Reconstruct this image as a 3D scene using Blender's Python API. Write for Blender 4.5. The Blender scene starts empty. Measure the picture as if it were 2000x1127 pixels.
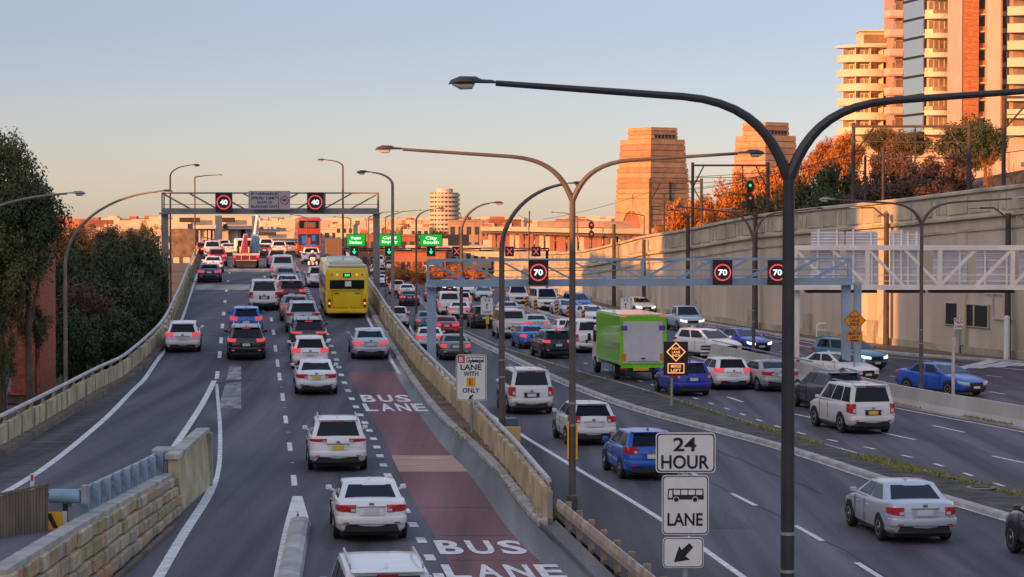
import bpy, bmesh, math, random
import numpy as np
from mathutils import Vector, Matrix

SC = bpy.context.scene
COL = SC.collection
R = math.radians
rnd = random.Random(7)

# ------------------------------------------------------------------ camera, sky, sun, exposure
FPX, CX, CY, HZ, EYE = 4700.0, 1000.0, 563.5, 428.0, 8.0
PITCH = math.atan((CY - HZ) / FPX)
cd = bpy.data.cameras.new("camera")
cam = bpy.data.objects.new("camera", cd)
COL.objects.link(cam)
cd.sensor_width = 36.0
cd.lens = FPX / 2000.0 * 36.0
cd.clip_end = 6000.0
cam.location = (0, 0, EYE)
cam.rotation_euler = (R(90) - PITCH, 0, 0)
SC.camera = cam

SUN_EL, SUN_AZ = R(10.0), R(222.0)      # azimuth clockwise from +Y: low sun behind and to the left
world = bpy.data.worlds.new("World")
SC.world = world
world.use_nodes = True
wn = world.node_tree
bg = wn.nodes["Background"]
sky = wn.nodes.new("ShaderNodeTexSky")
sky.sky_type = 'NISHITA'
sky.sun_disc = False
sky.sun_elevation = SUN_EL
sky.sun_rotation = SUN_AZ
sky.air_density = 0.7
sky.dust_density = 0.3
sky.ozone_density = 1.0
wb = wn.nodes.new("ShaderNodeVectorMath")          # white balance of the whole sky
wb.operation = 'MULTIPLY'
wb.inputs[1].default_value = (1.04, 0.885, 1.04)
# the even, bright upper sky of a hazy dawn: heights above the skyline are read closer to it, smoothly, all round
tcw = wn.nodes.new("ShaderNodeTexCoord")
sep = wn.nodes.new("ShaderNodeSeparateXYZ"); cmb = wn.nodes.new("ShaderNodeCombineXYZ")
wn.links.new(tcw.outputs["Generated"], sep.inputs[0])
SKA, SKL = 0.010, 0.072
def wmath(op, a, b):
    n = wn.nodes.new("ShaderNodeMath"); n.operation = op
    for i, v in enumerate((a, b)):
        if v is None: continue
        if isinstance(v, (int, float)): n.inputs[i].default_value = v
        else: wn.links.new(v, n.inputs[i])
    return n.outputs[0]
zlow = wmath('MINIMUM', sep.outputs[2], SKL)
zup = wmath('MAXIMUM', wmath('SUBTRACT', sep.outputs[2], SKL), 0.0)
zsq = wmath('ADD', zlow, wmath('MULTIPLY', wmath('SUBTRACT', 1.0, wmath('EXPONENT', wmath('MULTIPLY', zup, -1.0 / SKA), None)), SKA))
wn.links.new(sep.outputs[0], cmb.inputs[0]); wn.links.new(sep.outputs[1], cmb.inputs[1]); wn.links.new(zsq, cmb.inputs[2])
nrmv = wn.nodes.new("ShaderNodeVectorMath"); nrmv.operation = 'NORMALIZE'
wn.links.new(cmb.outputs[0], nrmv.inputs[0]); wn.links.new(nrmv.outputs[0], sky.inputs[0])
wn.links.new(sky.outputs[0], wb.inputs[0])
wn.links.new(wb.outputs[0], bg.inputs[0])
bg.inputs[1].default_value = 0.080
sl = bpy.data.lights.new("sun", 'SUN')
sl.energy = 5.0
sl.angle = R(0.5)
sl.color = (1.0, 0.37, 0.085)
so = bpy.data.objects.new("sun", sl)
COL.objects.link(so)
to_sun = Vector((math.sin(SUN_AZ) * math.cos(SUN_EL), math.cos(SUN_AZ) * math.cos(SUN_EL), math.sin(SUN_EL)))
so.rotation_euler = to_sun.to_track_quat('Z', 'Y').to_euler()
so.location = (0, 0, 60)
vs = SC.view_settings
SC.display_settings.display_device = 'sRGB'
vs.view_transform = 'Standard'
vs.look = 'None'
vs.gamma = 1.0
vs.use_curve_mapping = False
vs.exposure = 0.55

# ------------------------------------------------------------------ materials
def mat(name, col, rough=0.6, metal=0.0, var=0.0, scale=1.0, stretch=(1, 1, 1), bump=0.0, bscale=None, coat=0.0,
        emit=None, estr=0.0, spec=None, col2=None, detail=6.0):
    m = bpy.data.materials.new(name)
    m.use_nodes = True
    nt = m.node_tree
    b = nt.nodes["Principled BSDF"]
    b.inputs["Base Color"].default_value = (*col, 1)
    b.inputs["Roughness"].default_value = rough
    b.inputs["Metallic"].default_value = metal
    b.inputs["Coat Weight"].default_value = coat
    b.inputs["Coat Roughness"].default_value = 0.06
    if spec is not None:
        b.inputs["Specular IOR Level"].default_value = spec
    if emit:
        b.inputs["Emission Color"].default_value = (*emit, 1)
        b.inputs["Emission Strength"].default_value = estr
    if var > 0 or bump > 0 or col2:
        tc = nt.nodes.new("ShaderNodeNewGeometry")
        mp = nt.nodes.new("ShaderNodeMapping")
        mp.inputs["Scale"].default_value = stretch
        nt.links.new(tc.outputs["Position"], mp.inputs[0])
        n1 = nt.nodes.new("ShaderNodeTexNoise")
        n1.inputs["Scale"].default_value = scale
        n1.inputs["Detail"].default_value = detail
        nt.links.new(mp.outputs[0], n1.inputs["Vector"])
        if var > 0 or col2:
            cr = nt.nodes.new("ShaderNodeValToRGB")
            c2 = col2 or tuple(min(1, c * (1 + var)) for c in col)
            c1 = col if col2 else tuple(c * (1 - var) for c in col)
            cr.color_ramp.elements[0].position = 0.32
            cr.color_ramp.elements[1].position = 0.68
            cr.color_ramp.elements[0].color = (*c1, 1)
            cr.color_ramp.elements[1].color = (*c2, 1)
            nt.links.new(n1.outputs[0], cr.inputs[0])
            nt.links.new(cr.outputs[0], b.inputs["Base Color"])
        if bump > 0:
            n2 = nt.nodes.new("ShaderNodeTexNoise")
            n2.inputs["Scale"].default_value = bscale or scale * 6
            n2.inputs["Detail"].default_value = 4
            nt.links.new(tc.outputs["Position"], n2.inputs["Vector"])
            bp = nt.nodes.new("ShaderNodeBump")
            bp.inputs["Strength"].default_value = bump
            bp.inputs["Distance"].default_value = 0.05
            nt.links.new(n2.outputs[0], bp.inputs["Height"])
            nt.links.new(bp.outputs[0], b.inputs["Normal"])
    return m

def road_mat(name, col, var=0.25, tint=(1, 1, 1)):
    """asphalt: fine grain x streaks along the traffic x broad patches"""
    m = bpy.data.materials.new(name)
    m.use_nodes = True
    nt = m.node_tree
    b = nt.nodes["Principled BSDF"]
    b.inputs["Roughness"].default_value = 0.78
    tc = nt.nodes.new("ShaderNodeNewGeometry")
    def noise(stretch, scale, lo, hi, det=5):
        mp = nt.nodes.new("ShaderNodeMapping")
        mp.inputs["Scale"].default_value = stretch
        mp.inputs["Rotation"].default_value = (0, 0, R(-7.5) if stretch[1] < 1 else 0)
        nt.links.new(tc.outputs["Position"], mp.inputs[0])
        n = nt.nodes.new("ShaderNodeTexNoise")
        n.inputs["Scale"].default_value = scale
        n.inputs["Detail"].default_value = det
        nt.links.new(mp.outputs[0], n.inputs["Vector"])
        r = nt.nodes.new("ShaderNodeMapRange")
        r.inputs[1].default_value, r.inputs[2].default_value = 0.3, 0.7
        r.inputs[3].default_value, r.inputs[4].default_value = lo, hi
        nt.links.new(n.outputs[0], r.inputs[0])
        return r.outputs[0]
    a = noise((1, 1, 1), 14.0, 1 - var * .8, 1 + var * .8)
    s = noise((1, 0.02, 1), 1.1, 1 - var * 1.7, 1 + var * 1.5)
    p = noise((1, 0.35, 1), 0.16, 1 - var * .8, 1 + var * .8, 2)
    m1 = nt.nodes.new("ShaderNodeMath"); m1.operation = 'MULTIPLY'
    m2 = nt.nodes.new("ShaderNodeMath"); m2.operation = 'MULTIPLY'
    nt.links.new(a, m1.inputs[0]); nt.links.new(s, m1.inputs[1])
    nt.links.new(m1.outputs[0], m2.inputs[0]); nt.links.new(p, m2.inputs[1])
    vm = nt.nodes.new("ShaderNodeVectorMath"); vm.operation = 'SCALE'
    vm.inputs[0].default_value = col
    nt.links.new(m2.outputs[0], vm.inputs["Scale"])
    nt.links.new(vm.outputs[0], b.inputs["Base Color"])
    n2 = nt.nodes.new("ShaderNodeTexNoise"); n2.inputs["Scale"].default_value = 40
    nt.links.new(tc.outputs["Position"], n2.inputs["Vector"])
    bp = nt.nodes.new("ShaderNodeBump"); bp.inputs["Strength"].default_value = 0.25; bp.inputs["Distance"].default_value = 0.02
    nt.links.new(n2.outputs[0], bp.inputs["Height"]); nt.links.new(bp.outputs[0], b.inputs["Normal"])
    return m

M = {}
M['asphalt'] = road_mat("asphalt", (0.092, 0.084, 0.104), 0.34)
M['asphalt_dark'] = road_mat("asphalt_dark", (0.060, 0.058, 0.056), 0.45)
M['asphalt_patch'] = road_mat("asphalt_patch", (0.074, 0.069, 0.080), 0.4)
M['scuffed'] = mat("scuffed_paint", (0.14, 0.13, 0.15), 0.8, col2=(0.42, 0.40, 0.41), scale=2.5, stretch=(1, .35, 1))
M['bus_red'] = road_mat("bus_lane_red", (0.200, 0.082, 0.080), 0.26)
M['red_patch'] = mat("worn_red_patch", (0.34, 0.13, 0.09), 0.8, col2=(0.70, 0.47, 0.33), scale=1.6, stretch=(.3, 3.2, 1))
M['gutter'] = road_mat("gutter_concrete", (0.21, 0.21, 0.20), 0.3)
M['joint'] = road_mat("joint_concrete", (0.36, 0.32, 0.25), 0.2)
M['ground'] = mat("ground", (0.16, 0.125, 0.09), 0.95, var=0.4, scale=0.1)
M['paint'] = mat("road_paint", (0.74, 0.74, 0.72), 0.7, var=0.22, scale=3.0)
M['kerb'] = mat("kerb_concrete", (0.42, 0.41, 0.38), 0.85, var=0.3, scale=1.5, bump=0.3)
M['concrete'] = mat("concrete", (0.36, 0.34, 0.30), 0.85, var=0.25, scale=0.8, bump=0.3, bscale=8)
M['panel'] = mat("parapet_concrete", (0.52, 0.44, 0.27), 0.85, var=0.32, scale=0.9, bump=0.3, bscale=8)
M['footway'] = mat("dirty_footway", (0.17, 0.125, 0.085), 0.95, var=0.4, scale=1.2, bump=0.4, bscale=10)
M['strip'] = mat("median_soil", (0.075, 0.07, 0.06), 0.95, var=0.5, scale=1.5, bump=0.5, bscale=8)
M['jersey'] = mat("barrier_concrete", (0.40, 0.39, 0.35), 0.85, col2=(0.52, 0.51, 0.48), scale=0.5, stretch=(1, 1, .3), bump=0.2, bscale=10)
M['wall'] = mat("wall_render", (0.46, 0.39, 0.30), 0.9, col2=(0.64, 0.55, 0.42), scale=0.55, stretch=(1, 1, .22), bump=0.25, bscale=5, detail=9.0)
M['wall_trim'] = mat("wall_trim", (0.43, 0.40, 0.29), 0.9, var=0.3, scale=0.5, bump=0.2, bscale=6)
M['steel'] = mat("galvanised", (0.36, 0.38, 0.40), 0.5, metal=0.5, var=0.15, scale=2)
M['steel_w'] = mat("pale_rail", (0.55, 0.53, 0.49), 0.55, metal=0.2, var=0.2, scale=2)
M['rust'] = mat("rusty_rail", (0.34, 0.25, 0.17), 0.7, metal=0.2, var=0.4, scale=2.5)
M['gantry'] = mat("gantry_blue_grey", (0.30, 0.42, 0.54), 0.5, metal=0.2, var=0.12, scale=1)
M['gantry_g'] = mat("gantry_grey", (0.22, 0.22, 0.215), 0.6, metal=0.2, var=0.15, scale=1)
M['gantry_w'] = mat("gantry_white", (0.84, 0.80, 0.74), 0.55, var=0.1, scale=1)
M['pole'] = mat("lamp_pole", (0.115, 0.095, 0.088), 0.55, metal=0.15, var=0.2, scale=2)
M['pole_dark'] = mat("lamp_pole_dark", (0.045, 0.045, 0.048), 0.5, metal=0.15, var=0.2, scale=2)
M['pole_pale'] = mat("lamp_pole_pale", (0.25, 0.22, 0.18), 0.6, var=0.2, scale=2)
M['timber'] = mat("dark_pole", (0.07, 0.055, 0.045), 0.8, var=0.3, scale=2)
M['housing'] = mat("lamp_housing", (0.045, 0.05, 0.06), 0.4)
M['housing_p'] = mat("lamp_housing_pale", (0.34, 0.33, 0.33), 0.4)
M['lens'] = mat("lamp_lens", (0.75, 0.62, 0.46), 0.2, coat=0.4)
M['sign_w'] = mat("sign_white", (0.80, 0.80, 0.77), 0.5, var=0.05, scale=3)
M['ink'] = mat("sign_black", (0.012, 0.012, 0.013), 0.5)
M['sign_or'] = mat("sign_orange", (0.80, 0.30, 0.02), 0.5, var=0.08, scale=4)
M['sign_ye'] = mat("sign_yellow", (0.80, 0.42, 0.02), 0.5, var=0.08, scale=4)
M['sign_red'] = mat("sign_red", (0.55, 0.03, 0.03), 0.5)
M['sign_grey'] = mat("sign_grey_lilac", (0.42, 0.38, 0.42), 0.5)
M['sign_back'] = mat("sign_back", (0.56, 0.56, 0.62), 0.5, metal=0.05, var=0.12, scale=0.8)
M['brown_board'] = mat("brown_board", (0.16, 0.09, 0.06), 0.6)
M['black_box'] = mat("black_box", (0.012, 0.011, 0.011), 0.45)
M['led_red'] = mat("led_red", (0.3, 0.02, 0.03), 0.5, emit=(1, 0.10, 0.12), estr=0.55)
M['led_white'] = mat("led_white", (0.6, 0.6, 0.6), 0.5, emit=(1, 0.97, 0.85), estr=0.75)
M['led_amber'] = mat("led_amber", (0.4, 0.1, 0.02), 0.5, emit=(1, 0.42, 0.12), estr=0.9)
M['led_green'] = mat("led_green_board", (0.0, 0.25, 0.02), 0.5, emit=(0.0, 0.62, 0.03), estr=0.42)
M['led_arrow'] = mat("led_green_arrow", (0.0, 0.4, 0.1), 0.5, emit=(0.05, 1.0, 0.35), estr=0.7)
M['glass'] = mat("dark_glass", (0.008, 0.010, 0.014), 0.07, spec=0.4)
M['glass_b'] = mat("window_glass", (0.05, 0.06, 0.065), 0.08, spec=0.8)
M['glass_reflect_tint'] = mat("window_reflection_tint", (0.26, 0.17, 0.11), 0.2, spec=0.6, var=0.5, scale=0.35)  # warm reflections painted into the base colour of the apartment glass
M['rail_pale'] = mat("weathered_rail", (0.50, 0.43, 0.35), 0.6, metal=0.1, var=0.3, scale=2.5)
M['cab_orange'] = mat("cabinet_ochre", (0.62, 0.42, 0.15), 0.6, var=0.15, scale=4)
M['glass_sky'] = mat("mirror_glass", (0.66, 0.78, 0.78), 0.08, metal=0.85)
M['tyre'] = mat("tyre_rubber", (0.015, 0.015, 0.015), 0.85)
M['rim'] = mat("wheel_rim", (0.32, 0.32, 0.33), 0.35, metal=0.8)
M['tail'] = mat("tail_lens", (0.42, 0.02, 0.03), 0.2, coat=0.5, emit=(1, 0.05, 0.06), estr=0.02)
M['brake'] = mat("brake_lens_lit", (0.5, 0.03, 0.04), 0.2, emit=(1, 0.10, 0.14), estr=0.42)
M['headl'] = mat("headlamp", (0.6, 0.6, 0.6), 0.15, coat=0.5)
M['headlit'] = mat("headlamp_lit", (0.8, 0.8, 0.7), 0.15, emit=(1, 0.93, 0.75), estr=1.2)
M['plate_w'] = mat("plate_white", (0.68, 0.68, 0.66), 0.5)
M['plate_y'] = mat("plate_yellow", (0.78, 0.56, 0.04), 0.5)
M['trim'] = mat("black_trim", (0.02, 0.02, 0.022), 0.6)
M['chrome'] = mat("chrome", (0.5, 0.5, 0.5), 0.2, metal=0.9)
def paint(name, c, metal=0.0):
    M['c_' + name] = mat("car_paint_" + name, c, 0.32, metal=metal, coat=0.7, var=0.04, scale=1.5)
paint('white', (0.84, 0.84, 0.835)); paint('offwhite', (0.72, 0.715, 0.69)); paint('silver', (0.42, 0.44, 0.45), 0.35)
paint('ice', (0.50, 0.56, 0.62), 0.2); paint('grey', (0.20, 0.205, 0.21), 0.3); paint('charcoal', (0.055, 0.055, 0.058), 0.2)
paint('black', (0.012, 0.012, 0.013)); paint('navy', (0.015, 0.025, 0.07)); paint('blue', (0.015, 0.10, 0.48))
paint('cobalt', (0.015, 0.035, 0.42)); paint('royal', (0.02, 0.16, 0.60)); paint('teal', (0.05, 0.22, 0.32))
paint('red', (0.40, 0.02, 0.035)); paint('maroon', (0.16, 0.02, 0.03)); paint('bronze', (0.16, 0.11, 0.06), 0.3)
paint('busyellow', (0.93, 0.64, 0.005)); paint('pale', (0.62, 0.60, 0.45)); paint('green', (0.26, 0.80, 0.01)); paint('busred', (0.36, 0.07, 0.035))
paint('purple', (0.16, 0.08, 0.42))
M['box_grey'] = mat("roller_door_grey", (0.74, 0.74, 0.75), 0.5, var=0.05, scale=2)
M['stone1'] = mat("sandstone_buff", (0.56, 0.43, 0.28), 0.9, var=0.25, scale=4, bump=0.6, bscale=14)
M['stone2'] = mat("sandstone_orange", (0.52, 0.30, 0.17), 0.9, var=0.25, scale=4, bump=0.6, bscale=14)
M['stone3'] = mat("sandstone_grey", (0.42, 0.34, 0.25), 0.9, var=0.25, scale=4, bump=0.6, bscale=14)
M['stone4'] = mat("sandstone_mossy", (0.40, 0.34, 0.16), 0.9, var=0.25, scale=4, bump=0.6, bscale=14)
M['mortar'] = mat("mortar_dark", (0.11, 0.095, 0.075), 0.95, var=0.3, scale=3)
M['fence'] = mat("brown_palings", (0.22, 0.16, 0.115), 0.85, var=0.3, scale=1.2, stretch=(6, 6, .6))
M['drum'] = mat("blue_drum", (0.24, 0.40, 0.50), 0.5, var=0.2, scale=3)
M['brick'] = mat("red_brick", (0.46, 0.13, 0.065), 0.85, var=0.3, scale=5)
M['render_w'] = mat("white_render", (0.50, 0.47, 0.43), 0.8, var=0.12, scale=1)
M['pylon'] = mat("pylon_granite", (0.44, 0.28, 0.16), 0.85, var=0.16, scale=0.5, bump=0.2)
M['pylon_b'] = mat("pylon_granite_dark", (0.37, 0.215, 0.12), 0.85, var=0.2, scale=0.5, bump=0.2)
M['apt_cream'] = mat("apartment_cream", (0.62, 0.55, 0.42), 0.7, var=0.06, scale=0.5)
M['apt_salmon'] = mat("apartment_salmon", (0.55, 0.32, 0.22), 0.7, var=0.06, scale=0.5)
M['apt_pale'] = mat("apartment_pale", (0.60, 0.46, 0.36), 0.7, var=0.06, scale=0.5)
M['apt_brick'] = mat("apartment_brick", (0.40, 0.15, 0.06), 0.8, var=0.25, scale=2.0, stretch=(1, 1, 4))
M['tower'] = mat("tower_pale", (0.52, 0.46, 0.38), 0.7, var=0.06, scale=0.3)
M['block_tan'] = mat("block_tan", (0.36, 0.25, 0.18), 0.8, var=0.12, scale=0.3)
M['block_cream'] = mat("block_cream", (0.55, 0.46, 0.32), 0.8, var=0.1, scale=0.3)
M['block_red'] = mat("block_brick", (0.34, 0.13, 0.08), 0.8, var=0.2, scale=0.4)
M['bark'] = mat("bark", (0.12, 0.085, 0.06), 0.95, var=0.3, scale=3)
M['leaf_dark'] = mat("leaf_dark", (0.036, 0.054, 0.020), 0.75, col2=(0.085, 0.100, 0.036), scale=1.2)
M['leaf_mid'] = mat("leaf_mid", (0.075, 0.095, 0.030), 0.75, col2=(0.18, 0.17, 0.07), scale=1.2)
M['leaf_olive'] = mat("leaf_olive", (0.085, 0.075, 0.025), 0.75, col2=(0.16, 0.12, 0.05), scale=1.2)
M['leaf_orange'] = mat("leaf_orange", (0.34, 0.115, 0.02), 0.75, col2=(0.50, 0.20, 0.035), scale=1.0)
M['leaf_brown'] = mat("leaf_brown", (0.085, 0.052, 0.034), 0.8, col2=(0.16, 0.09, 0.055), scale=1.0)
M['grass'] = mat("grass_blades", (0.16, 0.19, 0.035), 0.8, col2=(0.34, 0.28, 0.07), scale=2)
M['hill'] = mat("hill_soil", (0.07, 0.055, 0.035), 0.95, var=0.4, scale=0.3)
M['wire'] = mat("wire", (0.05, 0.045, 0.04), 0.6)
M['skin'] = mat("skin", (0.45, 0.28, 0.2), 0.6)
M['jacket'] = mat("black_jacket", (0.02, 0.02, 0.022), 0.7)
M['hazard'] = mat("hazard_orange", (0.80, 0.30, 0.03), 0.6)

# ------------------------------------------------------------------ helpers
def ray(px, py):
    u, v = (px - CX) / FPX, (CY - py) / FPX
    c, s = math.cos(PITCH), math.sin(PITCH)
    d = Vector((u, c + v * s, -s + v * c))
    return d / d.y                              # per metre of depth
def at(px, py, Y):                              # the point at depth Y on the sight line
    d = ray(px, py)
    return Vector((d.x * Y, Y, EYE + d.z * Y))
def G(px, py, zf):                              # where the sight line meets a surface
    d = ray(px, py)
    f = lambda Y: EYE + d.z * Y - zf(Y)
    y0 = 20.0
    y1 = y0
    while f(y1) > 0 and y1 < 900:
        y0, y1 = y1, y1 + 2.0
    for _ in range(40):
        ym = (y0 + y1) / 2
        if f(ym) > 0: y0 = ym
        else: y1 = ym
    return Vector((d.x * y1, y1, zf(y1)))
def herm(xs, ys):                               # smooth monotone-ish interpolation
    xs, ys = np.array(xs, float), np.array(ys, float)
    d = np.diff(ys) / np.diff(xs)
    m = np.concatenate([[d[0]], (d[1:] + d[:-1]) / 2, [d[-1]]])
    for i in range(1, len(d)):
        if d[i] * d[i - 1] <= 0: m[i] = 0
    def f(x):
        if x <= xs[0]: return float(ys[0] + m[0] * (x - xs[0]))
        if x >= xs[-1]: return float(ys[-1] + m[-1] * (x - xs[-1]))
        i = int(np.searchsorted(xs, x)) - 1
        h = xs[i + 1] - xs[i]; t = (x - xs[i]) / h
        return float(ys[i] * (2*t**3 - 3*t*t + 1) + m[i] * h * (t**3 - 2*t*t + t) + ys[i + 1] * (3*t*t - 2*t**3) + m[i + 1] * h * (t**3 - t*t))
    return f
def knot(f, step=2.0):                          # piecewise linear on a 2 m grid, so sheets laid on each other never cross
    cache = {}
    def k(Y):
        i = math.floor(Y / step)
        for j in (i, i + 1):
            if j not in cache: cache[j] = f(j * step)
        t = Y / step - i
        return cache[i] * (1 - t) + cache[i + 1] * t
    return k
zL = knot(herm([0, 60, 80, 88, 95, 100, 110, 120, 130, 140, 150, 184, 224, 336, 420, 700],
               [0, 0, 0, .03, .12, .25, .68, 1.25, 1.8, 2.2, 2.5, 3.1, 3.5, 4.5, 5.0, 5.5]))
_zr = herm([20, 50, 67, 80, 95, 109], [1.7, 1.3, .85, .72, .64, .64])
zR = knot(lambda Y: _zr(Y) if Y < 109 else zL(Y))
z0 = lambda Y: 0.0
def LX(pts, zf):
    g = sorted((G(px, py, zf) for px, py in pts), key=lambda p: p.y)
    return herm([p.y for p in g], [p.x for p in g])

class MB:
    def __init__(s): s.v = []; s.f = []
    def add(s, vs, fs):
        n = len(s.v); s.v += [tuple(v) for v in vs]; s.f += [tuple(i + n for i in f) for f in fs]
    def quad(s, a, b, c, d): s.add([a, b, c, d], [(0, 1, 2, 3)])
    def obox(s, c, ax, ay, az):
        c, ax, ay, az = map(Vector, (c, ax, ay, az))
        p = [c + sx * ax + sy * ay + sz * az for sx in (-1, 1) for sy in (-1, 1) for sz in (-1, 1)]
        s.add(p, [(0, 1, 3, 2), (4, 6, 7, 5), (0, 4, 5, 1), (2, 3, 7, 6), (0, 2, 6, 4), (1, 5, 7, 3)])
    def box(s, cx, cy, cz, sx, sy, sz, rz=0.0):
        c, sn = math.cos(rz), math.sin(rz)
        s.obox((cx, cy, cz), (c * sx / 2, sn * sx / 2, 0), (-sn * sy / 2, c * sy / 2, 0), (0, 0, sz / 2))
    def bar(s, p, q, w, h):
        p, q = Vector(p), Vector(q); d = q - p
        if d.length < 1e-6: return
        t = d.normalized(); up = Vector((0, 0, 1)) if abs(t.z) < .98 else Vector((0, 1, 0))
        a = t.cross(up).normalized(); b = a.cross(t)
        s.obox((p + q) / 2, d / 2, a * w / 2, b * h / 2)
    def tube(s, pts, r, n=8):
        pts = [Vector(p) for p in pts]
        rs = r if isinstance(r, (list, tuple)) else [r] * len(pts)
        vs, fs = [], []
        for i, p in enumerate(pts):
            t = (pts[min(i + 1, len(pts) - 1)] - pts[max(i - 1, 0)]).normalized()
            up = Vector((0, 1, 0)) if abs(t.y) < .9 else Vector((1, 0, 0))
            a = t.cross(up).normalized(); b = t.cross(a)
            for k in range(n):
                an = 2 * math.pi * k / n
                vs.append(p + (a * math.cos(an) + b * math.sin(an)) * rs[i])
        for i in range(len(pts) - 1):
            for k in range(n):
                k2 = (k + 1) % n
                fs.append((i * n + k, i * n + k2, (i + 1) * n + k2, (i + 1) * n + k))
        fs.append(tuple(range(n))); fs.append(tuple(reversed(range((len(pts) - 1) * n, len(pts) * n))))
        s.add(vs, fs)
    def prism(s, poly, d0, d1, fr=None):        # polygon in (a,b) extruded along c; fr maps (a,b,c) to a point
        fr = fr or (lambda a, b, c: (a, b, c))
        n = len(poly)
        vs = [fr(a, b, d0) for a, b in poly] + [fr(a, b, d1) for a, b in poly]
        fs = [tuple(reversed(range(n))), tuple(range(n, 2 * n))] + [(i, (i + 1) % n, n + (i + 1) % n, n + i) for i in range(n)]
        s.add(vs, fs)
    def ring(s, r0, r1, d0, d1, fr, n=28):
        vs, fs = [], []
        for k in range(n):
            c, sn = math.cos(2*math.pi*k/n), math.sin(2*math.pi*k/n)
            vs += [fr(r0*c, r0*sn, d0), fr(r1*c, r1*sn, d0), fr(r0*c, r0*sn, d1), fr(r1*c, r1*sn, d1)]
        for k in range(n):
            a, b = 4 * k, 4 * ((k + 1) % n)
            fs += [(a+2, b+2, b+3, a+3), (a, a+1, b+1, b), (a, b, b+2, a+2), (a+1, a+3, b+3, b+1)]
        s.add(vs, fs)
    def sweep(s, rows, closed=True, cap=True):  # rows: lists of points
        n = len(rows[0]); vs = [p for r in rows for p in r]; fs = []
        for i in range(len(rows) - 1):
            for k in range(n if closed else n - 1):
                k2 = (k + 1) % n
                fs.append((i*n + k, i*n + k2, (i+1)*n + k2, (i+1)*n + k))
        if closed and cap:
            fs.append(tuple(reversed(range(n)))); fs.append(tuple(range((len(rows)-1)*n, len(rows)*n)))
        s.add(vs, fs)
    def mesh(s, name, bevel=0.0, seg=2, smooth=False, angle=35):
        me = bpy.data.meshes.new(name)
        me.from_pydata(s.v, [], s.f)
        bm = bmesh.new(); bm.from_mesh(me)
        bmesh.ops.recalc_face_normals(bm, faces=bm.faces)
        if bevel > 0:
            es = [e for e in bm.edges if len(e.link_faces) == 2 and e.calc_face_angle(0) > R(30)]
            bmesh.ops.bevel(bm, geom=es, offset=bevel, segments=seg, affect='EDGES', profile=0.5, clamp_overlap=True)
        bm.to_mesh(me); bm.free()
        if smooth:
            me.shade_smooth()
            me.set_sharp_from_angle(angle=R(angle))
        me.update()
        return me
    def build(s, name, m, parent=None, world=True, bevel=0.0, smooth=False, seg=2, angle=35):
        me = s.mesh(name, bevel, seg, smooth, angle)
        return put(name, me, m, parent, world)

def put(name, me, m, parent=None, world=True):
    if m is not None and not me.materials: me.materials.append(M[m] if isinstance(m, str) else m)
    o = bpy.data.objects.new(name, me); COL.objects.link(o)
    if parent is not None:
        o.parent = parent
        if world and parent.get('_root'):
            o.matrix_parent_inverse = (Matrix.Translation(parent.location) @ Matrix.Rotation(parent.rotation_euler.z, 4, 'Z')).inverted()
    return o
def thing(name, label, cat, loc=(0, 0, 0), rz=0.0, group=None):
    o = bpy.data.objects.new(name, None); COL.objects.link(o)
    o.empty_display_size = 0.3
    o.location = loc; o.rotation_euler = (0, 0, rz)
    o['_root'] = 1
    return tag(o, label, cat, group)
def tag(o, label, cat, group=None):
    o['label'] = label; o['category'] = cat
    if group: o['group'] = group
    return o
def struct(o): o['kind'] = 'structure'; return o
def stuff(o): o['kind'] = 'stuff'; return o
def copy_tree(o, parent=None):
    c = o.copy(); COL.objects.link(c)
    if parent is not None: c.parent = parent
    for ch in o.children: copy_tree(ch, c)
    return c

_txt = {}
def text_mesh(s, size, depth=0.004, bold=0.0, spacing=1.0, align='CENTER', line=1.0):
    cu = bpy.data.curves.new("txt", 'FONT')
    cu.body = s; cu.size = size; cu.extrude = depth; cu.offset = bold
    cu.align_x = align; cu.align_y = 'CENTER'; cu.space_character = spacing; cu.space_line = line
    cu.resolution_u = 3
    o = bpy.data.objects.new("txt", cu); COL.objects.link(o)
    dg = bpy.context.evaluated_depsgraph_get()
    me = bpy.data.meshes.new_from_object(o.evaluated_get(dg))
    bpy.data.objects.remove(o); bpy.data.curves.remove(cu)
    return me
def text_on(parent, s, size, center, m, name='lettering', bold=0.0, sx=1.0, spacing=1.0, line=1.0, rz=0.0, fit=None):
    """upright text facing -Y (towards traffic), centred at `center`; fit = (width, height) stretches it to that box"""
    me = text_mesh(s, size, 0.004, bold, spacing, line=line)
    co = np.array([v.co[:] for v in me.vertices])
    c = (co.max(0) + co.min(0)) / 2; e = co.max(0) - co.min(0)
    fx, fy = (fit[0] / e[0], fit[1] / e[1]) if fit else (sx, 1.0)
    cs, sn = math.cos(rz), math.sin(rz)
    for v, p in zip(me.vertices, co):
        x, z, y = (p[0] - c[0]) * fx, (p[1] - c[1]) * fy, -p[2]
        v.co = (center[0] + x * cs - y * sn, center[1] + x * sn + y * cs, center[2] + z)
    return put(name, me, m, parent, True)

def rows_of(Y0, Y1, step=2.0):
    k0 = math.floor(Y0 / step + 1e-6) + 1
    ys = [Y0] + [k * step for k in range(k0, int(math.ceil(Y1 / step - 1e-6)))] + [Y1]
    return ys
def sheet(name, fl, fr_, zf, Y0, Y1, dz, m, parent=None, mb=None):
    b = mb or MB(); rows = []
    for Y in rows_of(Y0, Y1):
        rows.append([(fl(Y), Y, zf(Y) + dz), (fr_(Y), Y, zf(Y) + dz)])
    b.sweep(rows, closed=False)
    if mb: return None
    return b.build(name, m, parent)
def line_strip(f, w, zf, Y0, Y1, dz, mb):
    sheet('', lambda Y: f(Y) - w / 2, lambda Y: f(Y) + w / 2, zf, Y0, Y1, dz, None, mb=mb)

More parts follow.
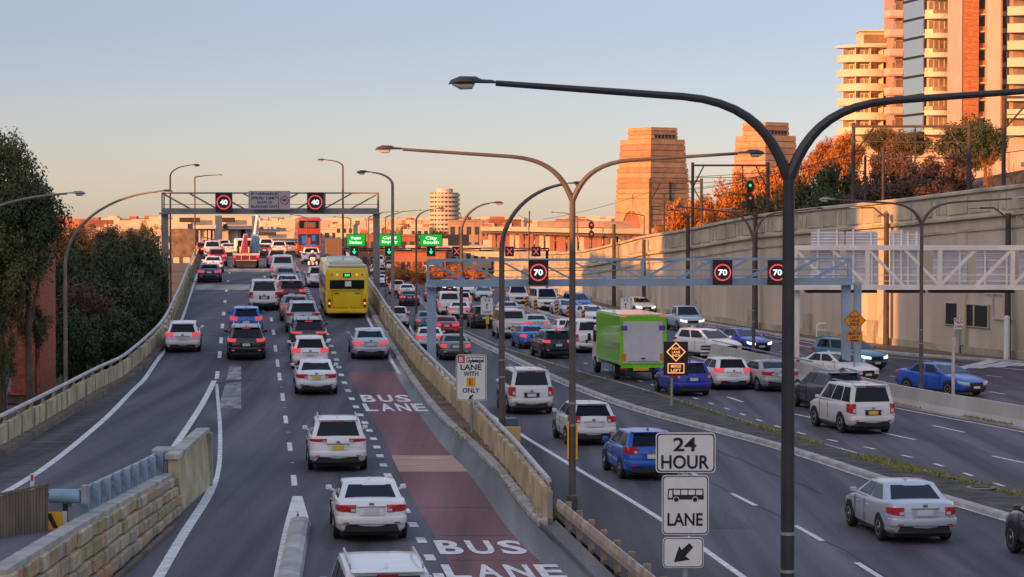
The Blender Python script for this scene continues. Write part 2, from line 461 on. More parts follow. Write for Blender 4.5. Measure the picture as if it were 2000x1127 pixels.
class Path:                                     # plan path x=f(Y) with heights zf(Y); walk it by arc length
    def __init__(s, f, zf, Y0, Y1, step=2.0):
        s.P = [Vector((f(Y), Y, zf(Y))) for Y in rows_of(Y0, Y1, step)]
        s.S = [0.0]
        for a, b in zip(s.P, s.P[1:]): s.S.append(s.S[-1] + (b - a).length)
        s.len = s.S[-1]
    def pos(s, d):
        d = min(max(d, 0), s.len - 1e-6)
        i = max(0, int(np.searchsorted(s.S, d, side='right')) - 1); i = min(i, len(s.P) - 2)
        t = (d - s.S[i]) / (s.S[i + 1] - s.S[i])
        return s.P[i].lerp(s.P[i + 1], t)
    def tan(s, d):
        a, b = s.pos(max(0, d - .6)), s.pos(min(s.len, d + .6)); return (b - a).normalized()
    def nor(s, d):                              # to the right of travel (+X side)
        t = s.tan(d); return Vector((t.y, -t.x, 0)).normalized()
    def sect(s, d, sec):                        # section points (offset to the right, height)
        p, n = s.pos(d), s.nor(d)
        return [p + n * o + Vector((0, 0, h)) for o, h in sec]
    def run(s, mb, sec, d0=0.0, d1=None, step=3.0):
        d1 = s.len if d1 is None else d1
        k = max(1, int(math.ceil((d1 - d0) / step)))
        mb.sweep([s.sect(d0 + (d1 - d0) * i / k, sec) for i in range(k + 1)])
def rect(o0, o1, h0, h1): return [(o0, h0), (o1, h0), (o1, h1), (o0, h1)]
# ------------------------------------------------------------------ lines of the two roads
L_bar = LX([(0, 883), (193, 768), (315, 672), (345, 612), (366, 556), (385, 505), (396, 482)], zR)     # foot of the kerbside parapet
L_edge = LX([(0, 968), (100, 905), (200, 823), (270, 753), (310, 700), (325, 680), (350, 635), (366, 590), (380, 550), (392, 522), (404, 495)], zR)
L_d1 = LX([(424, 735), (429, 693), (434.5, 637), (439.5, 589), (446, 545), (455, 500)], zL)
L_d2 = LX([(574, 938), (566, 873), (558, 820), (552, 776), (546, 736), (538, 681), (534, 649), (530, 624), (522, 570), (516, 535)], zL)
L_bus = LX([(856, 1113), (821, 1043), (805, 1014), (755, 915), (731, 854), (688, 775), (670, 735), (659, 700), (646, 669), (614, 592), (603, 568), (590, 541), (575, 512)], zL)
L_red = LX([(1100, 1127), (1055, 1097), (911, 920), (877, 885), (795, 768), (764, 715), (735, 660), (704, 600), (686, 565)], zL)
L_kerb = LX([(1160, 1127), (1049, 1026), (950, 905), (845, 803), (776, 705), (742, 648), (722, 612), (702, 577), (660, 512)], zL)
L_par = LX([(1075, 1034), (980, 908), (893, 806), (800, 703), (757, 643), (738, 610), (718, 577), (672, 512)], zL)
R_l = LX([(1450, 1127), (1292, 1016), (1109, 905), (1016, 848), (930, 790), (840, 700), (790, 620)], z0)
R_med = LX([(2000, 1028), (1740, 950), (1528, 880), (1240, 802), (1116, 757), (985, 696), (908, 659), (860, 628), (822, 590)], z0)
R_med2 = LX([(2000, 973), (1795, 923), (1590, 868), (1352, 795), (1240, 760), (1116, 725), (988, 684), (925, 657), (866, 628), (826, 590)], z0)
R_b0 = LX([(2000, 840), (1740, 791), (1590, 752), (1380, 700), (1240, 660), (1110, 628), (1010, 598), (930, 560)], z0)      # front foot of the concrete barrier
R_far = LX([(2000, 710), (1730, 690), (1560, 663), (1386, 634), (1186, 605), (1093, 572), (985, 553)], z0)
W_pts = [(80, 47), (100, 40), (120, 33.4), (137, 27.9), (152, 23.2), (166, 19.5), (187, 15.2), (216, 9.8), (245, 6.3), (270, 3.8), (303, .4), (360, -6), (450, -17), (520, -26)]
W_x = herm([p[0] for p in W_pts], [p[1] for p in W_pts])
W_top = herm([80, 137, 150, 165, 175, 196, 207, 216, 240, 300, 520], [12.0, 9.9, 9.25, 8.7, 8.3, 7.1, 6.6, 6.0, 4.9, 4.0, 4.0])

# ground sheet to the horizon
b = MB(); b.quad((-2500, -400, -.35), (2500, -400, -.35), (2500, 5000, -.35), (-2500, 5000, -.35))
struct(b.build('ground', 'ground'))

# ---- left road: one deck, the exit ramp on its kerb side a little higher near the bridge
b = MB()
G_l = LX([(420, 745), (404, 777), (385, 810), (340, 885)], lambda Y: .66)       # ramp's inner line
_gl = G_l
G_l = lambda Y: _gl(Y) if Y > 74 else max(-10.5, _gl(74))
G_m = LX([(420, 745), (427, 850), (415, 950), (355, 1050), (310, 1127)], lambda Y: zL(Y))
rows = []
STONE_X = -9.25
for Y in rows_of(28, 700):
    zl, zr = zL(Y), zR(Y)
    xr = L_kerb(Y) if Y > 66 else L_kerb(66) - (Y - 66) * .112
    if Y < 72: mid = [(STONE_X - .12, zr), (STONE_X - .10, zl)]
    elif Y < 109: mid = [(min(G_l(Y), G_m(Y) - .02), zr), (G_m(Y), zl)]
    else:
        xm = (L_bar(Y) + xr) / 2; mid = [(xm - .05, zl), (xm, zl)]
    rows.append([(L_bar(Y) - .5, Y, zr), (mid[0][0], Y, mid[0][1]), (mid[1][0], Y, mid[1][1]), (xr + .12, Y, zl)])
b.sweep(rows, closed=False)
road_l = struct(b.build('left_road', 'asphalt', smooth=True))
# shoulder boards along the parapet, dirty concrete
sh = sheet('road_shoulder', lambda Y: L_bar(Y) - .05, lambda Y: L_edge(Y) - .1, zR, 44, 330, .006, 'asphalt_dark', road_l)
for yy in np.arange(50, 150, 1.35):
    sheet('shoulder_joint', lambda Y: L_bar(Y) + .35, lambda Y: L_edge(Y) - .2, zR, float(yy), float(yy) + .07 + .05 * rnd.random(), .011, 'trim' if rnd.random() < .5 else 'gutter', road_l)
b = MB(); rows = []
for Y in rows_of(50, 330): rows.append([(L_bar(Y) - .1, Y, zR(Y)), (L_bar(Y) - .1, Y, zR(Y) + .24), (L_bar(Y) + .34, Y, zR(Y) + .20), (L_bar(Y) + .40, Y, zR(Y) - .1)])
b.sweep(rows, closed=False); struct(b.build('parapet_ledge', 'footway'))
# bus lane, gutter, worn patch
sheet('bus_lane', lambda Y: L_bus(Y) + .32, L_red, zL, 40, 113, .006, 'bus_red', road_l)
sheet('gutter', L_red, lambda Y: L_kerb(Y) - .02, zL, 44, 170, .006, 'gutter', road_l)
y_a, y_b = G(800, 922, zL).y, G(800, 890, zL).y
sheet('worn_patch', lambda Y: L_bus(Y) + .34, lambda Y: L_red(Y) + .03, zL, y_a, y_b, .012, 'red_patch', road_l)
# pale expansion joints and fine transverse joints
for pa, pb in ((566, 556), (531, 525)):
    ya, yb = G(480, pa, zL).y, G(480, pb, zL).y
    sheet('expansion_joint', lambda Y: L_edge(Y) + .2, lambda Y: L_bus(Y) - .3, zL, ya, yb, .008, 'joint', road_l)
for py in (690, 653, 622, 595, 572):
    ya = G(480, py, zL).y
    sheet('road_joint', lambda Y: L_edge(Y) + .3, lambda Y: L_kerb(Y) - .5, zL, ya, ya + .22, .008, 'gutter', road_l)
for yy in (78, 84.5, 91.5, 99.5):
    sheet('road_joint', lambda Y: L_bus(Y) + .4, L_red, zL, yy, yy + .05, .010, 'asphalt_dark', road_l)
for yy in (56.2, 60.6, 66.5):
    sheet('road_joint', lambda Y: L_bus(Y) + .4, L_red, zL, yy, yy + .05, .010, 'asphalt_dark', road_l)
# painted lines
def marking(parent, f, w, zf, Y0, Y1, name='lane_line', dz=.013, m='paint'):
    bb = MB(); line_strip(f, w, zf, Y0, Y1, dz, bb); return bb.build(name, m, parent)
marking(road_l, L_edge, .22, zR, 50, 330, 'edge_line')
marking(road_l, G_m, .26, zL, 40, 109, 'edge_line')
marking(road_l, lambda Y: G_l(Y) - .05, .24, zR, 74, 109, 'edge_line', .019)
marking(road_l, lambda Y: L_kerb(Y) - .28, .16, zL, 112, 250, 'edge_line', .016)
for py in (733, 693, 665, 637, 613, 589, 568, 549, 533, 519):
    Y = G(430, py, zL).y; marking(road_l, L_d1, .19, zL, Y - 1.5, Y + 1.5, 'lane_dash')
for py in (938.6, 873, 820, 776, 736, 710, 681, 649, 624, 602, 584, 560, 541, 528):
    Y = G(550, py, zL).y; marking(road_l, L_d2, .17, zL, Y - 1.5, Y + 1.5, 'lane_dash')
for py in (905, 845, 797, 757):                 # small raised reflectors between the dashes
    Y = G(560, py, zL).y; marking(road_l, lambda Y: L_d2(Y) + .02, .12, zL, Y - .08, Y + .08, 'road_stud', .02)
Y = 47.0
while Y < 240:
    marking(road_l, lambda Y: L_bus(Y) - .06, .24, zL, Y, Y + 1.0, 'lane_dash'); Y += 3.05
# inner gore at the bottom: two white legs and a low concrete island between them
gl2 = LX([(580, 970), (562, 1040), (546, 1127)], z0); gr2 = LX([(582, 970), (599, 1030)], z0)
marking(road_l, gl2, .26, zL, 40, 69.2, 'edge_line'); marking(road_l, gr2, .24, zL, 62.5, 69.2, 'edge_line', .018)
isl = Path(LX([(584, 1035), (566, 1127)], z0), zL, 40, 62.5)
b = MB(); isl.run(b, [(-.28, 0), (.28, 0), (.24, .2), (.12, .26), (-.12, .26), (-.24, .2)])
struct(b.build('kerb_island', 'kerb'))
# grey hatched patch left of the first dash line
ya, yb = G(450, 798, zL).y, G(450, 716, zL).y
pa, pb, pc = G(426, 798, zL), G(471, 798, zL), G(471, 717, zL)
sheet('rough_patch', lambda Y: pa.x + (Y - pa.y) * ((G(448, 717, zL).x - pa.x) / (pc.y - pa.y)), lambda Y: pb.x + (Y - pb.y) * ((pc.x - pb.x) / (pc.y - pb.y)), zL, ya, yb, .009, 'scuffed', road_l)
# BUS LANE twice on the red lane, letters stretched along the road
def road_words(word, xl, xr, pyb, pyt, zf=zL):
    yb_, yt = G((xl + xr) / 2, pyb, zf).y, G((xl + xr) / 2, pyt, zf).y
    a, c = G(xl, pyb, zf), G(xr, pyb, zf)
    wds = word; n = len(wds); w = (c.x - a.x)
    slope = (L_bus(yt) - L_bus(yb_)) / (yt - yb_)
    adv = w / (n - .18)
    for i, ch in enumerate(wds):
        me = text_mesh(ch, 1.0, 0.0, .03)
        co = np.array([v.co[:] for v in me.vertices]); lo, hi = co.min(0), co.max(0)
        for v, p in zip(me.vertices, co):
            u, t = (p[0] - lo[0]) / (hi[0] - lo[0]), (p[1] - lo[1]) / (hi[1] - lo[1])
            Yv = yb_ + t * (yt - yb_)
            v.co = (a.x + adv * i + u * adv * .80 + (Yv - yb_) * slope, Yv, zf(Yv) + .02)
        put('road_letter', me, 'paint', road_l)
road_words('BUS', 860, 1036, 1084, 1057); road_words('LANE', 874, 1112, 1131, 1104)
road_words('BUS', 709, 806, 786, 772); road_words('LANE', 715, 838, 804, 789)

# ---- right road sheet (flat), its shoulder, lines
b = MB(); rows = []
for Y in rows_of(26, 520):
    xl = L_par(Y) + .35 if Y > 66 else L_par(66) + .35 - (Y - 66) * .115
    if Y < 52: xl = min(xl, 4)
    rows.append([(xl, Y, 0), ((xl + W_x(Y)) / 2, Y, 0), (W_x(Y) + .4, Y, 0)])
b.sweep(rows, closed=False)
road_r = struct(b.build('right_road', 'asphalt'))
sheet('road_shoulder', lambda Y: (L_par(Y) + .4 if Y > 66 else L_par(66) + .4 - (Y - 66) * .115), lambda Y: R_l(Y) - .15, z0, 36, 150, .005, 'asphalt_dark', road_r)
marking(road_r, R_l, .17, z0, 30, 190, 'edge_line')
marking(road_r, R_med, .17, z0, 40, 260, 'edge_line')
R_ld = LX([(1690, 1110), (1580, 1042), (1452, 976), (1280, 890), (1160, 840), (1087, 804), (985, 740), (900, 690)], z0)
for py in (1118, 1042, 976, 925, 884, 850, 820, 796, 776, 757):
    Y = G(1000, py, z0).y; marking(road_r, R_ld, .15, z0, Y - 1.5, Y + 1.5, 'lane_dash')
R_c0 = LX([(1960, 950), (1785, 895), (1566, 847), (1400, 792), (1290, 757), (1150, 712)], z0)   # short dashes beside the island
Y = 66.0
while Y < 135:
    marking(road_r, R_c0, .14, z0, Y, Y + .9, 'lane_dash'); Y += 2.9
R_c1 = LX([(1885, 880), (1720, 845), (1594, 818), (1485, 795), (1390, 765), (1250, 715), (1090, 660)], z0)
R_c2 = LX([(1870, 842), (1700, 805), (1600, 782), (1500, 756), (1390, 722), (1260, 685), (1090, 645)], z0)
for f in (R_c1, R_c2):
    Y = 78.0 if f is R_c1 else 81.0
    while Y < 200:
        marking(road_r, f, .14, z0, Y, Y + 3.0, 'lane_dash'); Y += 9.0
marking(road_r, lambda Y: R_b0(Y) - .45, .15, z0, 60, 230, 'edge_line')
# oncoming side
R_o1 = LX([(2000, 755), (1805, 727), (1647, 701), (1560, 687), (1386, 655), (1290, 638), (1160, 612)], z0)
marking(road_r, lambda Y: R_far(Y) - .6, .15, z0, 60, 300, 'edge_line')
marking(road_r, lambda Y: R_far(Y) * .55 + R_o1(Y) * .45, .14, z0, 60, 200, 'edge_line')
for k in (.25, .5, .75):
    f = lambda Y, k=k: (R_b0(Y) + .5) * (1 - k) + R_far(Y) * k
    Y = 70.0 + 2 * k
    while Y < 260:
        marking(road_r, f, .13, z0, Y, Y + 1.6, 'lane_dash'); Y += 5.6
# white chevron bars at the junction by the wall
for i in range(4):
    a = G(1850 + i * 38, 722 - i * 2, z0); c = G(1930 + i * 45, 704, z0)
    bb = MB(); bb.sweep([[(a.x, a.y, .02), (a.x + .9, a.y, .02)], [(c.x, c.y, .02), (c.x + .9, c.y, .02)]], closed=False)
    bb.build('chevron_bar', 'paint', road_r)

for (f, zf, Ya, Yb, o0, o1, par, mm) in ((L_d2, zL, 58, 66, .5, 1.7, road_l, 'asphalt_patch'), (L_d2, zL, 118, 131, .6, 1.5, road_l, 'asphalt_patch'),
        (R_l, z0, 62, 76, 1.0, 2.1, road_r, 'asphalt_patch'), (R_l, z0, 84, 97, 2.6, 3.6, road_r, 'asphalt_patch'), (R_l, z0, 52, 58, 3.2, 5.2, road_r, 'asphalt_patch'), (R_c1, z0, 80, 96, .4, 1.6, road_r, 'asphalt_patch'), (R_c1, z0, 104, 118, -1.9, -.8, road_r, 'asphalt_patch'), (R_o1, z0, 112, 126, -2.6, -1.2, road_r, 'asphalt_patch'), (R_l, z0, 100, 104, 1.2, 3.4, road_r, 'asphalt_patch')):
    sheet('road_patch', lambda Y: f(Y) + o0, lambda Y: f(Y) + o1, zf, Ya, Yb, .004, mm, par)
for (f, zf, o, Ya, Yb, par) in ((L_d2, zL, 1.45, 60, 140, road_l), (R_l, z0, 3.3, 40, 130, road_r), (R_l, z0, 5.9, 70, 120, road_r), ):
    bb = MB(); line_strip(lambda Y: f(Y) + o + .05 * math.sin(Y * .9) + .04 * math.sin(Y * 2.3), .035, zf, Ya, Yb, .012, bb); bb.build('tar_seam', 'asphalt_dark', par)

# ---- kerbs, footways, median
def kerb(name, f, zf, Y0, Y1, w=.22, h=.14, m='kerb', side=1):
    p = Path(f, zf, Y0, Y1); bb = MB(); p.run(bb, [(0, -.3), (side*w, -.3), (side*w, h), (side*.04, h), (0, h - .04)], step=2.5)
    return struct(bb.build(name, m))
kerb('kerb', L_kerb, zL, 62.5, 260, .26, .17)
b = MB(); rows = []
for Y in rows_of(62.8, 260): rows.append([(L_kerb(Y) + .24, Y, zL(Y) + .13), (L_par(Y) + .1, Y, zL(Y) + .15)])
b.sweep(rows, closed=False); struct(b.build('footway', 'footway'))
kerb('kerb', R_med, z0, 50, 260, .3, .16)
b = MB(); rows = []
for Y in rows_of(50, 262): rows.append([(R_med(Y) + .28, Y, .13), ((R_med(Y) + R_med2(Y)) / 2, Y, .17), (R_med2(Y), Y, .1)])
b.sweep(rows, closed=False); struct(b.build('median_strip', 'strip'))
kerb('kerb', R_med2, z0, 50, 262, .1, .11)
kerb('kerb', lambda Y: R_far(Y), z0, 70, 330, .2, .14)
b = MB(); rows = []
for Y in rows_of(70, 330): rows.append([(R_far(Y) + .18, Y, .12), (max(R_far(Y) + .25, W_x(Y) + .3), Y, .13)])
b.sweep(rows, closed=False); struct(b.build('wall_footway', 'footway'))
# near slope between the left road and the steel guard rail: dark channel
ch = Path(lambda Y: L_kerb(66) - (Y - 66) * .112, zL, 36, 63); b = MB()
ch.run(b, [(.02, -.3), (.5, -.3), (.5, .10), (.38, .02), (.14, .02), (.02, .12)]); struct(b.build('drain_channel', 'gutter'))

# ------------------------------------------------------------------ parapets
def parapet(name, label, f, zf, Y0, Y1, side, panel_len, h, rail_h, group=None, post_every=2, limit=300):
    p = Path(f, zf, Y0, Y1)
    base = p.pos(0)
    t = thing(name, label, 'parapet', tuple(base))
    b = MB(); p.run(b, rect(min(0, side*.16)+side*.03, max(0, side*.16)-0.0, -.6, h - .05), step=2.5); b.build('core_wall', 'concrete', t)
    d = 0.0; i = 0
    while d < p.len - panel_len and i < limit:
        b = MB(); off = rnd.uniform(-.012, .012); hh = h + rnd.uniform(-.025, .025)
        p.run(b, rect(min(-.05*side, side*.10)+off, max(-.05*side, side*.10)+off, .02, hh), d + .03, d + panel_len - .03, step=panel_len)
        if i % 2 == 0: p.run(b, rect(min(-.10*side, .12*side), max(-.10*side, .12*side), .02, h + .04), d + .01, d + .2, step=1)
        b.build('wall_panel', 'panel', t); d += panel_len; i += 1
    d = .3
    while d < p.len - .4:
        q, n = p.pos(d), p.nor(d); b = MB()
        b.bar(q + n*side*.08 + Vector((0, 0, h - .1)), q + n*side*.08 + Vector((0, 0, h + rail_h)), .09, .09); b.build('rail_post', 'steel', t); d += panel_len * post_every
    b = MB(); k = max(2, int(p.len / 2.0))
    b.tube([p.pos(p.len * i / k) + p.nor(p.len * i / k) * side * .06 + Vector((0, 0, h + rail_h)) for i in range(k + 1)], .075, 8)
    b.build('top_rail', 'steel_w', t, smooth=True)
    return t
parapet('bridge_parapet', 'long cream concrete parapet with steel top rail between bus lane and lower motorway', lambda Y: L_par(Y), zL, 62.9, 250, 1, 1.05, .92, .24)
parapet('bridge_parapet', 'cream concrete parapet with a rusty top rail curving along the exit ramp beside the trees', L_bar, zR, 52, 330, -1, 1.5, .82, .26)
# steel guard rail continuing towards the viewer
def guard_rail(label, pts, m_rail, posts, block=True, hgt=.72, pm='rust'):
    t = thing('guard_rail', label, 'guard rail', tuple(pts[0]))
    prof = [(-.04, .0), (.02, .02), (.05, .07), (.0, .12), (.0, .19), (.05, .24), (.02, .29), (-.04, .31), (-.07, .16)]
    rws = []
    for i, q in enumerate(pts):
        tg = (pts[min(i + 1, len(pts) - 1)] - pts[max(0, i - 1)]).normalized(); n = Vector((tg.y, -tg.x, 0)).normalized()
        rws.append([q - n * o + Vector((0, 0, hgt - .31 + h_)) for o, h_ in prof])
    b = MB(); b.sweep(rws); b.build('rail_beam', m_rail, t)
    L_ = [0.0]
    for a, c in zip(pts, pts[1:]): L_.append(L_[-1] + (c - a).length)
    for k in range(posts):
        d = L_[-1] * (k + .35) / posts; i = max(j for j in range(len(L_)) if L_[j] <= d); i = min(i, len(pts) - 2)
        q = pts[i].lerp(pts[i + 1], (d - L_[i]) / (L_[i + 1] - L_[i])); tg = (pts[i + 1] - pts[i]).normalized(); n = Vector((tg.y, -tg.x, 0))
        b = MB(); c = q - n * .16
        b.obox(c + Vector((0, 0, hgt * .5 - .05)), tg * .05, n * .075, Vector((0, 0, hgt * .5 + .05))); 
        b.obox(c + n * .08 + Vector((0, 0, hgt - .16)), tg * .05, n * .06, Vector((0, 0, .12)))
        b.build('rail_post', pm, t)
    return t
pts = [Vector((L_par(66) + .12 - (Y - 66) * .125, Y, 0)) for Y in np.arange(62.5, 34, -2.0)]
guard_rail('rusty steel guard rail on stubby posts running on from the cream parapet', pts, 'rail_pale', 15)

# ------------------------------------------------------------------ sandstone retaining wall, its concrete end panel and the ramp's fittings
sw = thing('sandstone_wall', 'battered sandstone block wall holding up the exit ramp at the bottom of the picture', 'retaining wall', (STONE_X, 60, 0))
b = MB(); rows = []
for Y in rows_of(40, 65): rows.append([(STONE_X - .1, Y, -.2), (STONE_X - .1, Y, zR(Y) + .0), (STONE_X - .5, Y, zR(Y)), (STONE_X - .5, Y, -.2)])
b.sweep(rows); b.build('wall_core', 'mortar', sw)
Y = 44.0; nstone = 0
for c in range(4):
    Y = 44.0 + rnd.uniform(-.3, 0)
    while Y < 65.5:
        ln = rnd.uniform(.5, 1.0); top = zR(Y) + .08
        hc = top / 4.0; z_0, z_1 = c * hc + .015, (c + 1) * hc - .015
        off = rnd.uniform(.0, .07) + (.30 * (1 - (c + .5) / 4))
        b = MB(); y_0, y_1 = Y + .015, min(Y + ln - .015, 65.6)
        cx = STONE_X - .12 + off / 2
        w = (off + .1) / 2; e = .03
        pts = []
        for (yy, zz) in ((y_0, z_0), (y_1, z_0), (y_1, z_1), (y_0, z_1)):
            pts.append((yy + rnd.uniform(-.01, .01), zz + rnd.uniform(-.01, .01)))
        cyy = (y_0 + y_1) / 2; czz = (z_0 + z_1) / 2
        front = [(STONE_X + off, cyy + (a - cyy) * .9, czz + (q - czz) * .86) for a, q in pts]
        mid_ = [(STONE_X + off - .05, a, q) for a, q in pts]
        back = [(STONE_X - .14, a, q) for a, q in pts]
        b.sweep([back, mid_, front])
        b.build('stone', rnd.choice(['stone1', 'stone1', 'stone2', 'stone3', 'stone3', 'stone4']), sw); nstone += 1
        Y += ln
for i in range(24):
    Y = 44 + i * .9
    b = MB(); b.box(STONE_X - .20, Y + .45, zR(Y) + .11, .36, .87, .10); b.build('coping_stone', 'kerb', sw)
ep = thing('concrete_end_wall', 'smooth buff concrete end wall with a grey cap where the exit ramp meets the main road', 'wall', (STONE_X, 69, 0))
b = MB(); b.sweep([[(STONE_X - .15, 65.6, 0), (STONE_X + .22, 65.6, 0), (STONE_X + .1, 65.6, 1.45), (STONE_X - .15, 65.6, 1.45)], [(STONE_X - .15, 72, 0), (STONE_X + .22, 72, 0), (STONE_X + .1, 72, 1.6), (STONE_X - .15, 72, 1.6)]])
b.build('wall_face', 'panel', ep)
b = MB(); b.sweep([[(STONE_X - .22, 65.5, 1.45), (STONE_X + .16, 65.5, 1.45), (STONE_X + .16, 65.5, 1.58), (STONE_X - .22, 65.5, 1.58)], [(STONE_X - .22, 72.2, 1.6), (STONE_X + .16, 72.2, 1.6), (STONE_X + .16, 72.2, 1.73), (STONE_X - .22, 72.2, 1.73)]]); b.build('cap', 'kerb', ep)
b = MB(); b.bar((STONE_X + .05, 72.05, 0), (STONE_X + .05, 72.05, 1.6), .42, .14); b.build('end_post', 'kerb', ep)
kerb('kerb', lambda Y: STONE_X + .40, zL, 40, 62, .16, .1, 'footway')
pts = [Vector((-9.75, Y, zR(Y))) for Y in np.arange(66.8, 49, -1.5)]
t = thing('guard_rail', 'short blue-grey steel guard rail along the top of the sandstone wall', 'guard rail', tuple(pts[0]))
for i, yy in enumerate(np.linspace(66.3, 54.6, 9)):
    b = MB(); z = zR(yy); b.box(-9.72, yy, z + .34, .19, .12, .72); b.build('rail_post', 'gantry', t)
for h_ in (.62, .42):
    b = MB(); b.tube([(-9.86, Y, zR(Y) + h_) for Y in (67, 63, 59, 56, 53.5)], .06, 6); b.build('rail_beam', 'steel', t)
cb = thing('barrier_box', 'grey steel barrier terminal box on two legs at the end of the ramp guard rail', 'barrier terminal', (-9.7, 66.8, zR(66.8)))
b = MB(); b.box(0, 0, .62, .55, .9, .34); b.build('box', 'steel', cb, False, bevel=.04)
for s_ in (-.15, .15):
    b = MB(); b.bar((s_, 0, 0), (s_, 0, .5), .07, .07); b.build('leg', 'trim', cb, False)
dr = thing('crash_drum', 'pale blue steel crash cushion drum above the yellow chevron plate', 'crash cushion', (-9.95, 53.4, zR(53.4)))
b = MB(); b.tube([(-.36, 0, .62), (-.33, 0, .62), (.33, 0, .62), (.36, 0, .62)], [.12, .16, .16, .12], 14); b.build('drum', 'drum', dr, False, smooth=True)
b = MB(); b.box(.44, .02, .66, .12, .3, .4); b.build('end_plate', 'steel', dr, False)
b = MB(); b.bar((0, .05, 0), (0, .05, .45), .1, .1); b.build('post', 'trim', dr, False)
cv = thing('chevron_marker', 'yellow hazard plate with one black diagonal band beside the brown paling fence', 'road sign', (-9.95, 52.0, zR(52)))
b = MB(); b.box(0, -.08, .22, .44, .02, .38); b.build('plate', 'sign_ye', cv, False)
b = MB(); b.prism([(-.13, .38), (-.02, .38), (.13, .06), (.02, .06)], -.094, -.1, lambda a, c, d: (a, d, c)); b.build('band', 'ink', cv, False)
b = MB(); b.box(0, 0, .15, .06, .06, .3); b.build('post', 'steel', cv, False)
b = MB(); b.box(.26, -.02, .2, .08, .1, .42); b.build('side_post', 'steel_w', cv, False)
# brown paling fence: every paling
pf = thing('paling_fence', 'brown timber paling fence on the ramp beside the chevron plate', 'fence', (-10.6, 52, zR(52)))
a0, a1 = Vector((-11.5, 49.6, .55)), Vector((-10.02, 51.8, .70)); n = 30
for i in range(n):
    q = a0.lerp(a1, (i + .5) / n); dr_ = (a1 - a0).normalized(); nn = Vector((dr_.y, -dr_.x, 0))
    b = MB(); b.obox(q + Vector((0, 0, .78 + rnd.uniform(-.01, .01))), dr_ * .038, nn * .012, Vector((0, 0, .76))); b.build('paling', 'fence', pf)
for h_ in (.3, 1.35):
    b = MB(); b.bar(a0 + Vector((0, .06, h_)), a1 + Vector((0, .06, h_)), .05, .08); b.build('rail', 'fence', pf)
b = MB(); b.bar(a0 + Vector((0, -.01, 1.58)), a1 + Vector((0, -.01, 1.58)), .07, .05); b.build('cap_rail', 'fence', pf)
dlx = at(63, 948, 57); dl = thing('delineator', 'small white delineator post with a red reflector behind the paling fence', 'delineator', (dlx.x, 57, zR(57)))
b = MB(); b.box(0, 0, .42, .09, .05, .84); b.build('post', 'sign_w', dl, False)
b = MB(); b.box(0, -.03, .74, .06, .012, .14); b.build('reflector', 'sign_red', dl, False)

# ------------------------------------------------------------------ concrete barrier between the centre and the oncoming lanes
jb = Path(R_b0, z0, 84, 138)
t = thing('concrete_barrier', 'long grey concrete median barrier between the centre and the oncoming lanes', 'barrier', tuple(jb.pos(0)))
d = 0.0
while d < jb.len - 1:
    e = min(jb.len, d + 4.0); b = MB()
    jb.run(b, [(0, 0), (.62, 0), (.62, .1), (.46, .34), (.40, .86), (.22, .86), (.16, .34), (0, .1)], d + .012, e - .012, step=2)
    b.build('barrier_block', 'jersey', t); d = e
b = MB(); k = 26
b.tube([jb.pos(jb.len * (.62 + .38*i/k)) + jb.nor(jb.len * (.62+.38*i/k)) * .3 + Vector((0, 0, 1.05)) for i in range(k + 1)], .035, 6); b.build('hand_rail', 'steel', t)
e = jb.pos(jb.len)
tt = thing('barrier_terminal', 'striped terminal crash cushion at the far end of the concrete median barrier', 'crash cushion', (e.x + .2, e.y + .1, 0))
b = MB(); b.box(0, .9, .45, .95, 1.6, .7); b.build('body', 'trim', tt, False)
for i in range(4):
    b = MB(); b.box(-.05, .06, .22 + i * .19, 1.05, .05, .1); b.build('stripe', 'sign_w' if i % 2 else 'kerb', tt, False)
b = MB(); b.box(.0, .04, .12, .3, .06, .14); b.build('reflector', 'sign_red', tt, False)
# low kerb separator with hazard-striped bollards
sp = Path(lambda Y: R_b0(Y) + .2, z0, 141, 225); b = MB(); sp.run(b, rect(-.35, .35, -.1, .16)); struct(b.build('separator_kerb', 'kerb'))
for i, (px, py) in enumerate(((1028, 606), (1046, 613), (1087, 621), (1110, 628), (1139, 637))):
    q = G(px, py, z0)
    t = thing('bollard', ['furthest orange and black striped bollard on the low separator', 'second striped bollard from the far end of the separator', 'striped bollard in the middle of the separator row', 'striped bollard fourth from the far end, against the lamp post', 'nearest striped bollard of the separator, beside the green truck'][i], 'bollard', (q.x, q.y, .14), 0, 'striped bollards on the lane separator')
    b = MB(); b.tube([(0, 0, 0), (0, 0, 1.05), (0, 0, 1.1)], [.13, .13, .08], 10); b.build('post', 'hazard', t, False, smooth=True)
    for k in range(3):
        b = MB(); b.sweep([[(-.135, -.14, .2 + k*.3), (.135, -.14, .32 + k*.3), (.135, -.14, .44 + k*.3), (-.135, -.14, .32 + k*.3)], [(-.135, -.10, .2 + k*.3), (.135, -.10, .32 + k*.3), (.135, -.10, .44 + k*.3), (-.135, -.10, .32 + k*.3)]]); b.build('stripe', 'ink', t, False)

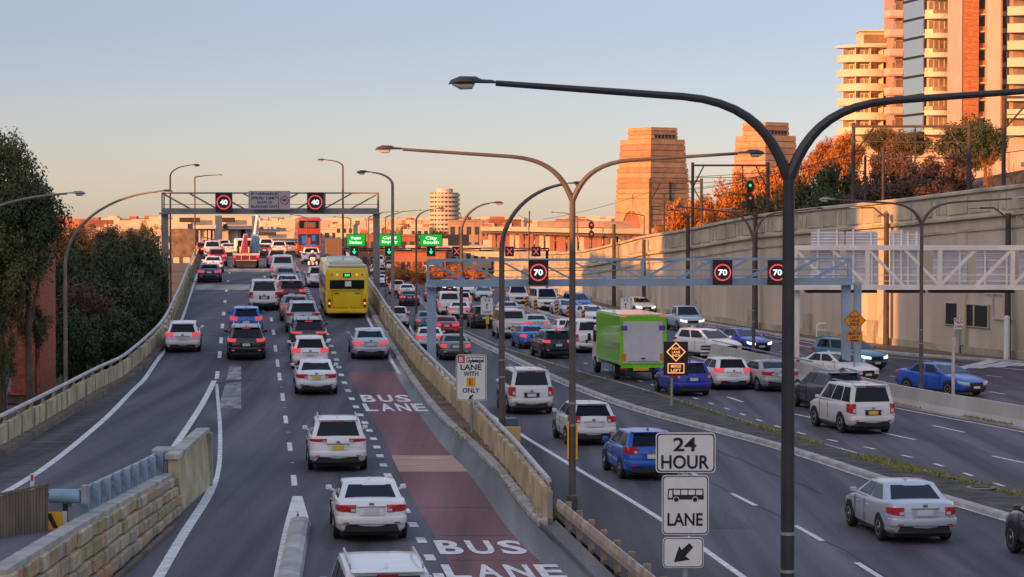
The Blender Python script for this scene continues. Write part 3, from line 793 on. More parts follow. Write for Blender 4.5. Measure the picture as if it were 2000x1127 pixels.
# ------------------------------------------------------------------ the long retaining wall on the far side
wp = Path(W_x, z0, 84, 330, 1.0)
dW = lambda Y: float(np.interp(Y, [p.y for p in wp.P], wp.S))
rw = thing('retaining_wall', 'tall buff rendered retaining wall with panelled balustrade along the oncoming lanes', 'retaining wall', tuple(wp.pos(0)))
def wsec(fn):                                   # section depends on the height at the place
    def run(mb, d0, d1, step=1.6):
        k = max(1, int(math.ceil((d1 - d0) / step))); rws = []
        for i in range(k + 1):
            d = d0 + (d1 - d0) * i / k; p, n = wp.pos(d), wp.nor(d)
            rws.append([p + n * o + Vector((0, 0, h)) for o, h in fn(W_top(p.y))])
        mb.sweep(rws)
    return run
b = MB(); wsec(lambda T: rect(.12, .8, -.3, T - .2))(b, 0, wp.len); b.build('wall_face', 'wall', rw)
b = MB(); wsec(lambda T: [(-.10, T - .22), (.85, T - .22), (.85, T), (.0, T), (-.10, T - .08)])(b, 0, wp.len); b.build('coping', 'wall_trim', rw)
b = MB(); wsec(lambda T: [(-.16, T - 1.72), (.3, T - 1.72), (.3, T - 1.50), (-.10, T - 1.50), (-.16, T - 1.58)])(b, 0, wp.len); b.build('string_course', 'wall_trim', rw)
b = MB(); wsec(lambda T: rect(.02, .3, T - 2.45, T - 2.30))(b, 0, wp.len); b.build('string_course', 'wall_trim', rw)
b = MB(); wsec(lambda T: rect(-.02, .3, -.3, .55))(b, 0, wp.len); b.build('plinth', 'wall_trim', rw)
d = .5; i = 0
while d < wp.len - 3:
    b = MB(); T_ = lambda T: rect(.03, .3, T - 1.36, T - .38)
    if i % 3 == 2:
        for o in (0, .85): wsec(lambda T: rect(.05, .3, T - 1.3, T - .42))(b, d + o, d + o + .45)
        L = 1.7
    else:
        wsec(T_)(b, d + .1, d + 2.5); L = 2.7
    b.build('balustrade_panel', 'wall_trim', rw); d += L; i += 1
for Y in (141, 152.5, 163, 175, 189, 203, 216, 230, 245, 262, 280):
    d = dW(Y); b = MB(); wsec(lambda T: rect(-.06, .4, -.3, T - 2.5))(b, d, d + 1.0); b.build('pilaster', 'wall', rw)
    b = MB(); wsec(lambda T: rect(-.12, .4, -.3, 1.6))(b, d - .1, d + 1.1); b.build('pilaster_base', 'wall_trim', rw)
for k, (Ya, Yb) in enumerate(((128, 134.0), (112, 119))):      # stepped piers
    d0, d1 = dW(Ya), dW(Yb)
    b = MB(); wsec(lambda T: rect(-.35, 1.2, -.3, T + .9))(b, d0, d1); b.build('pier', 'wall', rw)
    b = MB(); wsec(lambda T: rect(-.5, 1.3, T + .9, T + 1.15))(b, d0 - .2, d1 + .2); b.build('pier_cap', 'wall_trim', rw)
    b = MB(); wsec(lambda T: rect(-.75, .9, T - 1.75, T - 1.5))(b, d0 - .6, d1 + .6); b.build('cornice', 'wall_trim', rw)
    dd = d0 - .5
    while dd < d1 + .5:
        b = MB(); wsec(lambda T: rect(-.62, .3, T - 1.98, T - 1.76))(b, dd, dd + .16); b.build('dentil', 'wall_trim', rw); dd += .34
    for q in (0.15, .38, .62, .85):
        dd = d0 + (d1 - d0) * q - .3; b = MB(); wsec(lambda T: rect(-.40, .2, T - 1.1, T + .5))(b, dd, dd + .55); b.build('pier_panel', 'wall_trim', rw)
# vent in the wall with mullions
q = at(1874, 622, 141.0); d = dW(q.y); 
vt = thing('wall_vent', 'dark rectangular vent window set low in the buff wall behind the parking sign', 'vent', tuple(wp.pos(d) + wp.nor(d) * .1))
b = MB(); wp.run(b, rect(.04, .3, 1.75, 3.0), d - 2.6, d + 2.6, 1); b.build('recess', 'black_box', vt)
for x in (-2.6, -.9, .9, 2.6):
    b = MB(); wp.run(b, rect(.0, .3, 1.7, 3.05), d + x - .07, d + x + .07, 1); b.build('frame_bar', 'wall_trim', vt)
for h_ in (1.7, 3.0):
    b = MB(); wp.run(b, rect(.0, .3, h_, h_ + .06), d - 2.7, d + 2.7, 1); b.build('frame_bar', 'wall_trim', vt)
# pipes on the wall
d = dW(138); pp = thing('wall_pipe', 'thin bent drain pipes with a hopper on the buff wall below the white gantry', 'pipe', tuple(wp.pos(d)))
n = wp.nor(d); f = lambda o, h_: wp.pos(d + o) - n * .02 + Vector((0, 0, h_))
b = MB(); b.tube([f(0, 4.9), f(0, 2.4), f(-.1, 2.3), f(-2.2, 2.3)], .05, 6); b.build('pipe', 'steel_w', pp)
b = MB(); b.tube([f(1.0, 4.6), f(1.0, 3.7), f(-1.0, 3.7), f(-1.0, 4.7)], .04, 6); b.build('pipe', 'steel_w', pp)
b = MB(); b.tube([f(1.0, 4.95), f(1.0, 4.6)], [.22, .06], 8); b.build('hopper', 'trim', pp)
# white tubular hoop rail in front of the wall
q = G(1595, 662, z0); hr = thing('hoop_rail', 'white tubular hoop rail on the footway in front of the buff wall', 'railing', (q.x, q.y, .13))
b = MB(); b.tube([(0, 0, 0), (0, 0, .75), (.15, 0, .9), (1.7, .1, .9), (1.85, .1, .75), (1.85, .1, 0)], .05, 7); b.build('hoop', 'sign_w', hr, False, smooth=True)
b = MB(); b.tube([(0, 0, .45), (1.85, .1, .45)], .035, 7); b.build('mid_rail', 'sign_w', hr, False)
# ------------------------------------------------------------------ street lamps
def lamp(label, base, H, arms, r=.085, m='pole', hm='housing', head=.75, group='street lamps', fork=None, style='swan', base_plate=True):
    """arms: (dx, dz) of each head seen from the pole; H: height where the arm leaves the pole"""
    t = thing('street_lamp', label, 'street lamp', tuple(base), 0, group)
    b = MB(); b.tube([(0, 0, 0), (0, 0, H * .5), (0, 0, H)], [r, r * .92, r * .8], 10); b.build('pole', m, t, False, smooth=True)
    b = MB(); b.tube([(0, 0, 0), (0, 0, .5), (0, 0, .55)], [r * 1.5, r * 1.5, r], 10); b.build('pole_base', m, t, False, smooth=True)
    b = MB(); b.box(0, -r * 1.02, 1.15, r * .9, .02, .5); b.build('access_door', m, t, False, bevel=.006)
    for zz in (2.4, 3.0):
        b = MB(); b.tube([(0, 0, zz), (0, 0, zz + .05)], r * 1.06, 10); b.build('clamp_band', 'steel', t, False)
    for dx, dz in arms:
        L, Rz = abs(dx), dz - H; sg = 1 if dx > 0 else -1
        pts = []
        if style == 'swan':
            P0, P1, P2, P3 = (0, 0), (.05 * L, .42 * Rz), (.12 * L, .80 * Rz), (.36 * L, .86 * Rz)
            for i in range(11):
                u = i / 10; w = [(1-u)**3, 3*u*(1-u)**2, 3*u*u*(1-u), u**3]
                pts.append((sum(a * p[0] for a, p in zip(w, (P0, P1, P2, P3))), sum(a * p[1] for a, p in zip(w, (P0, P1, P2, P3)))))
            for i in range(1, 5): pts.append((L * (.36 + .64 * i / 4), Rz * (.86 + .14 * i / 4)))
        elif style == 'arc':
            for i in range(15):
                a = math.pi / 2 * i / 14 * .93; pts.append((L * (1 - math.cos(a)) / (1 - math.cos(math.pi/2*.93)), Rz * math.sin(a) / math.sin(math.pi/2*.93)))
        else:
            pts = [(0, 0), (.55 * L, Rz * .85), (L, Rz)]
        n = len(pts)
        b = MB(); b.tube([(sg * x, 0, H + z) for x, z in pts], [r * (.82 - .42 * i / (n - 1)) for i in range(n)], 8); b.build('arm', m, t, False, smooth=True)
        hx, hz = sg * L, dz; s = head
        b = MB()
        st = [(-.02, .05, .0), (.06, .10, .01), (.30, .115, .015), (.42, .19, .03), (.75, .20, .03), (.95, .12, .0), (1.0, .04, -.03)]
        rws = []
        for u, hw, up in st:
            rws.append([(hx + sg * u * s, hw * s * .8 * math.cos(a), hz + up * s + (hw * s * .62 * math.sin(a) if math.sin(a) > 0 else hw * s * .16 * math.sin(a))) for a in [2 * math.pi * k / 10 for k in range(10)]])
        b.sweep(rws); h = b.build('lamp_head', hm, t, False, smooth=True)
        b = MB(); rws = []
        for u, hw, dn in [(.44, .10, .02), (.5, .15, .13), (.75, .15, .14), (.93, .09, .04)]:
            rws.append([(hx + sg * u * s, hw * s * .8 * math.cos(a), hz + s * .0 - dn * s * (.3 + .7 * abs(math.sin(a)))) for a in [math.pi * k / 6 for k in range(7)]] + [(hx + sg * u * s, 0, hz + .01 * s)])
        b.sweep(rws); b.build('lens', 'lens', h, False, smooth=True)
    return t
def arm_px(px0, Y, heads): return [((hx - px0) * Y / FPX, EYE + (HZ - hy) * Y / FPX) for hx, hy in heads]
def lamp_px(label, px, Y, forky, heads, zb=0.0, **k):
    X = (px - 1000) / FPX * Y
    arms = [(dx, z - zb) for dx, z in arm_px(px, Y, heads)]
    return lamp(label, (X, Y, zb), EYE + (HZ - forky) * Y / FPX - zb, arms, **k)
lamp_px('big dark double-armed street lamp standing behind the 24 hour bus lane sign', 1540, 38, 350, [(968, 163), (2095, 172)], r=.115, m='pole_dark', head=.74)
lamp_px('brown double-armed street lamp with yellow bands low on its pole', 1118, 65, 392, [(787, 292), (1440, 300)], r=.10, head=.74)
lamp_px('tall single-armed lamp whose arm curves to the right behind the bus-E sign', 980, 85, 490, [(1108, 359)], r=.115, style='arc', head=.6)
lamp_px('single-armed lamp with curved arm just behind the bus-E sign post', 901, 124, 455, [(957, 397)], r=.10, style='arc', head=.7)
lamp_px('thin single-armed lamp seen in front of the round tower', 813, 184, 432, [(850, 408)], r=.085, style='arc', head=.75)
lamp_px('orange-lit lamp on the bridge parapet beside the yellow bus, arm reaching over the bus lane', 767, 131, 362, [(727, 337)], zb=1.2, r=.10, m='pole_pale', style='arc', head=.85)
lamp_px('tall dark lamp rising behind the yellow bus with its head to the left', 670, 200, 326, [(640, 313)], zb=2.6, r=.09, style='arc', head=.85)
lamp_px('pale curved lamp standing among the dark trees by the exit ramp', 127, 109, 520, [(310, 374)], r=.10, m='pole_pale', style='arc', head=.65)
lamp_px('lamp head reaching in from the edge above the brick building', -130, 88, 520, [(132, 378)], r=.10, m='pole_pale', style='arc', hm='housing_p', head=.68)
lamp_px('slim lamp rising behind the grey speed gantry on the kerb side', 333, 192, 345, [(372, 323)], r=.08, style='arc', head=.8)
lamp_px('short-armed lamp behind the grey speed gantry, arm slightly raised', 381, 232, 346, [(425, 342)], zb=2, r=.08, style='angle', head=.5)
for px, py, hx, hy, lb in ((685, 427, 660, 424, 'thin angled lamp near the first green message board'), (720, 424, 770, 413, 'thin angled lamp beside the gantry leg'), (753, 424, 815, 411, 'thin angled lamp beside the second green message board'),
                   (600, 427, 575, 420, 'small distant lamp above the red double-decker'), (1258, 421, 1212, 416, 'wall-top lamp in front of the granite pylon arch'), (1033, 434, 1000, 430, 'small lamp beside the station canopy'),
                   (1128, 424, 1085, 415, 'small lamp in front of the station canopy beside the double lamp')):
    lamp_px(lb, px, 245, py, [(hx, hy)], r=.07, style='angle', head=.5, group='small distant lamps')
lamp_px('double-armed lamp in the concrete barrier below the orange shrubs', 1472, 131, 470, [(1340, 405), (1585, 408)], r=.095, head=.65)
lamp_px('double-armed lamp in the concrete barrier in front of the white gantry', 1800, 108, 438, [(1630, 390), (1975, 388)], r=.095, head=.72, hm='housing_p')
# dark poles along the wall with small lamps on brackets
for px, Yb, ty, hx, hy, lb in ((1186, 217, 440, None, None, 'dark timber pole against the sunlit end of the wall'), (1346, 191, 424, 1305, 413, 'dark timber pole with bracket lamp at the wall end of the balustrade'),
                           (1262, 205, 470, None, None, 'dark timber pole against the wall behind the speed gantry'),
                           (1462, 173, 420, 1415, 411, 'dark timber pole with bracket lamp beside the double lamp'), (1683, 150, 420, 1632, 409, 'dark timber pole with bracket lamp behind the merge sign'), (1968, 135.5, 420, 1912, 410, 'thick dark pole with bracket lamp in front of the stepped wall pier')):
    X = W_x(Yb) - .45; pxx = 1000 + FPX * X / Yb
    H = EYE + (HZ - ty) * Yb / FPX
    t = thing('timber_pole', lb, 'pole', (X, Yb, .1), 0, 'dark poles in front of the wall')
    b = MB(); b.tube([(0, 0, 0), (0, 0, H)], [.19, .15], 9); b.build('pole', 'timber', t, False, smooth=True)
    if hx:
        dx, dz = (hx - px) * Yb / FPX, EYE + (HZ - hy) * Yb / FPX
        b = MB(); b.tube([(0, 0, H - .3), (dx * .5, 0, dz + .02), (dx, 0, dz)], .05, 6); b.build('bracket', 'timber', t, False)
        b = MB(); b.sweep([[(dx + u, w * math.cos(a), dz + .3 * w * math.sin(a)) for a in [2*math.pi*k/8 for k in range(8)]] for u, w in ((0, .05), (-.15, .16), (-.5, .18), (-.7, .05))]); b.build('lamp_head', 'housing_p', t, False, smooth=True)
# yellow bands on the double lamp, white post at the wall, small pole on the barrier
bz = thing('pole_wrap', 'yellow reflective wrap round the brown double lamp pole', 'reflective band', ((1118 - 1000) / FPX * 65, 65, 0))
for a, m_ in ((0, 'sign_ye'), (math.pi, 'sign_ye')):
    b = MB(); b.box(math.cos(a) * .115, -.05, EYE - 445 * 65 / FPX + .15, .05, .14, .95); b.build('strip', m_, bz, False)
q = G(1957, 700, z0); t = thing('white_pipe', 'short white pipe standing against the dark pole by the wall', 'post', (W_x(135) - .75, 135.0, .1)); b = MB(); b.tube([(0, 0, 0), (0, 0, 2.4), (0, 0, 2.5)], [.17, .17, .05], 10); b.build('post', 'sign_w', t, False, smooth=True)
q = G(1953, 812, z0); t = thing('slim_post', 'slim pale post with a box on top fixed to the concrete barrier', 'post', (1.0 * R_b0(q.y) + .3, q.y, .86)); b = MB(); b.tube([(0, 0, 0), (0, 0, 2.0)], .07, 8); b.build('post', 'steel_w', t, False); b = MB(); b.box(0, 0, 2.15, .16, .16, .36); b.build('box', 'steel_w', t, False)

# ------------------------------------------------------------------ gantries
def speed_sign(t, px, py, w, h, Y, num, m_frame='black_box', ox=0.0, oz=0.0):
    c = at(px, py, Y - .62)
    b = MB(); b.box(c.x, c.y, c.z, w, .3, h); box = b.build('sign_box', m_frame, t)
    fr = lambda a, q, d: (c.x + a, c.y - .155 - d, c.z + q)
    rr = w * .44
    b = MB(); b.ring(rr * .84, rr, 0, .02, fr); b.build('ring', 'led_red', box)
    text_on(box, num, 1, (c.x, c.y - .165, c.z), 'led_white', 'digits', .03, fit=(rr * 1.05, rr * .72))
def gantry(label, x0, x1, Y0, Y1, z0_, z1_, m, bays, base0, base1, posts=True, deep=1.1, thick=.11, bot=.24, handrail=True, pw=.42, dg=.07, back=True):
    t = thing('sign_gantry', label, 'gantry', (x0, Y0, 0))
    A = lambda u, z, d=0.0: Vector((x0 + (x1 - x0) * u, Y0 + (Y1 - Y0) * u + d, z))
    for d in (0, deep):
        b = MB(); b.bar(A(0, z1_, d), A(1, z1_, d), thick, thick); b.build('top_chord', m, t)
        b = MB(); b.bar(A(0, z0_ + bot / 2, d), A(1, z0_ + bot / 2, d), thick, bot); b.build('bottom_chord', m, t)
    b = MB(); b.obox(A(.5, z0_ + .04, deep / 2), (A(1, 0) - A(0, 0)) / 2, Vector((0, deep / 2 - .06, 0)), Vector((0, 0, .03))); b.build('walkway', m, t)
    for k in range(bays + 1):
        for d in ((0, deep) if back else (0,)):
            if k < bays:
                b = MB(); u0, u1 = k / bays, (k + 1) / bays
                if k < bays / 2: b.bar(A(u0, z1_ - .05, d), A(u1, z0_ + bot, d), dg, dg)
                else: b.bar(A(u0, z0_ + bot, d), A(u1, z1_ - .05, d), dg, dg)
                b.build('diagonal', m, t)
            if k % 2 == 0 or k in (0, bays):
                b = MB(); b.bar(A(k / bays, z0_, d), A(k / bays, z1_, d), max(.09, dg * 1.5), max(.09, dg * 1.3)); b.build('upright', m, t)
        b = MB(); b.bar(A(k / bays, z1_, 0), A(k / bays, z1_, deep), .06, .06); b.build('cross_bar', m, t)
    if handrail:
        for h in (.45, .75):
            b = MB(); b.tube([A(0, z0_ + h, .3), A(1, z0_ + h, .3)], .022, 5); b.build('hand_rail', m, t)
    for u, zb in ((0.008, base0), (.992, base1)):
        if zb is None: continue
        b = MB(); c = A(u, 0, deep / 2); b.box(c.x, c.y, (zb + z0_) / 2, pw, pw, z0_ - zb); b.build('leg', m, t)
        b = MB(); b.box(c.x, c.y, z0_ + .05, pw * 1.4, deep + .3, .12); b.build('leg_cap', m, t)
    return t
Y = 188.0; X0, X1 = (317 - 1000) / FPX * Y, (738 - 1000) / FPX * Y
gz0, gz1 = EYE + (HZ - 418) * Y / FPX, EYE + (HZ - 377) * Y / FPX
g1 = gantry('grey truss gantry over the uphill lanes carrying two red 40 speed signs', X0, X1, Y, Y, gz0, gz1, 'gantry_g', 8, 0, .5, bot=.42, pw=.5)
b = MB(); b.obox(((X0 + X1) / 2, Y + .1, gz0 + .23), ((X1 - X0) / 2 - .05, 0, 0), (0, .04, 0), (0, 0, .17)); b.build('fascia', 'gantry', g1)
for px in (437.5, 616): speed_sign(g1, px, 395, 1.28, 1.55, Y, '40')
c = at(526, 391, Y - .6)
b = MB(); b.box(c.x, c.y, c.z, 81 * Y / FPX, .12, 36 * Y / FPX); pl = b.build('notice_board', 'sign_grey', g1)
for i, s in enumerate(('IF VARIABLE', 'SPEED LIMIT', 'SIGN IS', 'BLACKED OUT')):
    text_on(pl, s, 1, (c.x - .38, c.y - .07, c.z + .50 - i * .33), 'ink', 'lettering', .015, fit=((2.05 if i != 2 else 1.15), .19))
fr = lambda a, q, d: (c.x + 1.18 + a, c.y - .07 - d, c.z + q)
b = MB(); b.ring(.27, .34, 0, .01, fr); b.build('ring', 'sign_red', pl)
text_on(pl, '40', 1, (c.x + 1.18, c.y - .07, c.z), 'ink', 'digits', .02, fit=(.36, .24))
b = MB(); b.box(c.x + .72, c.y - .07, c.z, .03, .01, 1.4); b.build('divider', 'ink', pl)

xa, xb = at(835, 530, 114).x, at(1662, 530, 118).x
bz0, bz1 = 4.78, 6.05
g2 = gantry('blue-grey truss gantry over the lower motorway carrying red 70 speed signs', xa, xb, 114, 118, bz0, bz1, 'gantry', 12, 0, .85, bot=.32)
b = MB(); b.box(xb + .42, 118.6, (.86 + bz0) / 2, .34, .34, bz0 - .86); b.build('leg', 'gantry', g2)
cam_ = at(838, 512, 113.4); b = MB(); b.box(cam_.x + .3, cam_.y, cam_.z, .6, .5, .3); b.build('camera_box', 'gantry', g2)
for px in (1051.5, 1411, 1518): speed_sign(g2, px, 532, .93, 1.2, 114 + 4 * (px - 835) / 827, '70')
# white gantry: the backs of its sign boards face us
Yw = 126.0; xw0 = at(1552, 500, Yw).x; xw1 = at(2120, 500, Yw).x
wz0, wz1 = EYE + (HZ - 566) * Yw / FPX, EYE + (HZ - 484) * Yw / FPX
g3 = gantry('large white truss gantry over the oncoming lanes, its sign boards seen from behind', xw0, xw1, Yw, Yw, wz0, wz1, 'gantry_w', 8, .3, .3, deep=1.4, thick=.24, bot=.22, pw=.40, dg=.15, back=False)
for i, (xa_, xb_, ya_, yb_) in enumerate(((1583, 1640, 488, 556), (1652, 1716, 488, 556), (1738, 1765, 488, 556), (1765, 1800, 488, 556), (1822, 1888, 488, 556), (1906, 1982, 488, 556), (1990, 2050, 488, 556),
                                          (1584, 1648, 452, 480), (1652, 1714, 452, 480), (1738, 1766, 452, 480), (1766, 1796, 456, 480))):
    p, q = at(xa_, yb_, Yw + 1.7), at(xb_, ya_, Yw + 1.7)
    b = MB(); b.box((p.x + q.x) / 2, Yw + 1.7, (p.z + q.z) / 2, q.x - p.x, .06, q.z - p.z); bd = b.build('sign_board', 'sign_back', g3)
    nz = 5
    for k in range(nz):
        b = MB(); z = p.z + (q.z - p.z) * (k + .5) / nz; b.box((p.x + q.x) / 2, Yw + 1.64, z, q.x - p.x, .05, .05); b.build('stiffener', 'gantry_w', bd)
    for s_ in (.22, .78):
        b = MB(); b.box(p.x + (q.x - p.x) * s_, Yw + 1.58, (p.z + q.z) / 2, .10, .08, q.z - p.z + .2); b.build('sign_bracket', 'gantry_w', bd)
for xa_, xb_ in ((1578, 1716), (1738, 1810), (1822, 1985)):
    p, q = at(xa_, 560, Yw - .3), at(xb_, 560, Yw - .3); b = MB(); b.box((p.x + q.x) / 2, Yw + .7, wz0 - .1, q.x - p.x, 1.2, .14); b.build('light_tray', 'trim', g3)
# lane control gantry far down the motorway
Yl = 215.0; S = Yl / FPX
xa, xb = at(668, 0, Yl).x, at(1072, 0, Yl).x
g4 = gantry('thin dark gantry far down the motorway with green message boards and lane arrows', xa, xb, Yl, Yl, EYE + (HZ - 491) * S, EYE + (HZ - 485) * S, 'trim', 6, 0, 0, deep=.5, thick=.08, bot=.08, handrail=False, pw=.25)
for px0_, px1_, txt in ((678, 713, 'Western\nDistributor'), (740, 783, 'Cahill\nExpwy'), (821, 863, 'City\nSouth')):
    p, q = at(px0_, 480, Yl - .3), at(px1_, 458, Yl - .3)
    b = MB(); b.box((p.x + q.x) / 2, Yl - .3, (p.z + q.z) / 2, q.x - p.x + .12, .16, q.z - p.z + .12); fr_ = b.build('message_board', 'trim', g4)
    b = MB(); b.box((p.x + q.x) / 2, Yl - .4, (p.z + q.z) / 2, q.x - p.x, .04, q.z - p.z); b.build('panel', 'led_green', fr_)
    text_on(fr_, txt, 1, ((p.x + q.x) / 2, Yl - .43, (p.z + q.z) / 2), 'led_white', 'lettering', .02, fit=((q.x - p.x) * .72, (q.z - p.z) * .66))
    b = MB(); b.box((p.x + q.x) / 2, Yl - .1, (EYE + (HZ - 486) * S + p.z) / 2, .12, .12, abs(p.z - (EYE + (HZ - 486) * S))); b.build('strut', 'trim', fr_)
p, q = at(875, 480, Yl - .3), at(916, 458, Yl - .3)
b = MB(); b.box((p.x + q.x) / 2, Yl - .3, (p.z + q.z) / 2, q.x - p.x, .14, q.z - p.z); b.build('brown_panel', 'brown_board', g4)
for px, kind in ((692, 'g'), (760, 'g'), (842, 'g'), (892, 'x'), (995, 'x'), (1047, 'x')):
    c = at(px, 491, Yl - .3); w = 16 * S
    b = MB(); b.box(c.x, c.y, c.z, w, .14, w * 1.1); bx = b.build('lane_signal', 'black_box', g4)
    b = MB(); b.box(c.x, c.y + .02, c.z, w * 1.14, .1, w * 1.24); b.build('frame', 'kerb', bx)
    fr_ = lambda a, bb, d: (c.x + a * w, c.y - .08 - d, c.z + bb * w)
    b = MB()
    if kind == 'g': b.prism([(-.07, .35), (.07, .35), (.07, 0), (.28, 0), (0, -.36), (-.28, 0), (-.07, 0)], 0, .01, fr_); b.build('arrow', 'led_arrow', bx)
    else:
        for sg in (1, -1): b.prism([(-.36 * sg, .36), (-.22 * sg, .36), (.36 * sg, -.36), (.22 * sg, -.36)], .0 + (.012 if sg < 0 else 0), .01 + (.012 if sg < 0 else 0), fr_)
        b.build('cross', 'led_red', bx)

# ------------------------------------------------------------------ signs
def plate(t, cx, cy, cz, w, h, m='sign_w', border='ink', rad=.06, name='plate'):
    def rr(w, h, r): 
        o = []
        for sx, sy, a0 in ((1, 1, 0), (-1, 1, 90), (-1, -1, 180), (1, -1, 270)):
            for k in range(4):
                a = R(a0 + 30 * k); o.append((sx * (w / 2 - r) + r * math.cos(a), sy * (h / 2 - r) + r * math.sin(a)))
        return o
    F = lambda d0: (lambda a, b_, d: (cx + a, cy - d, cz + b_))
    b = MB(); b.prism(rr(w, h, rad), 0, .02, F(0)); o = b.build(name, m, t)
    b = MB(); b.prism(rr(w * .965, h - w * .035, rad * .9), .02, .023, F(0)); b.build('border', border, o)
    b = MB(); b.prism(rr(w * .925, h - w * .075, rad * .8), .023, .026, F(0)); b.build('face', m, o)
    return o
Y = 36.0; S = Y / FPX
c24 = at(1339, 1020, Y)
s24 = thing('bus_lane_sign', 'white 24 hour bus lane sign of three stacked plates on a grey post', 'road sign', (c24.x, Y + .06, 0))
b = MB(); b.tube([(c24.x, Y + .06, 0), (c24.x, Y + .06, at(0, 850, Y).z)], .045, 10); b.build('post', 'steel', s24, smooth=True)
def pz(py): return at(0, py, Y).z
def pxx(px): return at(px, 900, Y).x
p1 = plate(s24, pxx(1339), Y, (pz(845) + pz(923)) / 2, 117 * S, 79 * S)
text_on(p1, '24', 1, (pxx(1337), Y - .028, pz(867.5)), 'ink', 'lettering', .02, fit=(45 * S, 27 * S))
text_on(p1, 'HOUR', 1, (pxx(1338), Y - .028, pz(902)), 'ink', 'lettering', .02, fit=(94 * S, 27 * S))
p2 = plate(s24, pxx(1338.5), Y, (pz(928) + pz(1044)) / 2, 92 * S, 117 * S)
text_on(p2, 'LANE', 1, (pxx(1338), Y - .028, pz(1014)), 'ink', 'lettering', .02, fit=(69 * S, 25 * S))
def bus_icon(parent, x, y, z, w, flip=False):
    h = w * .34; F = lambda a, b_, d: (x + a * w, y - d, z + b_ * w)
    b = MB(); b.prism([(-.5, -.13), (-.48, .17), (.49, .17), (.5, -.13)], 0, .003, F); o = b.build('bus_symbol', 'ink', parent)
    b = MB()
    b.prism([(-.47, -.08), (-.445, .13), (-.37, .13), (-.37, -.08)], .003, .005, F)
    for k in range(4): b.prism([(-.33 + k * .205, .0), (-.33 + k * .205, .135), (-.155 + k * .205, .135), (-.155 + k * .205, .0)], .003, .005, F)
    b.build('symbol_windows', 'sign_w', o)
    for cx_ in (-.26, .26):
        b = MB(); b.prism([(cx_ + .085 * math.cos(2*math.pi*k/16), -.13 + .085 * math.sin(2*math.pi*k/16)) for k in range(16)], .005, .006, F); b.build('symbol_wheel', 'sign_w', o)
        b = MB(); b.prism([(cx_ + .065 * math.cos(2*math.pi*k/16), -.13 + .065 * math.sin(2*math.pi*k/16)) for k in range(16)], .006, .008, F); b.build('symbol_wheel', 'ink', o)
bus_icon(p2, pxx(1339), Y - .027, pz(966), 71 * S)
p3 = plate(s24, pxx(1334.5), Y, (pz(1049) + pz(1109)) / 2, 80 * S, 60 * S)
def arrow_dl(parent, x, y, z, s, m='ink'):
    F = lambda a, b_, d: (x + a * s, y - d, z + b_ * s)
    b = MB(); b.prism([(.5, .28), (.30, .5), (-.10, .14), (-.22, .36), (-.5, -.5), (.34, -.36), (.10, -.18)][::-1], 0, .004, F); b.build('arrow', m, parent)
arrow_dl(p3, pxx(1335), Y - .027, pz(1079), 38 * S)
for py in (926, 1047):
    b = MB(); b.box(pxx(1338), Y + .015, pz(py), .1, .03, .05); b.build('bracket', 'steel', s24)

Y = 88.0; S = Y / FPX
sb = thing('lane_sign', 'white sign reading B lane with E only, on a post behind the parapet', 'road sign', (at(921, 700, Y).x, Y + .08, 0))
b = MB(); b.tube([(at(921, 700, Y).x, Y + .08, 0), (at(921, 700, Y).x, Y + .08, at(0, 700, Y).z)], .05, 8); b.build('post', 'steel', sb)
pz = lambda py: at(0, py, Y).z
pxx = lambda px: at(px, 740, Y).x
p1 = plate(sb, pxx(920.5), Y, (pz(692) + pz(783)) / 2, 60 * S, 91 * S, rad=.12)
F = lambda a, b_, d: (pxx(901) + a, Y - .027 - d, pz(702) + b_)
b = MB(); b.prism([(-.13, -.13), (.13, -.13), (.13, .13), (-.13, .13)], 0, .004, F); rb = b.build('red_square', 'sign_red', p1)
text_on(rb, 'B', 1, (pxx(901), Y - .034, pz(702)), 'sign_w', 'letter', .02, fit=(.15, .18))
bus_icon(p1, pxx(928), Y - .028, pz(703), 34 * S)
text_on(p1, 'LANE', 1, (pxx(920), Y - .03, pz(717)), 'ink', 'lettering', .02, fit=(41 * S, 11 * S))
text_on(p1, 'WITH', 1, (pxx(920), Y - .03, pz(730)), 'ink', 'lettering', .02, fit=(29 * S, 9 * S))
F = lambda a, b_, d: (pxx(920) + a, Y - .027 - d, pz(746) + b_)
b = MB(); b.prism([(-.16, -.17), (.16, -.17), (.16, .17), (-.16, .17)], 0, .004, F); ob = b.build('orange_square', 'sign_ye', p1)
text_on(ob, 'E', 1, (pxx(920), Y - .034, pz(746)), 'sign_red', 'letter', .02, fit=(.15, .2))
text_on(p1, 'ONLY', 1, (pxx(920), Y - .03, pz(762.5)), 'ink', 'lettering', .02, fit=(33 * S, 9.5 * S))
arrow_dl(p1, pxx(920), Y - .03, pz(775), 10 * S)

q = G(1312, 800, z0); Y = q.y; S = Y / FPX; c = at(1320, 700, Y)
sl_ = thing('led_lane_sign', 'black electronic sign with a glowing orange right lane ends diamond and merge left panel', 'road sign', (q.x, Y, .12))
b = MB(); b.tube([(q.x, Y + .1, .1), (q.x, Y + .1, c.z)], .06, 8); b.build('post', 'steel', sl_)
b = MB(); b.box(c.x, Y, c.z, 47 * S, .2, 66 * S); bx = b.build('sign_box', 'black_box', sl_)
F = lambda a, b_, d: (c.x + a, Y - .105 - d, at(0, 687, Y).z + b_)
r_ = 19 * S
for i in range(4):
    a0_, a1_ = R(90 * i), R(90 * i + 90); o, n_ = (r_, r_ * .86)
    b = MB(); b.prism([(o * math.cos(a0_), o * math.sin(a0_)), (o * math.cos(a1_), o * math.sin(a1_)), (n_ * math.cos(a1_), n_ * math.sin(a1_)), (n_ * math.cos(a0_), n_ * math.sin(a0_))], 0, .01, F); b.build('diamond_edge', 'led_amber', bx)
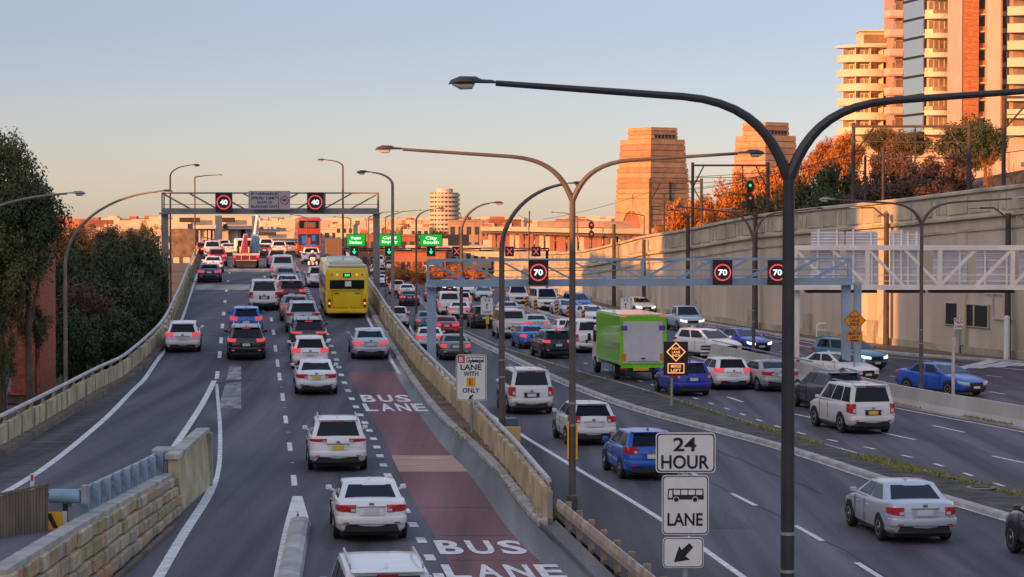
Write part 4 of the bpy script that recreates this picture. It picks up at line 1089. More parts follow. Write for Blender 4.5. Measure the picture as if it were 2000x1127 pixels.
for i, s in enumerate(('RIGHT', 'LANE', 'ENDS')): text_on(bx, s, 1, (c.x, Y - .115, at(0, 680.5 + 6.8 * i, Y).z), 'led_amber', 'lettering', .01, fit=(16 * S, 5 * S))
for (dx, dz, w, h) in ((0, 9, 32, 1.6), (0, -9, 32, 1.6), (-15.5, 0, 1.6, 19), (15.5, 0, 1.6, 19)):
    b = MB(); b.box(c.x + dx * S, Y - .11, at(0, 719, Y).z + dz * S, w * S, .02, h * S); b.build('panel_edge', 'led_amber', bx)
for i, s in enumerate(('MERGE', 'LEFT')): text_on(bx, s, 1, (c.x, Y - .115, at(0, 715 + 8 * i, Y).z), 'led_amber', 'lettering', .01, fit=(20 * S, 5.5 * S))

Y = 117.2; S = Y / FPX; c = at(1669, 626, Y)
sr = thing('merge_sign', 'orange diamond sign reading right lane ends above an orange merge left plate', 'road sign', (c.x, Y, .86))
b = MB(); b.tube([(c.x, Y + .06, .5), (c.x, Y + .06, c.z + .5)], .04, 8); b.build('post', 'steel', sr)
F = lambda a, b_, d: (c.x + a, Y - d, c.z + b_)
r_ = 23 * S; dm = lambda k: [(k, 0), (0, k), (-k, 0), (0, -k)]
b = MB(); b.prism(dm(r_), 0, .02, F); dp = b.build('diamond_plate', 'sign_or', sr)
b = MB(); b.prism(dm(r_ * .93), .02, .023, F); b.build('border', 'ink', dp)
b = MB(); b.prism(dm(r_ * .87), .023, .026, F); b.build('face', 'sign_or', dp)
for i, (s, w) in enumerate((('RIGHT', 19), ('LANE', 20), ('ENDS', 17))): text_on(dp, s, 1, (c.x, Y - .03, at(0, 618.5 + 7.6 * i, Y).z), 'ink', 'lettering', .015, fit=(w * S, 5.6 * S))
m2 = plate(sr, c.x, Y, at(0, 657, Y).z, 31 * S, 22 * S, 'sign_or', rad=.04)
for i, (s, w) in enumerate((('MERGE', 24), ('LEFT', 17))): text_on(m2, s, 1, (c.x, Y - .03, at(0, 651.5 + 7.5 * i, Y).z), 'ink', 'lettering', .015, fit=(w * S, 5.5 * S))
b = MB(); b.box(c.x, Y - .03, at(0, 665, Y).z, 18 * S, .006, 2 * S); b.build('bar', 'ink', m2)

def small_sign(label, px, pyc, w, h, pyb, lines, base=None, arrow=None, zb=.12):
    q = G(px, pyb, z0); Y = q.y; S = Y / FPX; c = at(px, pyc, Y)
    t = thing('small_sign', label, 'road sign', (q.x, Y, zb))
    b = MB(); b.tube([(c.x, Y + .05, zb), (c.x, Y + .05, c.z + h * S * .4)], .04, 7); b.build('post', 'steel', t)
    p = plate(t, c.x, Y, c.z, w * S, h * S, rad=.05)
    for s, dy, ww, hh, m_ in lines: text_on(p, s, 1, (c.x, Y - .03, c.z - dy * S), m_, 'lettering', .01, fit=(ww * S, hh * S))
    if arrow:
        F = lambda a, b_, d: (c.x + a * S, Y - .027 - d, c.z + b_ * S)
        b = MB(); b.prism([(-.8, -6), (.8, -6), (.8, 2), (2.6, 2), (0, 6), (-2.6, 2), (-.8, 2)], 0, .004, F); b.build('arrow', 'ink', p)
    return t
t = small_sign('white lane sign with an up arrow on a slim post in the median strip', 951, 598, 25, 34, 668, [('T3', -11.5, 12, 5.5, 'ink'), ('LANE', 11.5, 17, 5, 'ink')], arrow=True)
b = MB(); q = G(952, 668, z0); c = at(952, 625, q.y); b.box(c.x, q.y - .02, c.z, .22, .08, .5); b.build('marker', 'sign_ye', t)
small_sign('white lane sign with an up arrow against the wall above the green truck', 1222, 597, 21, 31, 657, [('T3', -10.5, 10, 5, 'ink'), ('LANE', 10.5, 15, 4.5, 'ink')], arrow=True)
t = small_sign('white no stopping sign with two red roundels in front of the wall vent', 1874, 632, 22, 24, 694, [('NO', -1, 9, 4, 'ink'), ('STOPPING', 6, 18, 4, 'ink')])
q = G(1874, 694, z0); c = at(1874, 632, q.y); S = q.y / FPX
for dx in (-5, 5):
    b = MB(); b.ring(2.4 * S, 4.0 * S, 0, .006, lambda a, bb, d: (c.x + dx * S + a, q.y - .027 - d, c.z + 6.5 * S + bb), 14); b.build('roundel', 'sign_red', t)
# pump trolley beside that sign
q = G(1888, 694, z0); t = thing('pump_trolley', 'small dark pump frame on the footway under the wall vent', 'pump', (q.x, q.y, .13))
b = MB()
for x in (-.4, .4):
    for y in (-.2, .2): b.bar((x, y, 0), (x, y, .45), .05, .05)
b.bar((-.4, -.2, .45), (.4, -.2, .45), .05, .05); b.bar((-.4, .2, .45), (.4, .2, .45), .05, .05); b.build('frame', 'trim', t, False)
b = MB(); b.tube([(-.25, 0, .3), (.25, 0, .3)], .16, 10); b.build('motor', 'trim', t, False)

# ------------------------------------------------------------------ railway: masts, portals, wires, signals
def zterr(Y): return W_top(Y) - 1.0
def portal(label, xa_, xb_, Ya, Yb, top_px, extra=(), m='timber', brace=True):
    pa, pb = at(xa_, top_px, Ya), at(xb_, top_px, Yb)
    t = thing('catenary_portal', label, 'catenary portal', (pa.x, Ya, zterr(Ya)), 0, 'railway catenary portals')
    for p in (pa, pb):
        b = MB(); b.tube([(p.x, p.y, zterr(p.y) - .5), (p.x, p.y, p.z + .25)], .13, 8); b.build('mast', m, t)
    b = MB(); b.bar(pa, pb, .14, .16); b.build('beam', m, t)
    for e in extra:
        p = pa.lerp(pb, e); b = MB(); b.bar(p, p - Vector((0, 0, 2.6)), .08, .08); b.build('dropper', m, t)
    if brace:
        for p, q in ((pa, pb), (pb, pa)):
            d = (q - p).normalized(); b = MB(); b.bar(p - Vector((0, 0, 1.9)), p + d * 2.2, .08, .08); b.build('brace', m, t)
    b = MB(); b.bar(pa - Vector((0, 0, 1.0)), pb - Vector((0, 0, 1.0)), .05, .05); b.build('lower_beam', m, t)
    return t
portal('nearer rust-coloured railway portal over the brown shrubs', 1667, 1893, 160, 150, 247, (.55,))
portal('railway portal in front of the orange bushes beside the second pylon', 1353, 1500, 203, 190, 323, (.68,))
portal('tall railway portal at the edge beside the orange bare tree', 1961, 2120, 141, 136, 190)
portal('small far railway portal against the first pylon', 1270, 1370, 226, 217, 354, (), 'timber', True)
for px, Y, ty, lb in ((1297, 222, 378, 'thin railway mast left of the portal'), (1518, 186, 372, 'slender railway mast behind the big lamp fork'), (1690, 158, 305, 'short pale mast on the wall top'), (1725, 155, 285, 'white railway mast among the brown shrubs'), (1034, 300, 412, 'dark mast over the station canopy')):
    p = at(px, ty, Y); t = thing('railway_mast', lb, 'mast', (p.x, Y, zterr(Y) - .5)); b = MB(); b.tube([(0, 0, 0), (0, 0, p.z - zterr(Y) + .5)], .09, 7); b.build('mast', 'timber', t, False)
    b = MB(); b.bar((0, 0, p.z - zterr(Y) - .6), (-1.4, 0, p.z - zterr(Y)), .05, .05); b.build('bracket', 'timber', t, False)
for i, (xa_, ya_, Ya, xb_, yb_, Yb) in enumerate(((1360, 345, 202, 2050, 255, 138), (1360, 358, 202, 1690, 290, 158), (1300, 372, 220, 1670, 300, 160), (1690, 300, 158, 2050, 285, 138), (1060, 428, 290, 1353, 345, 203), (1275, 370, 225, 1480, 345, 191))):
    p, q = at(xa_, ya_, Ya), at(xb_, yb_, Yb); pts = [p.lerp(q, k / 8) - Vector((0, 0, .9 * 4 * (k / 8) * (1 - k / 8) * .5)) for k in range(9)]
    b = MB(); b.tube(pts, .022, 4); o = b.build('overhead_wire', 'wire'); tag(o, ('upper sagging railway wire reaching the tall mast at the edge', 'sagging railway wire ending at the near portal', 'low railway wire from the far portal to the near portal', 'railway wire between the near portal and the tall edge mast', 'railway wire over the station canopy', 'short railway wire between the two far portals')[i], 'overhead wire', 'overhead railway wires')
def rail_signal(label, px, py, Y, aspect):
    p = at(px, py, Y); zb = zterr(Y) - .5
    t = thing('rail_signal', label, 'railway signal', (p.x, Y + .15, zb))
    b = MB(); b.tube([(p.x, Y + .15, zb), (p.x, Y + .15, p.z + .3)], .08, 7); b.build('post', 'timber', t)
    for dz, on in ((.55, True), (-.45, False)):
        b = MB(); n = 14; b.prism([(.32 * math.cos(2*math.pi*k/n), .46 * math.sin(2*math.pi*k/n)) for k in range(n)], 0, .14, lambda a, bb, d: (p.x + a, Y - d, p.z + dz + bb)); hd = b.build('signal_head', 'black_box', t)
        b = MB(); b.prism([(.11 * math.cos(2*math.pi*k/12), .11 * math.sin(2*math.pi*k/12)) for k in range(12)], .14, .16, lambda a, bb, d: (p.x + a, Y - d, p.z + dz + .05 + bb)); b.build('lens', 'led_arrow' if (on and aspect == 'g') else 'led_red', hd)
rail_signal('railway signal showing green on a post in front of the orange bushes', 1465, 377, 188, 'g')
rail_signal('railway signal showing red beside the brown double lamp', 1155, 450, 262, 'r')
# ------------------------------------------------------------------ cars
CAR = dict(
 sedan=dict(L=4.75, W=1.82, H=1.41, r=.325, belt=.98, gh=(-1.80, 1.10, -1.10, .10, .92, .75),
   st=[(-2.375, .80, .44, .80), (-2.31, .90, .30, 1.00), (-2.08, .965, .24, 1.06), (-1.6, 1, .22, 1.04), (0, 1, .2, .97), (.95, .99, .2, .97), (1.65, .96, .22, .86), (2.18, .88, .25, .74), (2.375, .72, .34, .62)], tl=(.44, .76, .95), pz=.80),
 hatch=dict(L=4.2, W=1.76, H=1.50, r=.315, belt=1.00, gh=(-2.02, 1.0, -1.62, .02, .92, .74),
   st=[(-2.1, .82, .42, .85), (-2.05, .92, .30, 1.02), (-1.8, .98, .24, 1.06), (-1, 1, .22, 1.03), (0, 1, .2, .99), (.85, .99, .2, .99), (1.5, .96, .22, .89), (1.95, .88, .25, .77), (2.1, .74, .34, .65)], tl=(.56, .82, 1.06), pz=.76),
 suv=dict(L=4.65, W=1.86, H=1.64, r=.36, belt=1.10, gh=(-2.22, 1.1, -1.88, .10, .93, .76),
   st=[(-2.325, .82, .46, .92), (-2.27, .92, .36, 1.12), (-2.0, .98, .28, 1.16), (-1, 1, .26, 1.13), (0, 1, .25, 1.09), (.95, .99, .25, 1.09), (1.65, .96, .27, 1.0), (2.15, .88, .3, .88), (2.325, .74, .4, .74)], tl=(.56, .92, 1.10), pz=.80),
 wagon=dict(L=4.8, W=1.86, H=1.86, r=.38, belt=1.16, gh=(-2.33, 1.2, -2.16, .42, .94, .80),
   st=[(-2.4, .90, .46, 1.0), (-2.36, .95, .38, 1.17), (-2.15, .985, .3, 1.19), (-1, 1, .28, 1.17), (0, 1, .27, 1.14), (1.1, .99, .27, 1.14), (1.7, .97, .29, 1.08), (2.2, .9, .32, .96), (2.4, .8, .42, .82)], tl=(.74, .78, 1.16), pz=.82),
 van=dict(L=4.95, W=1.88, H=1.98, r=.34, belt=1.16, gh=(-2.43, 2.1, -2.33, 1.28, .96, .84),
   st=[(-2.475, .92, .4, 1.05), (-2.44, .96, .3, 1.17), (-2.2, .99, .24, 1.18), (-1, 1, .22, 1.17), (0, 1, .22, 1.16), (1.3, .99, .22, 1.14), (1.95, .96, .24, 1.08), (2.35, .9, .27, .92), (2.475, .8, .36, .76)], tl=(.80, .74, 1.15), pz=.72),
 ute=dict(L=5.2, W=1.88, H=1.80, r=.38, belt=1.14, gh=(-.75, 1.35, -.60, .55, .93, .76),
   st=[(-2.6, .92, .5, .98), (-2.57, .95, .42, 1.10), (-2.3, .99, .36, 1.12), (-.8, 1, .3, 1.13), (0, 1, .28, 1.13), (1.2, .99, .28, 1.13), (1.9, .97, .3, 1.06), (2.45, .9, .33, .94), (2.6, .8, .42, .80)], tl=(.80, .66, 1.05), pz=.82),
)
def variant(k, **kw): d = dict(CAR[k]); d.update(kw); return d
CAR['sedan2'] = variant('sedan', tl=(.60, .72, .93), gh=(-1.72, 1.05, -1.00, .15, .91, .73), H=1.43, pz=.80, W=1.79)
CAR['hatch2'] = variant('hatch', tl=(.74, .80, 1.10), gh=(-2.02, 1.05, -1.72, .05, .93, .76), H=1.54, pz=.78)
CAR['suv2'] = variant('suv', tl=(.40, .96, 1.07), gh=(-2.24, 1.12, -1.96, .05, .93, .77), H=1.67, pz=.79)
def lerp3(a, b, t): return tuple(x + (y - x) * t for x, y in zip(a, b))
def build_car(kind, front):
    """list of (part name, mesh, slot, parent part) in local axes: travel +Y, origin on the ground under the middle"""
    k = CAR[kind]; w = k['W'] / 2; out = []
    b = MB(); rows = []
    for y, wf, zb, zt in k['st']:
        x = w * wf; zm = zb + (zt - zb) * .52
        half = [(0, zb), (x * .84, zb), (x * .955, zb + .10), (x, zm), (x * .985, zt - .13), (x * .945, zt - .035), (x * .84, zt), (x * .4, zt + .02), (0, zt + .025)]
        end = y == k['st'][0][0]
        P_ = lambda a, z: (a, y - (.055 * (1 - (a / x) ** 2) if end else 0), z)
        rows.append([P_(a, z) for a, z in half] + [P_(-a, z) for a, z in reversed(half[1:-1])])
    b.sweep(rows)
    yrb, yfb, yrr, yfr, wb, wr = k['gh']; zb = k['belt'] - .02; H = k['H']
    cb = [(-w*wb*.97, yrb, zb), (w*wb*.97, yrb, zb), (w*wb, yfb, zb), (-w*wb, yfb, zb)]
    ct = [(-w*wr*.97, yrr, H-.05), (w*wr*.97, yrr, H-.05), (w*wr*.97, yfr, H-.05), (-w*wr*.97, yfr, H-.05)]
    g = MB(); vs = cb + ct; fs = [(0, 1, 5, 4), (1, 2, 6, 5), (2, 3, 7, 6), (3, 0, 4, 7)]
    n = 5; idx = {}
    for j in range(n):
        for i in range(n):
            u, v = i / (n - 1), j / (n - 1)
            if (i in (0, n-1)) and (j in (0, n-1)): idx[i, j] = 4 + {(0, 0): 0, (1, 0): 1, (1, 1): 2, (0, 1): 3}[(i // (n-1), j // (n-1))]; continue
            p = lerp3(lerp3(ct[0], ct[1], u), lerp3(ct[3], ct[2], u), v)
            cr = .05 * (1 - (2*u-1)**4) * (.35 + .65 * (1 - (2*v-1)**4))
            vs.append((p[0], p[1], p[2] + cr)); idx[i, j] = len(vs) - 1
    for j in range(n-1):
        for i in range(n-1): fs.append((idx[i, j], idx[i+1, j], idx[i+1, j+1], idx[i, j+1]))
    # side faces must share the roof edge vertices
    def edge(lst): return [idx[p] for p in lst]
    fs[0] = tuple([0, 1] + edge([(n-1-i, 0) for i in range(n)])); fs[1] = tuple([1, 2] + edge([(n-1, n-1-j) for j in range(n)]))
    fs[2] = tuple([2, 3] + edge([(i, n-1) for i in range(n)])); fs[3] = tuple([3, 0] + edge([(0, j) for j in range(n)]))
    b.add(vs, fs)
    out.append(('body', b.mesh('body', .035, 2, True, 42), 'paint', None))
    def panel(name, q, u0, u1, v0, v1, m, off=.012, arc=.0, parent=None):
        A, B, C, D = map(Vector, q); nrm = (B - A).cross(D - A).normalized()
        mid = (A + B + C + D) / 4
        if nrm.dot(mid - Vector((0, -.1, .8))) < 0: nrm = -nrm
        f = lambda u, v: A.lerp(B, u).lerp(D.lerp(C, u), v)
        bb = MB(); rws = []
        for dd in (-.01, off):
            r_ = []
            for (u, v) in ((u0, v0), (u1, v0), (u1 - (u1-u0)*.03, v1), (u0 + (u1-u0)*.03, v1)): r_.append(f(u, v) + nrm * dd)
            rws.append(r_)
        bb.sweep(rws); out.append((name, bb.mesh(name, .006, 1), m, parent))
    Q_r = (cb[0], cb[1], ct[1], ct[0]); Q_f = (cb[3], cb[2], ct[2], ct[3])
    van = kind == 'van'
    panel('rear_window', Q_r, .085, .915, .30 if van else .12, .90, 'glass')
    panel('windscreen', Q_f, .05, .95, .06, .94, 'glass')
    for s_ in (0, 1):
        q = (cb[1], cb[2], ct[2], ct[1]) if s_ else (cb[0], cb[3], ct[3], ct[0])
        if kind == 'ute': rng = ((.10, .46), (.52, .92))
        elif kind in ('wagon', 'van'): rng = ((.04, .28), (.31, .60), (.63, .93))
        else: rng = ((.12, .49), (.53, .93))
        for a, c in rng: panel('side_window', q, a, c, .10, .90, 'glass')
    y0, y1 = k['st'][0][0], k['st'][-1][0]; s1, s2 = k['st'][1], k['st'][2]
    ix, z0_, z1_ = k['tl']
    for sg in (-1, 1):
        bb = MB(); cols = [(ix, y0 - .05), (k['st'][0][1] * .99, y0 - .012), (s1[1] * 1.0, s1[0] - .012), (s2[1] * 1.0, s2[0] + .0), (s2[1] * 1.008, s2[0] + .1)]
        rws = []
        for i, (xf, yy) in enumerate(cols):
            t = i / 4; zz0 = z0_ + (.05 * t); zz1 = z1_ - .01 * t
            rws.append([(sg * w * xf, yy, zz0), (sg * w * xf, yy, zz1), (sg * w * (xf - .04), yy + .07, zz1), (sg * w * (xf - .04), yy + .07, zz0)])
        bb.sweep(rws); out.append(('tail_light', bb.mesh('tail_light', .01, 1, True), 'tail', None))
        bb = MB(); e1, e2 = k['st'][-2], k['st'][-3]; zt = k['st'][-1][3]
        cols = [(.46, y1 + .012), (k['st'][-1][1], y1 + .01), (e1[1] * 1.0, e1[0] + .012), (e1[1] * 1.02, e1[0] - .2)]
        rws = [[(sg * w * xf, yy, zt - .12 + .03 * i), (sg * w * xf, yy, zt + .01 + .035 * i), (sg * w * (xf - .05), yy - .08, zt + .01 + .035 * i), (sg * w * (xf - .05), yy - .08, zt - .12 + .03 * i)] for i, (xf, yy) in enumerate(cols)]
        bb.sweep(rws); out.append(('headlight', bb.mesh('headlight', .01, 1, True), 'headl', None))
        bb = MB(); mx = w * .98; my = k['gh'][1] - .25
        bb.box(sg * (mx + .075), my, k['belt'] + .06, .16, .1, .12); bb.box(sg * (mx - .01), my, k['belt'] + .0, .1, .06, .06)
        out.append(('mirror', bb.mesh('mirror', .02, 1, True), 'paint', None))
        for yy in (-k['L'] * .295, k['L'] * .305):
            bb = MB(); rr = k['r']; n_ = 16; xo, xi = sg * (w + .012), sg * (w - .2)
            P = lambda r, x: [(x, yy + r * math.cos(2*math.pi*q_/n_), rr + r * math.sin(2*math.pi*q_/n_)) for q_ in range(n_)]
            bb.sweep([P(rr - .03, xi), P(rr, xi + sg * .03), P(rr, xo - sg * .03), P(rr - .03, xo)]); out.append(('wheel', bb.mesh('wheel', 0, 1, True), 'tyre', None)); wi = len(out) - 1
            bb = MB(); bb.sweep([P(rr * .64, xo - sg * .01), P(rr * .62, xo + sg * .008), P(rr * .2, xo - sg * .015), P(rr * .16, xo + sg * .012)]); out.append(('rim', bb.mesh('rim', 0, 1, True, 25), 'rim', wi))
            bb = MB(); A = [(yy + (rr + .06) * math.cos(math.pi*q_/10), rr + (rr + .06) * math.sin(math.pi*q_/10)) for q_ in range(11)]
            bb.prism(A, sg * (w - .12), sg * (w + .004), lambda a, c, d: (d, a, c)); out.append(('wheel_arch', bb.mesh('wheel_arch'), 'trim', None))
    bb = MB(); zb0 = k['st'][0][2]; bb.sweep([[(-w * kk, y0 + .03 - dd, zb0 - .16), (w * kk, y0 + .03 - dd, zb0 - .16), (w * kk * .94, y0 + .03 - dd, zb0 + .03), (-w * kk * .94, y0 + .03 - dd, zb0 + .03)] for dd, kk in ((-.25, .86), (.065, .72))]); out.append(('rear_valance', bb.mesh('rear_valance', .012, 1), 'trim', None))
    bb = MB(); bb.sweep([[(-w * a_, y0 + yo, zb0 + .03), (w * a_, y0 + yo, zb0 + .03), (w * a_, y0 + yo, zb0 + .22), (-w * a_, y0 + yo, zb0 + .22)] for a_, yo in ((.985, .26), (.92, .02), (.80, -.06), (.5, -.085))]); out.append(('rear_bumper', bb.mesh('rear_bumper', .03, 2, True, 50), 'paint', None))
    bb = MB(); bb.box(0, 0, .24, w * 1.7, k['L'] * .86, .16); out.append(('underbody_blocker', bb.mesh('underbody_blocker'), 'trim', None))  # black box added beneath the car to block light and darken its contact shadow
    for sg in (-1, 1):
        bb = MB(); bb.box(sg * w * .66, y0 - .066, zb0 + .07, .2, .02, .035); out.append(('bumper_reflector', bb.mesh('bumper_reflector'), 'tail', None))
    bb = MB(); bb.box(0, y0 - .066, k['pz'], .37, .02, .13); out.append(('number_plate', bb.mesh('number_plate'), 'plate', None))
    bb = MB(); bb.box(0, y0 - .058, k['pz'] + .10, .72, .03, .03); out.append(('plate_garnish', bb.mesh('plate_garnish', .008, 1), 'chrome', None))
    bb = MB(); bb.box(0, y1 - .03, k['st'][-1][3] - .10, w * .82, .1, .20); out.append(('grille', bb.mesh('grille', .012, 1), 'trim', None))
    bb = MB(); bb.box(0, y1 - .03, .36, w * 1.3, .1, .16); out.append(('front_valance', bb.mesh('front_valance', .012, 1), 'trim', None))
    bb = MB(); bb.box(0, y1 + .028, .42, .37, .02, .11); out.append(('number_plate', bb.mesh('number_plate'), 'plate', None))
    bb = MB(); bb.box(0, y0 - .045, k['pz'], .62, .03, .2); out.append(('plate_recess', bb.mesh('plate_recess', .01, 1), 'trim' if kind in ('wagon', 'van', 'ute') else 'paint', None))
    bb = MB(); bb.box(0, y0 - .062, k['pz'] + .17, .12, .02, .07); out.append(('badge', bb.mesh('badge', .008, 1), 'chrome', None))
    for sg in (-1, 1):
        bb = MB(); bb.box(sg * w * (ix + .06), y0 - .055, z0_ + (z1_ - z0_) * .32, .1, .03, (z1_ - z0_) * .34); out.append(('reverse_lamp', bb.mesh('reverse_lamp'), 'headl', None))
    if kind[:5] in ('hatch', 'suv', 'suv2', 'wagon'):
        bb = MB(); bb.sweep([[(-w * wr * .9, yrr + .1, H - .045), (w * wr * .9, yrr + .1, H - .045), (w * wr * .9, yrr + .1, H - .005), (-w * wr * .9, yrr + .1, H - .005)], [(-w * wr * .84, yrr - .13, H - .05), (w * wr * .84, yrr - .13, H - .05), (w * wr * .84, yrr - .13, H - .025), (-w * wr * .84, yrr - .13, H - .025)]]); out.append(('roof_spoiler', bb.mesh('roof_spoiler', .01, 1, True), 'paint', None))
        m1 = Vector(cb[0]).lerp(Vector(cb[1]), .5).lerp(Vector(ct[0]).lerp(Vector(ct[1]), .5), .17); bb = MB(); bb.bar(m1 + Vector((0, -.03, 0)), m1 + Vector((.3, -.02, .05)), .02, .02); out.append(('wiper', bb.mesh('wiper'), 'trim', None))
    if kind != 'van':
        bb = MB(); bb.prism([(yrr + .25, H - .01), (yrr + .5, H + .0), (yrr + .28, H + .07)], -.02, .02, lambda a, c, d: (d, a, c)); out.append(('antenna_fin', bb.mesh('antenna_fin'), 'paint', None))
    # seam of the boot lid / tailgate as a thin dark joint
    zs = k['st'][0][3] - (.26 if kind[:5] == 'sedan' else .34)
    bb = MB(); bb.box(0, y0 - .03, zs, w * 1.3, .07, .016); out.append(('tailgate_seam', bb.mesh('tailgate_seam'), 'trim', None))
    q = (Vector(ct[0]) + Vector(ct[1])) / 2 + Vector((0, -.035, -.055))
    bb = MB(); bb.box(q.x, q.y, q.z, .38, .03, .035); out.append(('high_brake_light', bb.mesh('high_brake_light'), 'tail', None))
    if kind.startswith('suv') or kind == 'wagon':
        for sg in (-1, 1):
            bb = MB(); x = sg * w * wr * .86; bb.tube([(x, yrr + .12, H - .01), (x, yrr + .2, H + .06), (x, yfr - .25, H + .06), (x, yfr - .15, H - .01)], .022, 6); out.append(('roof_rail', bb.mesh('roof_rail', 0, 1, True), 'rail', None))
    if kind == 'ute':
        bb = MB(); bb.box(0, -1.7, 1.135, w * 1.72, 1.6, .03); out.append(('tray_cover', bb.mesh('tray_cover', .01, 1), 'trim', None))
    if kind[:5] in ('sedan', 'hatch', 'suv', 'suv2', 'wagon'):
        for sg in (-1, 1):
            for yy in (-.35, .55):
                bb = MB(); bb.box(sg * (w + .006), yy, k['belt'] - .2, .03, .2, .035); out.append(('door_handle', bb.mesh('door_handle', .008, 1), 'paint', None))
                bb = MB(); bb.box(sg * (w - .003), yy + .32, k['belt'] - .38, .012, .014, .6); out.append(('door_seam', bb.mesh('door_seam'), 'trim', None))
    return out
PROTO = {k: build_car(k, False) for k in CAR}
ncar = 0
def car(kind, col, loc, yaw, label, group, brake=False, plate='w', lights=False, small=False, cover=None, roof=None, fz=0.0):
    global ncar
    ncar += 1; base = kind
    if kind + '2' in CAR and ncar % 5 in (0, 2): kind += '2'
    t = thing({'ute': 'pickup_truck', 'van': 'van', 'suv': 'suv_car', 'wagon': 'wagon_car', 'sedan': 'sedan_car', 'hatch': 'hatchback_car'}[base], label, {'van': 'van', 'ute': 'pickup'}.get(base, 'car'), loc, yaw, group)
    if fz: t.rotation_euler.x = fz
    objs = []
    for name, me, slot, par in PROTO[kind]:
        if small and name in ('badge', 'bumper_reflector', 'wiper', 'antenna_fin', 'plate_recess', 'reverse_lamp', 'door_handle', 'door_seam', 'plate_garnish', 'tailgate_seam', 'wheel_arch', 'roof_rail', 'rim', 'front_valance'): objs.append(None); continue
        m = {'paint': 'c_' + col, 'plate': 'plate_' + plate, 'tail': 'brake' if brake else 'tail', 'headl': 'headlit' if lights else 'headl', 'rail': 'chrome'}.get(slot, slot)
        if cover and name == 'mirror': m = 'c_' + col
        if not me.materials: me.materials.append(None)
        o = bpy.data.objects.new(name, me); COL.objects.link(o)
        o.material_slots[0].link = 'OBJECT'; o.material_slots[0].material = M[m]
        o.parent = objs[par] if (par is not None and objs[par] is not None) else t
        objs.append(o)
    return t
def slope_yaw(f, Y): return -math.atan((f(Y + 3) - f(Y - 3)) / 6.0) * -1
def place(kind, col, px, py, road, label, group, face='r', **k):
    zf = zL if road == 'L' else z0
    if road == 'R' and 'zf' in k: zf = k.pop('zf')
    g = G(px, py, zf); L = CAR[kind]['L']
    ref = {'L': L_d2, 'R': R_med, 'C': R_med2, 'O': R_far, 'G': R_l}[k.pop('ref', 'L' if road == 'L' else 'C')]
    s = (ref(g.y + 4) - ref(g.y - 4)) / 8.0
    if 'yaw' in k: s = k.pop('yaw')
    d = Vector((s, 1, 0)).normalized()
    c = g + d * (L / 2 - .25)
    c.z = zf(c.y)
    yaw = math.atan2(-d.x, d.y)
    tilt = math.atan((zf(c.y + 2) - zf(c.y - 2)) / 4.0) if road == 'L' else 0.0
    if face == 'f': yaw += math.pi; tilt = -tilt
    return car(kind, col, tuple(c), yaw, label, group, small=(FPX / g.y < 17), fz=tilt, **k)
GL, GR, GO = 'cars heading up the bridge lanes', 'cars heading down the motorway', 'oncoming cars beside the wall'
